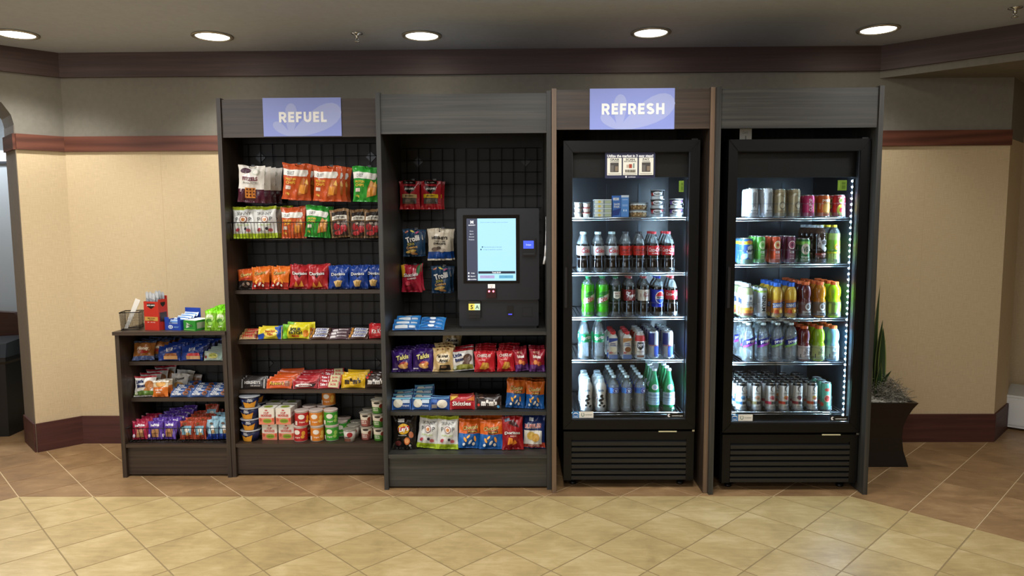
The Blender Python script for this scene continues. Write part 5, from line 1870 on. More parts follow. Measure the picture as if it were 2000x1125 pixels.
def queue(k, px, py, Y, z, n, dy, desc, where, lean=8, rz=0, dz=0.0, jx=0.004, jr=6, dx=0.0, ry=0, words=None, sc=1.0):
    """n alike packs one behind the other"""
    rd = random.Random(int(px * 7 + py))
    x = at(px, py, Y).x
    for q in range(n):
        w_ = (words or ['front', 'second from front', 'third from front', 'fourth from front', 'fifth from front', 'sixth from front'])[q]
        lb = '%s, %s' % (desc, where) if n == 1 else '%s %s, %s' % (w_, desc, where)
        settle(place(k, (x + dx * q + (rd.uniform(-jx, jx) if q else 0), Y + dy * q, z + dz * q), lb, '%s, %s' % (desc, where) if n > 1 else None,
              (math.radians(-lean + (rd.uniform(-3, 3) if q else 0)), math.radians(ry + (rd.uniform(-3, 3) if q else 0)), math.radians(rz + (rd.uniform(-jr, jr) if q else 0))), sc), z + dz * q, k)


def wire_basket(label, x0, x1, y0, y1, z0, h, n, out=0.02):
    e = empty('wire_basket', (0, 0, 0), label=label, category='wire basket')
    r = 0.0016
    mb = MB()
    c = [(x0, y0 - out), (x1, y0 - out), (x1, y1), (x0, y1)]
    b = [(x0 + 0.002, y0), (x1 - 0.002, y0), (x1 - 0.002, y1), (x0 + 0.002, y1)]
    for i in range(4):
        mb.tube((*c[i], z0 + h), (*c[(i + 1) % 4], z0 + h), 0.0024, BLACK)
        mb.tube((*b[i], z0), (*b[(i + 1) % 4], z0), 0.0024, BLACK)
    mb.build('rim', e)
    mb = MB()
    for k in range(n + 1):
        t = k / n
        mb.tube((c[0][0] + (c[1][0] - c[0][0]) * t, c[0][1], z0 + h), (b[0][0] + (b[1][0] - b[0][0]) * t, b[0][1], z0), r, BLACK, 4)
        mb.tube((b[0][0] + (b[1][0] - b[0][0]) * t, y0, z0), (b[0][0] + (b[1][0] - b[0][0]) * t, y1, z0), r, BLACK, 4)
    mb.build('front_wires', e)
    return e


def hook(px, py, yf, yb, label):
    p = at(px, py, yf)
    e = empty('peg_hook', (p.x, 0, p.z), label=label, category='hook')
    mb = MB().tube((0, yb, 0), (0, yf, 0), 0.002, BLACK)
    mb.tube((0, yf, 0), (0, yf - 0.012, 0.012), 0.002, BLACK)
    mb.build('rod', e)
    t = MB().box(0.012, 0.032, yf - 0.004, yf - 0.002, 0.004, 0.014, plain('2A2B2F', .4))
    t.tube((0.022, yf - .003, .009), (0.022, yb, 0.009), .0015, BLACK, 4)
    t.build('tag_holder', e)
    return p


B = {}
CHIPC = 'D9A24A'
B['pretzel'] = bag('pretzel_bag', 'snack bag', .150, .208, .05, 'E9E4DC', [('e', -.45, .86, .42, .07, '4A2A3A', 12), ('e', .35, .83, .3, .08, 'C9D0C0'), ('e', .35, .83, .22, .06, 'E9E4DC'), ('t', 'FITZELS', -.1, .645, .10, '6A1E3A', {'w': .60, 'b': .04}), ('t', 'PROTEIN PRETZELS', -.05, .53, .055, '8A8480', {'w': .62}), ('r', -.45, .12, .35, .40, 'D98A3E')] + [('r', -.36 + .26 * a_, .16 + .085 * b_, -.22 + .26 * a_, .21 + .085 * b_, '5A2418') for a_ in range(3) for b_ in range(3)] + [('t', '12g', -.78, .33, .05, 'E9D8D8', {'rot': 90})], bands=((0, .36, '4A1A2E'),), seed=1)


def quest(c, c2, seed):
    return bag('protein_chip_bag', 'snack bag', .165, .205, .055, c, [('p', [(-1, .66), (-1, .84), (.75, .82), (.82, .74), (.7, .64)], 'F2F0EA'), ('t', 'QUEST', -.15, .74, .095, '2A2C2E', {'w': .62, 'b': .01, 'sh': .12}), ('t', 'PROTEIN', -.5, .565, .065, 'F0C84A', {'w': .36}), ('t', 'CHIPS', -.52, .47, .075, 'F0C84A', {'w': .34}), ('r', -.85, .28, -.5, .38, 'E9D8CC'), ('t', '18g', -.68, .17, .06, 'F2D05A'), ('p', [(.0, .12), (.75, .2), (.85, .5), (.35, .62), (.1, .4)], c2), ('p', [(.1, .2), (.5, .16), (.6, .4), (.2, .42)], 'D98E34'), ('p', [(.5, .46), (.8, .42), (.72, .6)], 'E6B252')], seed=seed)


B['quest_o'] = quest('C8572C', 'B4662A', 2)
B['quest_g'] = quest('2F9A36', 'C88A4A', 3)


def skinny(w, h, seed):
    return bag('popcorn_bag', 'snack bag', w, h, .055, 'DCDCD8', [('t', 'SKINNY', 0, .78, .10, '2A2C30', {'w': .62, 'b': -.005}), ('t', 'P', -.55, .59, .15, '2A2C30', {'b': -.005}), ('t', 'P', .58, .59, .15, '2A2C30', {'b': -.005}), ('e', .02, .59, .34, .105, '7A2A2E'), ('e', .02, .59, .28, .086, 'E9E4DC'), ('e', .02, .585, .17, .055, 'C8844A'), ('t', 'POPCORN', 0, .41, .045, '9AB43A', {'w': .55}), ('e', -.5, .26, .2, .05, 'B84A56', 25), ('e', .2, .29, .14, .045, '2E2A3A'), ('e', .5, .24, .2, .05, 'B85A5E')], bands=((0, .15, 'A9C22A'), (.9, 1, 'A9B82A')), seed=seed)


B['skinny_s'] = skinny(.140, .185, 4)
B['skinny_b'] = skinny(.142, .185, 5)
B['kraft'] = bag('fruit_cluster_bag', 'snack bag', .125, .165, .045, '8A6A48', [('r', -.8, .72, .8, .9, '241C18'), ('r', -.78, .62, .8, .76, 'E6DFD0'), ('t', 'CLUSTERS', 0, .69, .075, '1E1A18', {'w': .58, 'b': .03}), ('r', -.8, .06, .8, .58, '4A3A34'), ('e', -.35, .38, .35, .12, 'A8242E'), ('e', .4, .3, .38, .13, 'B82A34'), ('e', -.2, .16, .45, .08, 'C03A3E'), ('e', .45, .48, .3, .06, '8E7A70'), ('e', -.1, .5, .2, .05, 'C8B8A8')], seed=6)


def cheetos(w, h, seed, top, mid, foot, text='Cheetos', sub=None):
    sp_ = [('t', text, 0, .72, .14, '3A1E12', {'w': .66, 'sh': .2, 'b': .055, 'rot': 6}), ('t', text, 0, .72, .14, 'F2D47A', {'w': .66, 'sh': .2, 'b': .0, 'rot': 6})]
    if sub:
        sp_ += [('p', [(-.3, .5), (.6, .55), (.6, .64), (-.3, .6)], '4A2A18'), ('t', sub, .15, .575, .045, 'E8B84A', {'w': .36})]
    sp_ += [('e', -.45, .3, .1, .09, 'F0A83A', 30), ('e', .0, .22, .1, .1, 'E8E4DC', -40), ('e', .4, .33, .1, .1, 'F0A03A', 15), ('e', .3, .15, .12, .06, 'F4ECDC', -20), ('e', -.2, .4, .08, .08, 'F2B858', -50), ('e', -.55, .14, .12, .05, 'E4ECF2', 10)]
    return bag('cheese_puff_bag', 'snack bag', w, h, .05, top, sp_, bands=((0, foot, mid),), seed=seed)


B['cheet_hot'] = bag('cheese_puff_bag', 'snack bag', .112, .118, .045, 'D2602A', [('t', 'Cheetos', 0, .72, .15, '2A1410', {'w': .66, 'sh': .2, 'b': .055, 'rot': 8}), ('t', 'Cheetos', 0, .72, .15, 'F2D47A', {'w': .66, 'sh': .2, 'rot': 8}), ('p', [(-.7, .42), (.6, .5), (.6, .56), (-.7, .5)], 'B02A22'), ('e', -.3, .22, .2, .07, '8A7A70', 20), ('e', .3, .25, .2, .08, 'A89888', -20), ('e', 0, .12, .25, .06, '5A4A44')], bands=((0, .42, '2A2220'),), seed=7)
B['cheet_o'] = cheetos(.122, .132, 8, 'E0752A', 'A82A22', .3)
B['dor_r'] = bag('corn_chip_bag', 'snack bag', .128, .140, .05, 'A8242A', [('p', [(-.3, .62), (.3, .62), (0, .44)], '2A1012'), ('t', 'Doritos', 0, .64, .13, '1E0E10', {'w': .74, 'b': .06}), ('t', 'Doritos', 0, .64, .13, 'F6F2EE', {'w': .74, 'b': .015}), ('p', [(-.5, .06), (0, .06), (-.3, .3)], 'D98A3A'), ('p', [(-.05, .08), (.5, .1), (.25, .34)], 'E09A44'), ('p', [(.4, .72), (.9, .95), (.7, .72)], 'C83A3A')], bands=((0, .05, '7A1418'),), seed=9)
B['dor_b'] = bag('corn_chip_bag', 'snack bag', .126, .138, .05, '1E3F8E', [('p', [(-.3, .62), (.3, .62), (0, .46)], '0E1A3A'), ('t', 'Doritos', 0, .64, .13, '0C1430', {'w': .72, 'b': .06}), ('t', 'Doritos', 0, .64, .13, 'F2F4F8', {'w': .72, 'b': .015}), ('p', [(-.45, .32), (.0, .38), (.45, .34), (.2, .1), (-.2, .08)], 'D8B87A'), ('p', [(-.1, .3), (.3, .32), (.12, .14)], 'C09A58')], bands=((0, .05, '14264E'),), seed=10)
# hanging and basket rows of the brown unit
U2U = 'under REFUEL sign'
hy, hb_ = 4.075, U2B - 0.035
hk = [(487, 327, 'pretzel bags'), (577, 323, 'left orange chip bags'), (640, 327, 'right orange chip bags'), (714, 328, 'green chip bags on pegs')]
for px, py, ds in hk:
    hook(px, py, hy - 0.012, hb_, 'black wire peg hook carrying the %s' % ds)


def hang(k, px, py, Y, n, dy, desc, where, rz=0, jr=5, ry=0, sc=1.0):
    p = at(px, py, Y)
    queue(k, px, py, Y, p.z - k.h * sc * 0.985, n, dy, desc, where, lean=-1, rz=rz, jr=jr, ry=ry, sc=sc, dx=.012)


hang(B['pretzel'], 488, 326, 4.075, 4, .042, 'white pretzel bag', 'hanging at left ' + U2U, 14, 3, 3)
hang(B['quest_o'], 577, 322, 4.085, 2, .05, 'orange protein chip bag', 'hanging left of its twin', 24, 4, 3)
hang(B['quest_o'], 637, 326, 4.085, 3, .05, 'orange protein chip bag', 'hanging right beside green bags', 10, 4, 2, .97)
hang(B['quest_g'], 715, 327, 4.085, 2, .05, 'green protein chip bag', 'hanging beside the grey panel', 8, 4, 1, .97)
zb_ = at(600, 466, 4.09).z
wire_basket('black wire basket with popcorn and chip bags ' + U2U, -1.676, -1.112, 4.085, U2B - .04, zb_ - .004, .098, 30)
wire_basket('black wire basket with brown fruit cluster bags ' + U2U, -1.107, -.7995, 4.085, U2B - .04, zb_ - .004, .098, 17)
W2 = 'in basket ' + U2U
queue(B['skinny_s'], 475, 440, 4.125, zb_, 2, .06, 'left white popcorn bag', W2, 6, 4)
queue(B['skinny_b'], 518, 440, 4.125, zb_, 2, .06, 'middle white popcorn bag', W2, 5, 8, ry=-2)
queue(B['skinny_s'], 545, 440, 4.20, zb_ + .004, 1, .06, 'white popcorn bag turned sideways', W2, 4, 30)
queue(B['quest_o'], 573, 440, 4.13, zb_, 2, .06, 'orange protein chip bag', 'standing ' + W2, 5, 8, sc=.88)
queue(B['quest_g'], 619, 440, 4.13, zb_, 2, .06, 'green protein chip bag', 'standing ' + W2, 6, 10, ry=4, sc=.90)
queue(B['kraft'], 667, 440, 4.13, zb_, 2, .05, 'left brown fruit bag', W2, 5, 6, ry=-4)
queue(B['kraft'], 700, 440, 4.15, zb_, 2, .05, 'middle brown fruit bag', W2, 4, 0)
queue(B['kraft'], 731, 440, 4.125, zb_, 2, .05, 'right brown fruit bag', W2, 5, -4)
# chips on the upper shelf
zA = S2[0] + .001
UA = 'upper shelf ' + U2U
queue(B['cheet_hot'], 474, 550, 4.165, zA, 2, .055, 'dark-footed orange puff bag', UA, 10, 10, dx=.012)
queue(B['cheet_o'], 507, 550, 4.165, zA, 2, .055, 'left orange puff bag', UA, 8, 6)
queue(B['cheet_o'], 546, 550, 4.165, zA, 2, .055, 'right orange puff bag', UA, 8, -4, ry=3)
queue(B['dor_r'], 583, 550, 4.17, zA, 2, .055, 'left red corn chip bag', UA, 10, 8, ry=4)
queue(B['dor_r'], 621, 550, 4.165, zA, 2, .055, 'right red corn chip bag', UA, 5, 0, sc=1.03)
queue(B['dor_b'], 661, 550, 4.165, zA, 2, .055, 'left blue corn chip bag', UA, 6, 4)
queue(B['dor_b'], 700, 550, 4.165, zA, 2, .055, 'middle blue corn chip bag', UA, 8, -6)
queue(B['dor_b'], 735, 550, 4.175, zA, 2, .05, 'right blue corn chip bag', UA, 8, -14, ry=3)


# candy on the middle shelf
def bar(name, w, h, d, base, specs, bands=(), seed=0, cat='candy bar'):
    return bag(name, cat, w, h, d, base, specs, bands, seed, seal=.06, horiz=True, crinkle=.7, rough=.28, fullness=.3)


B['twix'] = bar('candy_bar', .115, .040, .020, 'C8A06A', [('r', -.9, 0, .9, 1, 'B99055'), ('t', 'TWIX', -.1, .5, .55, 'C0242A', {'w': .6, 'b': .05, 'sh': .15}), ('r', .6, .1, .88, .9, '7A2A22')], seed=20)
B['fish'] = bag('gummy_bag', 'candy bag', .152, .075, .03, 'E8D23A', [('p', [(-1, .0), (-.55, .0), (-.35, .5), (-1, .35)], '2A56B0'), ('p', [(.4, 1), (.95, 1), (.95, 0), (.7, 0)], '2A56B0'), ('e', .1, .5, .6, .36, 'EBD24A'), ('t', 'Swedish', .05, .62, .2, 'C0302A', {'w': .42, 'sh': .15, 'b': .03}), ('t', 'FISH', .05, .36, .2, 'C0302A', {'w': .24, 'b': .03})], seed=21, seal=.07, horiz=True)
B['sour'] = bag('gummy_bag', 'candy bag', .165, .088, .034, 'E3D62A', [('p', [(-1, 0), (-.6, 0), (-.7, .5), (-.5, 1), (-1, 1)], '7CC02E'), ('e', .75, .35, .2, .25, 'E08A2A'), ('t', 'SOUR', 0, .66, .22, '1E2A14', {'w': .42, 'b': .05}), ('t', 'PATCH', 0, .4, .22, '1E2A14', {'w': .48, 'b': .05}), ('t', 'KIDS', 0, .17, .16, 'C83A2A', {'w': .26, 'b': .04})], seed=22, seal=.07, horiz=True)
B['snick'] = bar('candy_bar', .118, .036, .022, '4A2E24', [('p', [(-.6, .25), (.75, .25), (.85, .8), (-.5, .8)], 'E9E6E4'), ('t', 'SNICKERS', .12, .52, .34, '2A3A8A', {'w': .58, 'b': .04, 'sh': .12}), ('r', -.9, .2, -.65, .8, 'B9803A')], seed=23)
B['darkbar'] = bar('candy_bar', .112, .036, .020, '5A4048', [('r', -.9, .15, -.3, .55, 'C9C0C0'), ('r', -.2, .3, .85, .6, '8A7478'), ('t', 'MILKY WAY', .3, .45, .25, 'E8E0E0', {'w': .5})], seed=24)
B['kit'] = bag('wafer_bag', 'candy bag', .110, .088, .03, 'B8242A', [('e', 0, .5, .8, .36, 'C8343A'), ('t', 'Kit Kat', 0, .52, .3, 'F6EEEE', {'w': .62, 'sh': .2, 'b': .03, 'rot': 6})], seed=25, seal=.07, horiz=True)
zB = S2[1] + .001
UB = 'middle shelf ' + U2U
PILE = ['front lowest', 'second layer', 'third layer', 'top layer', 'upper back', 'rearmost']


def pile(k, px, py, Y, z, n, desc, where, lean=62, dy=.012, dz=.016, rz=0):
    queue(k, px, py, Y, z, n, dy, desc, where, lean, rz, dz=dz, jx=.006, jr=5, words=PILE)


pile(B['twix'], 481, 655, 4.15, zB, 3, 'tan red-lettered candy bar', UB, 55, .03, .012, 6)
queue(B['fish'], 527, 655, 4.165, zB, 2, .04, 'yellow and blue gummy bag', UB, 14, 3)
queue(B['sour'], 577, 650, 4.175, zB, 2, .04, 'lime yellow gummy bag', UB, 12, 0, dz=.006, dx=.02)
pile(B['snick'], 622, 655, 4.15, zB, 3, 'left brown candy bar with white panel', UB, 40, .022, .014)
pile(B['darkbar'], 661, 655, 4.15, zB, 3, 'plum brown candy bar', UB, 48, .022, .014, 4)
pile(B['snick'], 698, 655, 4.15, zB, 3, 'right brown candy bar with white panel', UB, 40, .022, .014)
queue(B['kit'], 738, 650, 4.17, zB, 2, .035, 'red wafer candy bag', UB, 10, -4)
# candy on the lower shelf
zC = S2[2] + .001
UC = 'lower shelf ' + U2U
B['hersh'] = bar('chocolate_bar', .145, .060, .016, '2A2422', [('t', "HERSHEY'S", -.05, .62, .30, 'D8D4D0', {'w': .66, 'b': .03}), ('t', 'with almonds', .2, .28, .14, 'C8C0BC', {'w': .4, 'sh': .3}), ('r', -.98, .05, -.84, .95, 'A8A8A8'), ('r', .86, .05, .98, .95, 'A8A8A8')], seed=30)
B['reese'] = bar('peanut_cup_pack', .150, .060, .018, 'D95A22', [('t', "Reese's", -.15, .52, .36, '3A1A10', {'w': .58, 'b': .06, 'sh': .12}), ('t', "Reese's", -.15, .52, .36, 'F0C23A', {'w': .58, 'b': .01, 'sh': .12}), ('r', .5, .25, .85, .75, '8A4A22')], seed=31)
B['redbar'] = bar('peanut_cup_pack', .150, .056, .018, 'A8222A', [('p', [(-.9, .1), (.7, .1), (.9, .5), (-.7, .45)], '2A1412'), ('e', -.1, .3, .7, .18, 'F0EAE4'), ('t', 'almonds', .0, .3, .22, '8A1E24', {'w': .5, 'b': .03}), ('p', [(.3, .6), (.95, .7), (.9, .95), (.4, .9)], 'C84A4E')], seed=32)
B['redcream'] = bar('wafer_bar', .135, .046, .018, 'B3262E', [('r', .0, .08, .9, .92, 'DED6A8'), ('t', 'Take 5', -.45, .5, .4, 'F6E8E8', {'w': .36, 'b': .03}), ('t', 'kit', .45, .5, .36, 'C83A34', {'w': .26})], seed=33)
B['mm_y'] = bag('peanut_candy_bag', 'candy bag', .150, .082, .03, 'E2B422', [('t', "m&m's", 0, .5, .42, '2A1A12', {'w': .68, 'b': .06}), ('r', -.98, 0, -.93, 1, 'C09018')], seed=34, seal=.06, horiz=True)
B['mm_b'] = bag('chocolate_candy_bag', 'candy bag', .150, .076, .03, '3A2A24', [('t', "m&m's", 0, .5, .42, 'EDE6DE', {'w': .68, 'b': .06}), ('e', -.7, .8, .12, .12, 'C8302A'), ('e', .7, .25, .12, .12, '4A8AC8')], seed=35, seal=.06, horiz=True)
queue(B['hersh'], 492, 750, 4.155, zC, 3, .026, 'black and silver chocolate bar', UC, 14, 0, dz=.003)
queue(B['reese'], 544, 748, 4.155, zC, 6, .028, 'orange peanut cup pack', UC, 26, 0, dz=.006, dx=.008)
queue(B['redbar'], 596, 748, 4.155, zC, 6, .028, 'deep red nut bar pack', UC, 26, 6, dz=.006, dx=.004)
pile(B['redcream'], 640, 748, 4.155, zC, 5, 'red and cream wafer bar', UC, 40, .024, .013)
queue(B['mm_y'], 690, 748, 4.165, zC, 3, .03, 'yellow peanut candy bag', UC, 18, 0, dz=.005, dx=.006)
queue(B['mm_b'], 738, 748, 4.165, zC, 3, .03, 'brown chocolate candy bag', UC, 18, -4, dz=.005)

# deck of the brown unit
zD = DK + .001
UD = 'bottom of REFUEL unit'
RIM = plain('C9CCD0', .35)
B['mac'] = tub('pasta_bowl', 'food bowl', .043, .056, .062, plain('161E46', .35), plain('B9BDC4', .3, .3), [('p', [(-.75, .62), (-.3, .5), (0, .62), (.35, .5), (.8, .66), (.65, .02), (-.6, .02)], 'E09A2E'), ('e', .05, .62, .22, .17, '161E46'), ('t', 'MAC', .05, .86, .14, 'E8ECF4', {'w': .2, 'b': .04}), ('t', 'CHEESE', .05, .70, .13, 'E8ECF4', {'w': .28, 'b': .04}), ('e', -.7, .7, .12, .1, '6A86C0')], lip=.004, lidh=.005, arc=60)
for q, (px, rz) in enumerate(((489, -18), (491, 2), (490.5, -8), (490.5, 18))):
    place(B['mac'], (at(px, 850, 4.125).x, 4.125, zD + .0676 * q), '%s navy pasta bowl in the stack, %s' % (('lowest', 'second lowest', 'second highest', 'highest')[q], UD), 'stacked navy pasta bowls, front', (0, 0, math.radians(rz)))
for q in range(4):
    place(B['mac'], (at(497, 850, 4.245).x, 4.245, zD + .0676 * q), '%s navy pasta bowl of the rear stack, %s' % (('lowest', 'second lowest', 'second highest', 'highest')[q], UD), 'stacked navy pasta bowls, rear', (0, 0, .3))
NOOD = [('r', -1, 0, 1, .42, 'E6866A'), ('p', [(-1, .42), (1, .42), (.6, .36), (-.6, .36)], 'E9A890'), ('e', .1, .22, .58, .14, '8CA02A'), ('t', 'CHICKEN', .1, .22, .08, '46561A', {'w': .4, 'b': .03}), ('t', 'CUP', 0, .72, .12, 'C8463E', {'w': .34, 'b': .03}), ('t', 'NOODLES', 0, .56, .14, 'C8463E', {'w': .7, 'b': .04}), ('e', 0, .88, .18, .035, 'C8463E'), ('e', -.75, .3, .15, .1, 'C85A40'), ('e', .85, .3, .1, .12, 'D8542E')]
B['nood'] = carton('noodle_cup', 'noodle cup', .094, .088, .098, 'E9E2D6', NOOD, sides=[('r', -1, 0, 1, .45, 'A87A62'), ('t', 'NOODLES', 0, .65, .12, 'B8584E', {'w': .6})], top=[('e', 0, .45, .6, .3, '8C9A3A'), ('r', -1, .85, 1, 1, 'B8AFA4')])
for q in range(2):
    for lv in range(2):
        for rw in range(2):
            place(B['nood'], (at((520.5, 553)[q] if lv else (524.5, 557)[q], 830, 4.10).x, 4.10 + rw * .125, zD + lv * .0985), '%s noodle cup, %s, %s row, %s' % (('lower', 'upper')[lv], ('left', 'right')[q] + ' column', ('front', 'rear')[rw], UD), 'noodle cups', (0, 0, math.radians(-1.5)))


def crisp(c, c2):
    k = tub('crisp_can', 'crisp can', .0405, .0405, .084, plain(c, .35), plain('C9B8AE', .35), [('e', -.15, .68, .36, .17, 'F0E8DC'), ('t', 'Original', -.1, .32, .10, 'FFF2E0', {'w': .3}), ('e', .6, .6, .22, .16, c2), ('e', .5, .35, .22, .12, c2), ('r', -.9, .1, -.6, .38, 'E9E4DA')], bands=((0, .04, 'C9C4BC'), (.95, 1.0, 'C9C4BC')), lip=.0015, lidh=.008, arc=75)
    return k


B['cr_r'], B['cr_o'], B['cr_g'] = crisp('B8262A', 'E0A03A'), crisp('D9812A', 'F0C05A'), crisp('3F9A34', '9ACC5A')
for kk, cn, spots in (('cr_r', 'red', ((587, 4.115, 0, 'front lower'), (590.5, 4.115, 1, 'front upper'), (605, 4.215, 0, 'rear lower'), (606, 4.215, 1, 'rear upper'))),
                      ('cr_o', 'orange', ((620, 4.12, 0, 'front lower'), (618.5, 4.12, 1, 'front upper'), (634, 4.235, 0, 'rear lower'), (634, 4.235, 1, 'rear middle'), (644, 4.235, 2, 'rear topmost'))),
                      ('cr_g', 'green', ((648, 4.13, 0, 'front lower'), (647, 4.13, 1, 'front upper'), (666, 4.21, 0, 'middle'), (674, 4.30, 0, 'rearmost')))):
    for px, Y, lv, ds in spots:
        place(B[kk], (at(px, 840, Y).x, Y, zD + lv * .0925), '%s %s crisp can, %s' % (ds, cn, UD), '%s crisp cans' % cn, (0, 0, math.radians((px * 37) % 50 - 25)))
TAN = plain('D9CDB8', .5)
FOILL = plain('B9B2A2', .35, .5)


def soup(c, nm='soup_cup'):
    return tub(nm, 'soup cup', .029, .036, .078, TAN, FOILL, [('e', .0, .84, .4, .08, '2A2622'), ('r', -.8, .08, .35, .52, c), ('t', 'BEEF &', -.2, .42, .09, 'F4EEE4', {'w': .36, 'b': .03}), ('t', 'CHEDDAR', -.2, .28, .09, 'F4EEE4', {'w': .4, 'b': .03}), ('e', .6, .6, .3, .16, '8A3A2A'), ('r', .75, .1, 1.0, .8, 'C9C6C0')], bands=((0, .45, c),), lip=.004, lidh=.004, arc=75)


B['soup_p'], B['soup_g'] = soup('A8625A'), soup('4E8A34')
B['jelly'] = tub('fruit_cup', 'fruit cup', .030, .037, .070, plain('D5D0C8', .5), FOILL, [('e', .2, .62, .4, .22, 'A8242E'), ('t', 'CHERRY', -.2, .4, .12, '3A1A1A', {'w': .5, 'b': .04}), ('r', -.8, .05, .3, .3, '7A4A3A')], lip=.004, lidh=.004)
for px, Y, ds in ((683, 4.10, 'front'), (691, 4.18, 'middle'), (697, 4.26, 'rear')):
    place(B['jelly'], (at(px, 850, Y).x, Y, zD), '%s foil-lidded white cup with red fruit, %s' % (ds, UD), 'white fruit cups')
for q in range(2):
    place(B['soup_p'], (at((716.5, 716)[q], 850, 4.13).x, 4.13, zD + q * .083), '%s pink-brown soup cup, front stack, %s' % (('lower', 'upper')[q], UD), 'pink-brown soup cups')
    place(B['soup_p'], (at(722, 850, 4.215).x, 4.215, zD + q * .083), '%s pink-brown soup cup, rear stack, %s' % (('lower', 'upper')[q], UD), 'pink-brown soup cups')
for q in range(3):
    place(B['soup_g'], (at((741, 740, 739)[q], 850, 4.11).x, 4.11, zD + q * .083), '%s green soup cup, front stack, %s' % (('lowest', 'middle', 'highest')[q], UD), 'green soup cups')
    place(B['soup_g'], (at(746, 850, 4.195).x, 4.195, zD + q * .083), '%s green soup cup, rear stack, %s' % (('lowest', 'middle', 'highest')[q], UD), 'green soup cups')
# ------------------------------------------------------------------ grey unit with the kiosk
U3U = 'left of the kiosk'


def jerky(c):
    return bag('jerky_bag', 'snack bag', .128, .172, .035, 'A3202A', [('r', -.62, .88, .62, .99, '16120F'), ('t', 'PROTEIN', 0, .93, .035, 'E8E0D8', {'w': .35}), ('p', [(-.55, .8), (.55, .8), (.5, .66), (0, .54), (-.5, .66)], '17120F'), ('t', "JACK LINK'S", 0, .715, .06, 'F2EDE6', {'w': .5, 'b': .04}), ('r', -.75, .40, .75, .53, c), ('t', 'BEEF JERKY', 0, .47, .05, '3A1A14', {'w': .42, 'b': .03}), ('r', -.7, .20, .7, .39, '4E4844'), ('e', -.2, .3, .3, .06, '6A605A'), ('e', .35, .27, .25, .05, '3A322E')], seed=40)


B['jer_t'], B['jer_y'] = jerky('B9A070'), jerky('D8B41E')
B['trolli'] = bag('gummy_worm_bag', 'candy bag', .125, .165, .035, '24415E', [('e', -.6, .9, .22, .03, 'C8806A', 25), ('e', 0, .93, .25, .03, 'D8C85A', -15), ('e', .5, .9, .2, .03, 'C85A8A', 20), ('t', 'Trolli', .05, .66, .2, '101A28', {'w': .72, 'rot': 14, 'b': .09}), ('t', 'Trolli', .05, .66, .2, 'EDEAE6', {'w': .72, 'rot': 14, 'b': .04}), ('t', 'SOUR', -.1, .46, .09, 'C8B84A', {'w': .4, 'rot': 10, 'b': .03}), ('t', 'Crawlers', 0, .35, .10, 'D8A85A', {'w': .6, 'rot': 10, 'b': .03}), ('e', -.1, .2, .6, .06, 'C8A858', 12), ('e', .2, .12, .4, .05, 'A87A4A', -10)], seed=42)
B['cream'] = bag('chocolate_candy_pouch', 'candy bag', .150, .192, .045, 'DCD0BA', [('e', 0, .93, .06, .02, '1A1614'), ('r', -.9, .86, .9, .865, 'C0B298'), ('t', "HERSHEY'S", 0, .72, .09, '1E1A18', {'w': .7, 'b': .04}), ('t', "COOKIES 'N' CREME", 0, .61, .045, '2A2624', {'w': .5, 'b': .02}), ('t', 'DROPS', 0, .535, .055, '2A2624', {'w': .55, 'b': .05}), ('e', -.45, .36, .3, .06, '7A6A5E'), ('e', .2, .33, .3, .06, 'B0A090'), ('e', -.1, .4, .2, .05, '5A4E46')], bands=((.055, .28, '1F4E9E'),), seed=43)
B['skit_g'] = bag('fruit_gummy_bag', 'candy bag', .130, .165, .04, 'B8283E', [('e', -.9, .8, .3, .25, 'D8A42A'), ('e', .75, .85, .2, .2, '3A7A4A'), ('t', 'Skittles', 0, .66, .13, '7A1424', {'w': .76, 'rot': 6, 'b': .06}), ('t', 'Skittles', 0, .66, .13, 'F6F0EE', {'w': .76, 'rot': 6, 'b': .02}), ('t', 'GUMMIES', .1, .53, .06, 'F0DCDC', {'w': .5, 'rot': 6, 'b': .03}), ('e', -.3, .35, .3, .08, 'D8485A', 20), ('e', .2, .3, .3, .1, '9A1C30', -20)], seed=44)
gy, gb_ = 4.34, U3B - .035
for px, py, ds in ((800, 354, 'left jerky bags'), (842, 354, 'right jerky bags'), (806, 449, 'upper blue gummy worm bags'), (858, 448, 'cream candy pouches'), (804, 519, 'red gummy bags'), (861, 521, 'lower blue gummy worm bags')):
    hook(px, py, gy - .018, gb_, 'black wire peg hook carrying the %s' % ds)
for kk, px, py, ds, wh, rz in (('jer_t', 800, 354, 'red jerky bag with tan stripe', 'hanging at top left of kiosk unit', 0), ('jer_y', 841.5, 354, 'red jerky bag with yellow stripe', 'hanging at top left of kiosk unit', 0),
                               ('trolli', 805.5, 449, 'blue gummy worm bag', 'hanging above red gummy bag', -4), ('cream', 858, 448, 'cream candy pouch with blue foot', 'hanging beside the kiosk', 10),
                               ('skit_g', 803.5, 519, 'red fruit gummy bag', 'hanging left of the kiosk', -6), ('trolli', 861, 521, 'blue gummy worm bag', 'hanging below cream candy pouch', -4)):
    k = B[kk]
    p = at(px, py, gy)
    queue(k, px, py, gy, p.z - k.h * .985, 2, .038, ds, wh, lean=-1, rz=rz, jr=4, dx=.010)
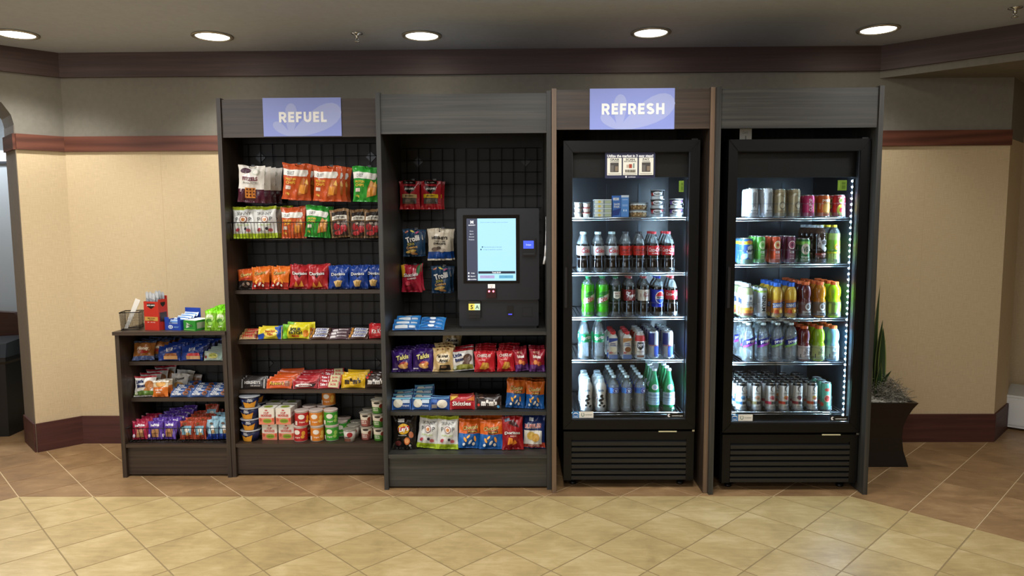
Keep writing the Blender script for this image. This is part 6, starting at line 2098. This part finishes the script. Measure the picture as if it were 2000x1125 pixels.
# cookies beside the kiosk
B['cook_blue'] = bar('cookie_pack', .150, .052, .03, '2A6EB8', [('p', [(-.9, .5), (.9, .5), (.9, .95), (-.9, .95)], '3C8CD0'), ('e', 0, .72, .3, .1, 'E6EEF6'), ('r', -.8, .08, .2, .42, 'DCE4EA'), ('r', .3, .1, .8, .4, 'B8C8D8')], seed=50, cat='cookie pack')
B['cook_blue2'] = bar('cookie_pack', .150, .048, .028, '2F7EC8', [('r', -.9, .55, .9, .9, '4A98DA'), ('e', 0, .4, .25, .2, 'E6EEF6'), ('r', -.9, .1, .9, .2, '1F5A9E')], seed=51, cat='cookie pack')
z0_ = S3[0] + .001
pile(B['cook_blue'], 792, 640, 3.965, z0_, 3, 'bright blue cookie pack', 'left stack beside kiosk', 55, .03, .016, 4)
pile(B['cook_blue2'], 841, 640, 3.965, z0_, 3, 'bright blue cookie pack', 'right stack beside kiosk', 60, .03, .014, 0)
# upper shelf
UE = 'shelf below the kiosk'
zE = S3[1] + .001
B['takis'] = bag('rolled_chip_bag', 'snack bag', .132, .125, .05, '3B1F6B', [('t', 'Takis', .05, .66, .2, '1C0E38', {'w': .6, 'rot': 10, 'b': .09, 'sh': .15}), ('t', 'Takis', .05, .66, .2, 'E6DC8A', {'w': .6, 'rot': 10, 'b': .03, 'sh': .15}), ('e', .15, .32, .5, .13, 'A83A3E', 10), ('e', .1, .24, .5, .1, 'D8A868', -8), ('e', .4, .33, .25, .08, 'C8843A', 30), ('r', -.9, .1, -.4, .16, 'D8D0E0')], seed=52)
B['amos'] = bag('cookie_bag', 'snack bag', .124, .136, .05, 'CDB07A', [('e', 0, .56, .72, .2, 'E9DCC0'), ('t', 'Famous', -.05, .66, .13, '1A1412', {'w': .62, 'sh': .3, 'b': .04}), ('t', 'Amos', .05, .47, .14, '1A1412', {'w': .5, 'sh': .3, 'b': .04}), ('p', [(-.35, .06), (.75, .06), (.7, .28), (-.3, .28)], '2A1E18'), ('e', .1, .2, .3, .05, '8A6A48'), ('e', -.5, .93, .1, .03, '7A4A26'), ('e', 0, .94, .1, .03, '7A4A26'), ('e', .5, .93, .1, .03, '7A4A26')], seed=53)


def little(seed, pic, foot):
    return bag('muffin_pouch', 'snack bag', .130, .122, .045, 'E9E6E2', [('t', 'Little', -.45, .74, .16, '1E2A5A', {'w': .42, 'rot': 8, 'b': .05}), ('t', 'Bites', -.3, .53, .16, '1E2A5A', {'w': .42, 'rot': 8, 'b': .05}), ('e', .5, .55, .42, .2, pic), ('e', .3, .3, .35, .13, pic), ('p', [(-.95, .05), (.95, .05), (.95, .25), (-.2, .3), (-.95, .2)], foot), ('e', -.75, .16, .16, .08, 'DCE4D0')], bands=((.91, 1, 'A8242E'),), seed=seed)


B['little'] = little(54, '5A4238', '8A8A3A')
B['little2'] = little(55, 'B0703A', '5A7A34')
B['cheez'] = bag('cracker_bag', 'snack bag', .126, .118, .048, 'B8232C', [('t', 'CHEEZ-IT', -.05, .77, .13, '7A1218', {'w': .68, 'b': .05}), ('t', 'CHEEZ-IT', -.05, .77, .13, 'F6EAE2', {'w': .68, 'b': .015}), ('t', 'ORIGINAL', -.25, .56, .05, 'F0C8B8', {'w': .36}), ('p', [(-.5, .15), (.0, .1), (.45, .2), (.4, .42), (-.2, .45)], 'D89A3A'), ('p', [(-.1, .2), (.35, .22), (.25, .44), (-.15, .4)], 'E8B45A')], seed=56)
B['ritz'] = bag('cracker_bite_bag', 'snack bag', .108, .122, .045, '9A1E30', [('t', 'RITZ', -.1, .86, .09, 'E8C8B0', {'w': .35}), ('t', 'bites', 0, .68, .14, 'F6ECE6', {'w': .5, 'b': .04}), ('e', -.2, .42, .3, .1, 'D88A4A', 15), ('e', .3, .36, .3, .1, 'C86A3A', -10)], bands=((0, .3, '5A2A6A'),), seed=57)
queue(B['takis'], 782, 715, 3.97, zE, 3, .06, 'left purple chip bag', UE, 10, 6)
queue(B['takis'], 825, 712, 3.98, zE, 3, .06, 'right purple chip bag', UE, 8, -2, sc=1.06)
queue(B['amos'], 865, 712, 3.975, zE, 3, .055, 'tan cookie bag', UE, 7, 2, dz=.004)
queue(B['amos'], 880, 712, 4.20, zE + .045, 1, .05, 'tan cookie bag perched on the others', UE, 10, 12, ry=8)
queue(B['little'], 905, 712, 3.985, zE, 3, .05, 'white muffin pouch', UE, 12, 4, ry=-4)
queue(B['cheez'], 947, 715, 3.965, zE, 4, .055, 'left red cracker bag', UE, 9, 2, dz=.003)
queue(B['cheez'], 990, 715, 3.97, zE, 4, .055, 'right red cracker bag', UE, 12, 6, dz=.003, dx=.004)
queue(B['ritz'], 1021, 715, 3.97, zE, 3, .055, 'left red and purple bite bag', UE, 12, 8, ry=-6)
queue(B['ritz'], 1052, 715, 3.965, zE, 3, .055, 'right red and purple bite bag', UE, 10, -4, sc=1.03)
# lower shelf
UF = 'second shelf below kiosk'
zF = S3[2] + .001
B['wafer'] = bar('cookie_pack', .115, .074, .026, '2E5FA8', [('e', -.35, .5, .5, .36, 'E9E4D2'), ('r', -.98, .82, .98, .95, '7CC0D8'), ('r', .1, .5, .85, .78, 'C8D8E8'), ('t', 'Original', .45, .3, .12, 'F0F4F8', {'w': .32}), ('r', .1, .1, .9, .2, '24488A')], seed=60, cat='cookie pack')
B['wafer2'] = bar('cookie_pack', .110, .072, .026, '2B4F96', [('e', .25, .45, .55, .36, 'E3DCCB'), ('r', -.95, .55, -.3, .85, '3E6AB8'), ('r', -.9, .1, -.3, .4, '8A8078'), ('r', -.98, .9, .98, .98, '6AA0D0')], seed=61, cat='cookie pack')
B['skit'] = bar('fruit_candy_bag', .142, .082, .03, 'B5222C', [('p', [(-.95, .6), (-.3, .95), (-.95, .95)], 'D8B43A'), ('p', [(.3, .65), (.95, .95), (.95, .6)], 'D8783A'), ('t', 'Skittles', -.05, .42, .3, '7A1218', {'w': .74, 'b': .06}), ('t', 'Skittles', -.05, .42, .3, 'F8F4F0', {'w': .74, 'b': .02})], seed=62, cat='candy bag')
B['mm_d'] = bar('chocolate_candy_bag', .150, .080, .03, '2E201C', [('t', "m&m's", .1, .48, .42, 'F0EAE4', {'w': .6, 'b': .06}), ('e', -.7, .3, .1, .1, 'C83A2A'), ('e', .8, .2, .1, .1, '4A9AD0'), ('e', -.5, .85, .2, .07, '6A4A3A')], seed=63, cat='candy bag')
B['cheet_b'] = cheetos(.140, .160, 64, 'D9702A', '1F5A9E', .52, 'Cheetos', 'PUFFS')
pile(B['wafer'], 783, 795, 3.965, zF, 3, 'blue wafer pack with cream oval', 'left, ' + UF, 20, .04, .012, 4)
pile(B['wafer'], 822, 795, 3.965, zF, 4, 'blue wafer pack with cream oval', 'right, ' + UF, 22, .042, .014, -3)
queue(B['wafer2'], 859, 795, 3.97, zF, 2, .04, 'dark blue cookie pack', UF, 12, -3)
queue(B['skit'], 903, 795, 3.97, zF, 2, .04, 'red fruit candy bag', UF, 14, 2)
queue(B['mm_d'], 953, 795, 3.97, zF, 2, .04, 'dark brown candy bag', UF, 16, -4, dx=-.012)
queue(B['cheet_b'], 1009, 790, 3.985, zF, 2, .07, 'left orange and blue puff bag', UF, 10, 8, ry=5)
queue(B['cheet_b'], 1046, 790, 3.98, zF, 3, .07, 'right orange and blue puff bag', UF, 10, -8, sc=.96)
# deck
zG = DK + .001
UG = 'bottom of kiosk unit'
B['lays'] = bag('potato_chip_bag', 'snack bag', .146, .190, .055, '1A1614', [('r', -.55, .80, -.0, .90, 'E0DCD8'), ('e', -.05, .60, .5, .16, 'E3B02E'), ('p', [(-.5, .52), (.45, .60), (.4, .70), (-.5, .64)], 'C0242A'), ('t', "Lay's", -.03, .61, .13, 'FFFFFF', {'w': .4, 'rot': 8, 'b': .04, 'sh': .2}), ('r', -.5, .40, .2, .43, '9AA0A4'), ('e', .25, .24, .26, .11, 'C86A2E'), ('e', .25, .24, .18, .07, 'E09A5A'), ('e', .6, .42, .2, .1, 'A8603A', 30), ('e', -.5, .18, .25, .08, '5A1E1C'), ('e', .5, .1, .1, .04, 'D8D4D0')], seed=70)
B['ruff'] = bag('ridged_chip_bag', 'snack bag', .142, .190, .055, '1E2F66', [('p', [(-.8, .12), (.75, .12), (.8, .52), (-.75, .55)], 'E8E4DA'), ('r', -.35, .82, .05, .92, 'C8D0DC'), ('t', 'RUFFLES', 0, .67, .12, 'F0ECE8', {'w': .72, 'b': .08}), ('t', 'RUFFLES', 0, .67, .12, 'B8323A', {'w': .72, 'b': .02}), ('e', -.15, .38, .35, .12, 'D8B456', 20), ('e', .25, .32, .35, .12, 'C89A3E', -20), ('t', 'CHEDDAR', .1, .08, .05, 'F6E0D0', {'w': .5, 'b': .03})], bands=((.02, .17, 'B8422A'),), seed=71)
B['dor_t'] = bag('corn_chip_bag', 'snack bag', .132, .186, .05, '96181E', [('r', -.7, .86, -.1, .95, '6A7A90'), ('p', [(-.4, .8), (.1, .72), (.7, .68), (.4, .8), (.1, .9)], '3A0E10'), ('t', 'Doritos', 0, .52, .085, '1E0A0C', {'w': .76, 'b': .07}), ('t', 'Doritos', 0, .52, .085, 'F6F0EC', {'w': .76, 'b': .02}), ('p', [(-.5, .16), (.1, .2), (.0, .36), (-.35, .38)], 'E08A2E'), ('p', [(-.05, .14), (.45, .2), (.2, .32)], 'D87A26'), ('t', 'NACHO', .1, .42, .035, 'F0C8C0', {'w': .3})], seed=72)
B['cheet_d'] = cheetos(.148, .165, 73, 'D8641E', '1E5FA8', .5, 'Cheetos', 'PUFFS')
queue(B['lays'], 790, 850, 3.935, zG, 2, .075, 'black potato chip bag', UG, 12, 3)
queue(B['skinny_b'], 834, 850, 3.945, zG, 2, .075, 'left white popcorn bag', UG, 14, -6, ry=4, dz=.0)
queue(B['skinny_b'], 873, 850, 3.925, zG, 2, .075, 'right white popcorn bag', UG, 14, 0, ry=1, dz=.0)
queue(B['cheet_d'], 916, 850, 3.94, zG, 2, .075, 'left orange and blue puff bag', UG, 14, 10, ry=4, dz=.006)
queue(B['cheet_d'], 960, 850, 3.93, zG, 2, .075, 'right orange and blue puff bag', UG, 12, -2, dz=.006)
queue(B['dor_t'], 1001, 850, 3.92, zG, 2, .07, 'tall red corn chip bag', UG, 10, -2, ry=-2)
queue(B['ruff'], 1043, 850, 3.95, zG, 2, .075, 'navy and white ridged chip bag', UG, 10, -8)

# ------------------------------------------------------------------ low shelf at the left
TZ = .868 + .0005
# pen cup of black mesh with receipt papers
x_ = at(258, 620, 4.13).x
pc = empty('mesh_desk_cup', (x_, 4.13, TZ), math.radians(12), label='black wire mesh cup holding papers on the low shelf', category='desk cup')
mb = MB()
s_ = .052
H_ = .105
for a, b in (((-s_, -s_), (s_, -s_)), ((s_, -s_), (s_, s_)), ((s_, s_), (-s_, s_)), ((-s_, s_), (-s_, -s_))):
    for k in range(13):
        t = k / 12
        px_, py_ = a[0] + (b[0] - a[0]) * t, a[1] + (b[1] - a[1]) * t
        mb.tube((px_ * .92, py_ * .92, .003), (px_, py_, H_), .0009, BLACK, 3)
    for k in range(12):
        f_ = .92 + .08 * k / 12
        mb.tube((a[0] * f_, a[1] * f_, .003 + H_ * k / 12), (b[0] * f_, b[1] * f_, .003 + H_ * k / 12), .0009, BLACK, 3)
mb.build('mesh', pc)
mb = MB()
for z_, f_ in ((H_, 1.0), (.004, .92)):
    for a, b in (((-s_, -s_), (s_, -s_)), ((s_, -s_), (s_, s_)), ((s_, s_), (-s_, s_)), ((-s_, s_), (-s_, -s_))):
        mb.tube((a[0] * f_, a[1] * f_, z_), (b[0] * f_, b[1] * f_, z_), .003, BLACK, 6)
mb.build('rim', pc)
pp = MB()
pp.add([(-.045, .0, 0), (-.025, .0, 0), (.055, .0, .165), (.028, 0, .178), (-.045, .003, 0), (-.025, .003, 0), (.055, .003, .165), (.028, .003, .178)], [(0, 1, 2, 3), (7, 6, 5, 4), (0, 4, 5, 1), (1, 5, 6, 2), (2, 6, 7, 3), (3, 7, 4, 0)], plain('EDE9E0', .6))
pp.build('paper_slip', loc=(x_ + .005, 4.115, TZ + .006), rot=(0, 0, .1), label='long folded white paper leaning in the mesh cup', category='paper')
# red box with silver packets
bw, bd_, bh = .100, .075, .168
x_ = at(298.5, 620, 4.10).x
RED_ = [('p', [(-.55, .93), (.55, .93), (.5, .83), (0, .74), (-.5, .83)], '17120F'), ('t', "JACK LINK'S", 0, .875, .045, 'F2EDE6', {'w': .56, 'b': .04}), ('r', -.9, .33, .9, .47, 'C89A4A'), ('t', 'BEEF STICKS', 0, .42, .04, '4A2A14', {'w': .5, 'b': .03}), ('t', 'ORIGINAL', 0, .36, .035, '6A4A20', {'w': .34}), ('t', '20 - .92 OZ', 0, .28, .03, 'F0D8D0', {'w': .55})]
rb = empty('jerky_stick_box', (x_, 4.085, TZ), math.radians(-14), label='open red display box full of silver-wrapped sticks on low shelf', category='box')
mb = MB()
rm = plain('BF2F22', .45)
t_ = .002
mb.box(-bw / 2, bw / 2, 0, t_, 0, bh, rm).box(-bw / 2, bw / 2, bd_ - t_, bd_, 0, bh + .03, rm).box(-bw / 2, -bw / 2 + t_, t_, bd_ - t_, 0, bh, rm).box(bw / 2 - t_, bw / 2, t_, bd_ - t_, 0, bh + .012, rm).box(-bw / 2 + t_, bw / 2 - t_, t_, bd_ - t_, 0, t_, rm)
mb.build('box', rb)
ink(MB(), RED_, lambda x, z, o: (x, -o, z), bw / 2, bh, off0=.0005).build('printed_front', rb)
ink(MB(), [('p', [(-.5, .97), (.5, .97), (.45, .88), (0, .8), (-.45, .88)], '17120F'), ('r', -.75, .3, .75, .62, '3A2A28')], lambda x, z, o: (bw / 2 + o, bd_ / 2 + x, z), bd_ / 2, bh, off0=.0005).build('printed_side', rb)
rd = random.Random(5)
SIL = foil('BFC2C6', .2)
mw, mx_, my_ = rb.matrix_world, 0, 0
ca, sa = math.cos(math.radians(-14)), math.sin(math.radians(-14))
B['stick'] = bag('jerky_stick', 'snack stick', .0195, .20, .011, 'B9BCC0', (), bands=((.0, .82, '8A8E94'),), seed=80, crinkle=1.6)
STW = ['leftmost', 'second', 'third', 'rightmost']
for q in range(12):
    lx, ly = -.0345 + .023 * (q % 4) + rd.uniform(-.001, .001), .0145 + .0225 * (q // 4)
    place(B['stick'], (x_ + lx * ca - ly * sa, 4.085 + lx * sa + ly * ca, TZ + .003 + rd.uniform(0, .025)), '%s silver stick of the %s row in the red box' % (STW[q % 4], ('front', 'middle', 'back')[q // 4]), 'silver sticks in the red box', (0, 0, math.radians(-14) + rd.uniform(-.05, .05)))
# blue display tray of wafers
x_ = at(337.5, 625, 4.09).x
tw_, td_, th_ = .112, .17, .075
tr = empty('candy_display_tray', (x_, 4.085, TZ), math.radians(-16), label='open blue display tray of white wrapped candy on low shelf', category='display tray')
mb = MB()
bm_ = plain('2346A8', .4)
mb.box(-tw_ / 2, tw_ / 2, 0, .002, 0, th_ * .5, bm_).box(-tw_ / 2, tw_ / 2, td_ - .002, td_, 0, th_ * 1.5, bm_).box(-tw_ / 2, -tw_ / 2 + .002, .002, td_ - .002, 0, th_ * .8, bm_).box(tw_ / 2 - .002, tw_ / 2, .002, td_ - .002, 0, th_ * .8, bm_).box(-tw_ / 2 + .002, tw_ / 2 - .002, .002, td_ - .002, 0, .002, bm_)
mb.box(-tw_ / 2, -tw_ / 2 + .03, -.0005, .0015, th_ * .5, th_, bm_).box(tw_ / 2 - .02, tw_ / 2, -.0005, .0015, th_ * .5, th_, bm_)
mb.build('tray', tr)
ink(MB(), [('e', -.25, .5, .3, .3, 'E6EEF8'), ('t', 'ICE', -.25, .5, .3, '2346A8', {'w': .2}), ('t', 'MINT', .5, .5, .25, '8AB4E8', {'w': .3})], lambda x, z, o: (x, -.0005 - o, z), tw_ / 2, th_ * .5).build('printed_front', tr)
B['mint'] = bar('mint_pack', .098, .028, .016, 'DCE6F0', [('r', -.9, .2, .9, .5, '6A9AD8'), ('r', -.9, .6, .3, .8, 'B8CCE4')], seed=81, cat='candy pack')
ca, sa = math.cos(math.radians(-16)), math.sin(math.radians(-16))
for q in range(5):
    ly = .026 + .03 * q
    place(B['mint'], (x_ - ly * sa, 4.085 + ly * ca, TZ + .032 + .008 * q), '%s white and blue candy pack in the blue tray' % ('front', 'second', 'third', 'fourth', 'rearmost')[q], 'white candy packs in the blue tray', (math.radians(-35), 0, math.radians(-16)))
# green gum box
x_ = at(372, 630, 4.075).x
gb2 = carton('gum_box', 'gum box', .088, .12, .060, '2E8E34', [('p', [(-.55, .25), (.5, .5), (-.5, .78)], 'F0F4EC'), ('t', 'Trident', -.02, .55, .3, '1E5A2A', {'w': .55, 'b': .05}), ('r', -.9, .05, .9, .14, '7AC05A')], sides=[('r', -.8, .2, .8, .8, 'A8B09A')], top=[('r', -.98, .02, .98, .98, 'E9EEE2')])
place(gb2, (x_, 4.06, TZ), 'green and white gum box on the low shelf top', None, (0, 0, math.radians(-20)))
# lime pouches
B['lime'] = bag('gummy_pouch', 'candy bag', .074, .118, .03, '7FB82E', [('e', 0, .62, .7, .2, 'B9D88A'), ('t', 'Glee', 0, .72, .13, 'F0F6E0', {'w': .55, 'b': .04, 'sh': .1}), ('e', -.1, .48, .5, .1, '4E8A2A', 15), ('e', .2, .35, .4, .08, '8CBE5A', -10), ('t', 'GUM', 0, .2, .08, 'E4F0D0', {'w': .35})], bands=((.86, 1, '86DC1E'),), seed=82)
for px, nm in ((410.5, 'left'), (432.5, 'right')):
    queue(B['lime'], px, 620, 4.06, TZ, 6, .032, 'lime green pouch', '%s row on low shelf top' % nm, 6, -4, dz=.002, jx=.002, jr=3)
V1 = 'upper tier of low shelf'
zH = S1[0] + .001
B['honey'] = bag('honey_bun_pack', 'pastry pack', .128, .118, .04, '9A6230', [('e', .1, .6, .6, .3, 'A86A34'), ('t', 'Honey', -.05, .6, .16, 'F6E6D0', {'w': .56, 'sh': .3, 'b': .05, 'rot': 4}), ('t', 'Bun', .1, .42, .15, 'B82A26', {'w': .36, 'sh': .3, 'b': .05, 'rot': 4})], bands=((0, .2, '4A5A86'), (.9, 1, '3A4A6A')), seed=83)


def pop(pic, seed):
    return bag('toaster_pastry_pack', 'pastry pack', .128, .088, .022, '1E3C90', [('p', [(-.25, .62), (.3, .68), (.3, .92), (-.25, .88)], 'F2F2F2'), ('t', 'POP', .02, .83, .12, '1E3C90', {'w': .2, 'b': .05}), ('t', 'TARTS', .05, .70, .1, '1E3C90', {'w': .22, 'b': .05}), ('r', -.45, .06, .8, .32, 'C89A68'), ('p', [(-.4, .3), (.8, .3), (.7, .52), (-.3, .48)], pic)], seed=seed, horiz=True, seal=.04, fullness=.25)


B['pop_b'], B['pop_r'] = pop('9A5A2E', 84), pop('C8343E', 85)
B['cereal'] = bag('cereal_bar_pack', 'snack bar', .115, .058, .02, 'BFCFC4', [('e', 0, .5, .5, .3, 'D2D27A'), ('t', 'NUTRI', 0, .5, .2, '7A8A2A', {'w': .36, 'b': .03}), ('e', -.75, .35, .12, .15, '8A2A2A'), ('r', .55, .1, .95, .8, '9AB8B0')], seed=86, horiz=True)
queue(B['honey'], 270, 685, 4.145, zH, 3, .06, 'left brown honey bun pack', V1, 26, 10, dx=.02)
queue(B['honey'], 300, 690, 4.155, zH, 3, .06, 'right brown honey bun pack', V1, 30, 4, dx=.014)
queue(B['pop_b'], 330, 690, 4.145, zH, 6, .034, 'left dark blue pastry pack', V1, 12, 2, dz=.003, dx=.008)
queue(B['pop_r'], 374, 690, 4.145, zH, 6, .034, 'right dark blue pastry pack', V1, 14, 2, dz=.003, dx=.006)
queue(B['cereal'], 416, 692, 4.145, zH, 5, .03, 'pale green cereal bar', V1, 16, -2, dz=.004, dx=.004)
V2 = 'middle tier of low shelf'
zI = S1[1] + .001
B['crack'] = bag('cracker_pouch', 'snack bag', .098, .095, .035, 'D8742E', [('e', .1, .78, .6, .16, 'E0A85A'), ('t', 'CHEDDAR', -.1, .42, .1, 'F6E8D8', {'w': .55, 'b': .03}), ('t', 'BITES', -.1, .27, .09, 'F6E8D8', {'w': .35, 'b': .03}), ('r', -1, .9, 1, 1, 'E9E2D4')], bands=((.6, 1, 'DAC8A8'),), seed=87)
B['knot'] = bag('pastry_pouch', 'pastry pack', .105, .105, .04, 'D9D6D0', [('t', 'Donut', 0, .7, .14, '1E1E20', {'w': .55, 'sh': .2, 'b': .04, 'rot': 14}), ('e', 0, .35, .6, .16, 'C89A5A'), ('e', .2, .3, .35, .1, 'E0B870')], bands=((0, .12, 'D88A3A'),), seed=88)
B['brownie'] = bag('brownie_pouch', 'pastry pack', .105, .085, .04, '6A4226', [('e', 0, .55, .6, .22, '8A5A34'), ('e', -.3, .7, .3, .1, 'B8A898', 20)], bands=((.75, 1, '9A8E84'),), seed=89)
B['prot'] = bar('protein_bar', .125, .040, .022, '34548E', [('t', 'PURE', -.45, .7, .3, 'F2F4F8', {'w': .3, 'b': .04}), ('t', 'PROTEIN', -.35, .32, .3, 'F2F4F8', {'w': .48, 'b': .04}), ('e', .55, .5, .28, .35, '9A5A34'), ('e', .6, .45, .18, .22, '5A3220')], seed=90, cat='protein bar')
queue(B['little2'], 276, 758, 4.15, zI, 4, .05, 'white muffin pouch with red top', V2, 14, 8, dz=.008, dx=.016)
queue(B['crack'], 312, 760, 4.145, zI, 2, .05, 'orange cracker pouch', V2, 12, 2)
queue(B['knot'], 338, 750, 4.20, zI + .004, 2, .06, 'white and tan pastry pouch', V2, 12, 14, ry=8, dz=.006)
queue(B['brownie'], 368, 750, 4.29, zI, 1, .04, 'brown pastry pouch at the back', V2, 14, -8)
for px, ds in ((352, 'left'), (390, 'middle'), (424, 'right')):
    pile(B['prot'], px, 768, 4.145, zI, 4, '%s blue protein bar' % ds, V2, 36, .034, .009, 0)
V3 = 'basket at bottom of low shelf'
zJ = DK + .0075
wire_basket('left black wire basket at the bottom of the low shelf', -2.322, -2.012, 4.07, 4.381, DK + .0035, .088, 13)
wire_basket('right black wire basket at the bottom of the low shelf', -2.006, -1.7325, 4.07, 4.381, DK + .0035, .088, 12)


def belv(c, seed):
    return bag('biscuit_pack', 'biscuit pack', .100, .108, .03, c, [('t', 'belVita', 0, .78, .13, 'F4EEF6', {'w': .6, 'b': .05}), ('r', -.35, .12, .55, .55, 'B8845A'), ('r', -.3, .3, .5, .34, '8A5E3A'), ('e', -.7, .2, .18, .1, 'E8D8E8')], seed=seed)


B['bel_r'], B['bel_p'] = belv('A82444', 91), belv('5A3A9A', 92)
B['chips_r'] = bag('cookie_snack_pack', 'cookie pack', .095, .110, .035, 'A8442E', [('r', -.7, .25, .7, .72, '7FB2C8'), ('e', .1, .5, .35, .12, 'E8E4DA'), ('t', 'Oats', -.85, .5, .1, 'F6F0EA', {'rot': 90, 'w': .2, 'b': .04}), ('e', .3, .3, .3, .08, 'C89A5A'), ('e', -.3, .85, .3, .06, '7A4A2A')], seed=93)
B['chips_b'] = bag('cookie_snack_pack', 'cookie pack', .098, .115, .035, '9CC4D6', [('t', 'Crispy', -.8, .55, .1, '24408A', {'rot': 90, 'w': .25, 'b': .05}), ('e', .1, .55, .4, .16, 'E8ECEC'), ('e', .3, .4, .3, .1, 'B8946A'), ('e', -.1, .8, .3, .06, '6A5A50')], bands=((0, .28, '1F3F98'),), seed=94)
queue(B['bel_r'], 271, 850, 4.105, zJ, 4, .045, 'crimson biscuit pack', V3, 10, 6, dz=.003, dx=.006)
queue(B['bel_p'], 303, 850, 4.105, zJ, 5, .045, 'left purple biscuit pack', V3, 12, 2, dz=.008, dx=.010)
queue(B['bel_p'], 329, 848, 4.11, zJ, 5, .045, 'right purple biscuit pack', V3, 14, -6, dz=.011, dx=.010)
queue(B['chips_r'], 366, 850, 4.105, zJ, 4, .048, 'left red cookie pack', V3, 10, 4, dz=.006, dx=.006)
queue(B['chips_r'], 391, 850, 4.105, zJ, 4, .048, 'right red cookie pack', V3, 10, 0, dz=.007, dx=.004)
queue(B['chips_b'], 416, 850, 4.105, zJ, 3, .048, 'left pale blue cookie pack', V3, 10, 2, dz=.006)
queue(B['chips_b'], 437, 850, 4.11, zJ, 3, .048, 'right pale blue cookie pack', V3, 10, -4, dz=.006)
queue(B['chips_r'], 410, 835, 4.24, zJ + .06, 1, .04, 'blue and red cookie pack on top of the pile', V3, 8, 0)
# ------------------------------------------------------------------ let the packs rest side by side without clipping
from mathutils.bvhtree import BVHTree
bpy.context.view_layer.update()
BOXES = [(-2.325, -1.7295, 4.382, 4.03, .86), (-1.6785, -.7965, 4.322, 4.03, 3), (-.7445, .1375, 4.462, 3.83, 3)]
packs = []
for o in D.objects:
    if o.name in PACK_SEEN or o.type != 'MESH' or o.parent or 'category' not in o:
        continue
    if o['category'] in ('paper', 'snack stick', 'candy pack'):
        continue
    packs.append(o)


class Pk:
    pass


GEO = {}


def geo(o):
    k = tuple([o.data.name] + [c.data.name for c in o.children])
    if k not in GEO:
        v, f = [], []
        for q in [o] + list(o.children):
            b = len(v)
            v += [x.co.copy() for x in q.data.vertices]
            f += [tuple(b + i for i in pl_.vertices) for pl_ in q.data.polygons]
        GEO[k] = (v, f)
    return GEO[k]


def mk(o):
    p = Pk()
    p.o = o
    M_ = Matrix.LocRotScale(o.location, o.rotation_euler, o.scale)
    p.c, p.f = geo(o)
    p.v = [M_ @ c for c in p.c]
    p.tree()
    return p


def tree(p):
    p.t = BVHTree.FromPolygons(p.v, p.f)
    p.lo = [min(c[i] for c in p.v) for i in range(3)]
    p.hi = [max(c[i] for c in p.v) for i in range(3)]


def shift(p, d):
    p.o.location += d
    p.v = [c + d for c in p.v]
    p.tree()


def squeeze(p, f):
    s = p.o.scale
    p.o.scale = (s[0] * f, s[1] * (f if f > 1 else 1), s[2])
    M_ = Matrix.LocRotScale(p.o.location, p.o.rotation_euler, p.o.scale)
    p.v = [M_ @ c for c in p.c]
    p.tree()


Pk.tree = tree
PK = [mk(o) for o in packs]


def clampit(p):
    cx = (p.lo[0] + p.hi[0]) / 2
    if p.lo[2] > .86 and cx < -1.69 and p.hi[2] < 1.05:
        if p.hi[0] > -1.7055:
            shift(p, Vector((-1.7055 - p.hi[0], 0, 0)))
        return
    for x0, x1, yb, yf, zm in BOXES:
        if x0 - .06 < cx < x1 + .06 and p.lo[2] < zm:
            front = yf
            if (p.lo[2] > 1.3 and x0 < -1.6 and x0 > -2 and p.hi[2] < 1.62) or (p.lo[2] < .3 and x0 < -2.3):
                front = 4.0935 if x0 > -2 else 4.078
            dx = max(0, x0 + .002 - p.lo[0]) + min(0, x1 - .002 - p.hi[0])
            dy = min(0, yb - p.hi[1])
            if not dy:
                dy = max(0, front - p.lo[1])
            if abs(dx) > 1e-5 or abs(dy) > 1e-5:
                shift(p, Vector((dx, dy, 0)))
            return


for p in PK:
    clampit(p)
for it in range(12):
    hit = 0
    for i, a in enumerate(PK):
        for b in PK[i + 1:]:
            if a.lo[0] > b.hi[0] or b.lo[0] > a.hi[0] or a.lo[1] > b.hi[1] or b.lo[1] > a.hi[1] or a.lo[2] > b.hi[2] or b.lo[2] > a.hi[2]:
                continue
            if not a.t.overlap(b.t):
                continue
            hit += 1
            ca_, cb_ = a.o.location, b.o.location
            ox = min(a.hi[0], b.hi[0]) - max(a.lo[0], b.lo[0])
            oy = min(a.hi[1], b.hi[1]) - max(a.lo[1], b.lo[1])
            wmin = min(a.hi[0] - a.lo[0], b.hi[0] - b.lo[0])
            if ox < 0.45 * wmin and it < 9:
                l, r = (a, b) if ca_.x < cb_.x else (b, a)
                squeeze(l, .975)
                squeeze(r, .975)
                shift(l, Vector((-.0012, 0, 0)))
                shift(r, Vector((.0012, 0, 0)))
            else:
                fr, bk = (a, b) if ca_.y < cb_.y else (b, a)
                shift(bk, Vector((0, min(.006, oy), .0 if it < 8 else .001)))
                if it > 4:
                    for p in (fr, bk):
                        s = p.o.scale
                        p.o.scale = (s[0], s[1] * .88, s[2])
                        M_ = Matrix.LocRotScale(p.o.location, p.o.rotation_euler, p.o.scale)
                        p.v = [M_ @ c for c in p.c]
                        p.tree()
    for p in PK:
        clampit(p)
    print('PACK CONTACTS', it, hit)
    if not hit:
        break
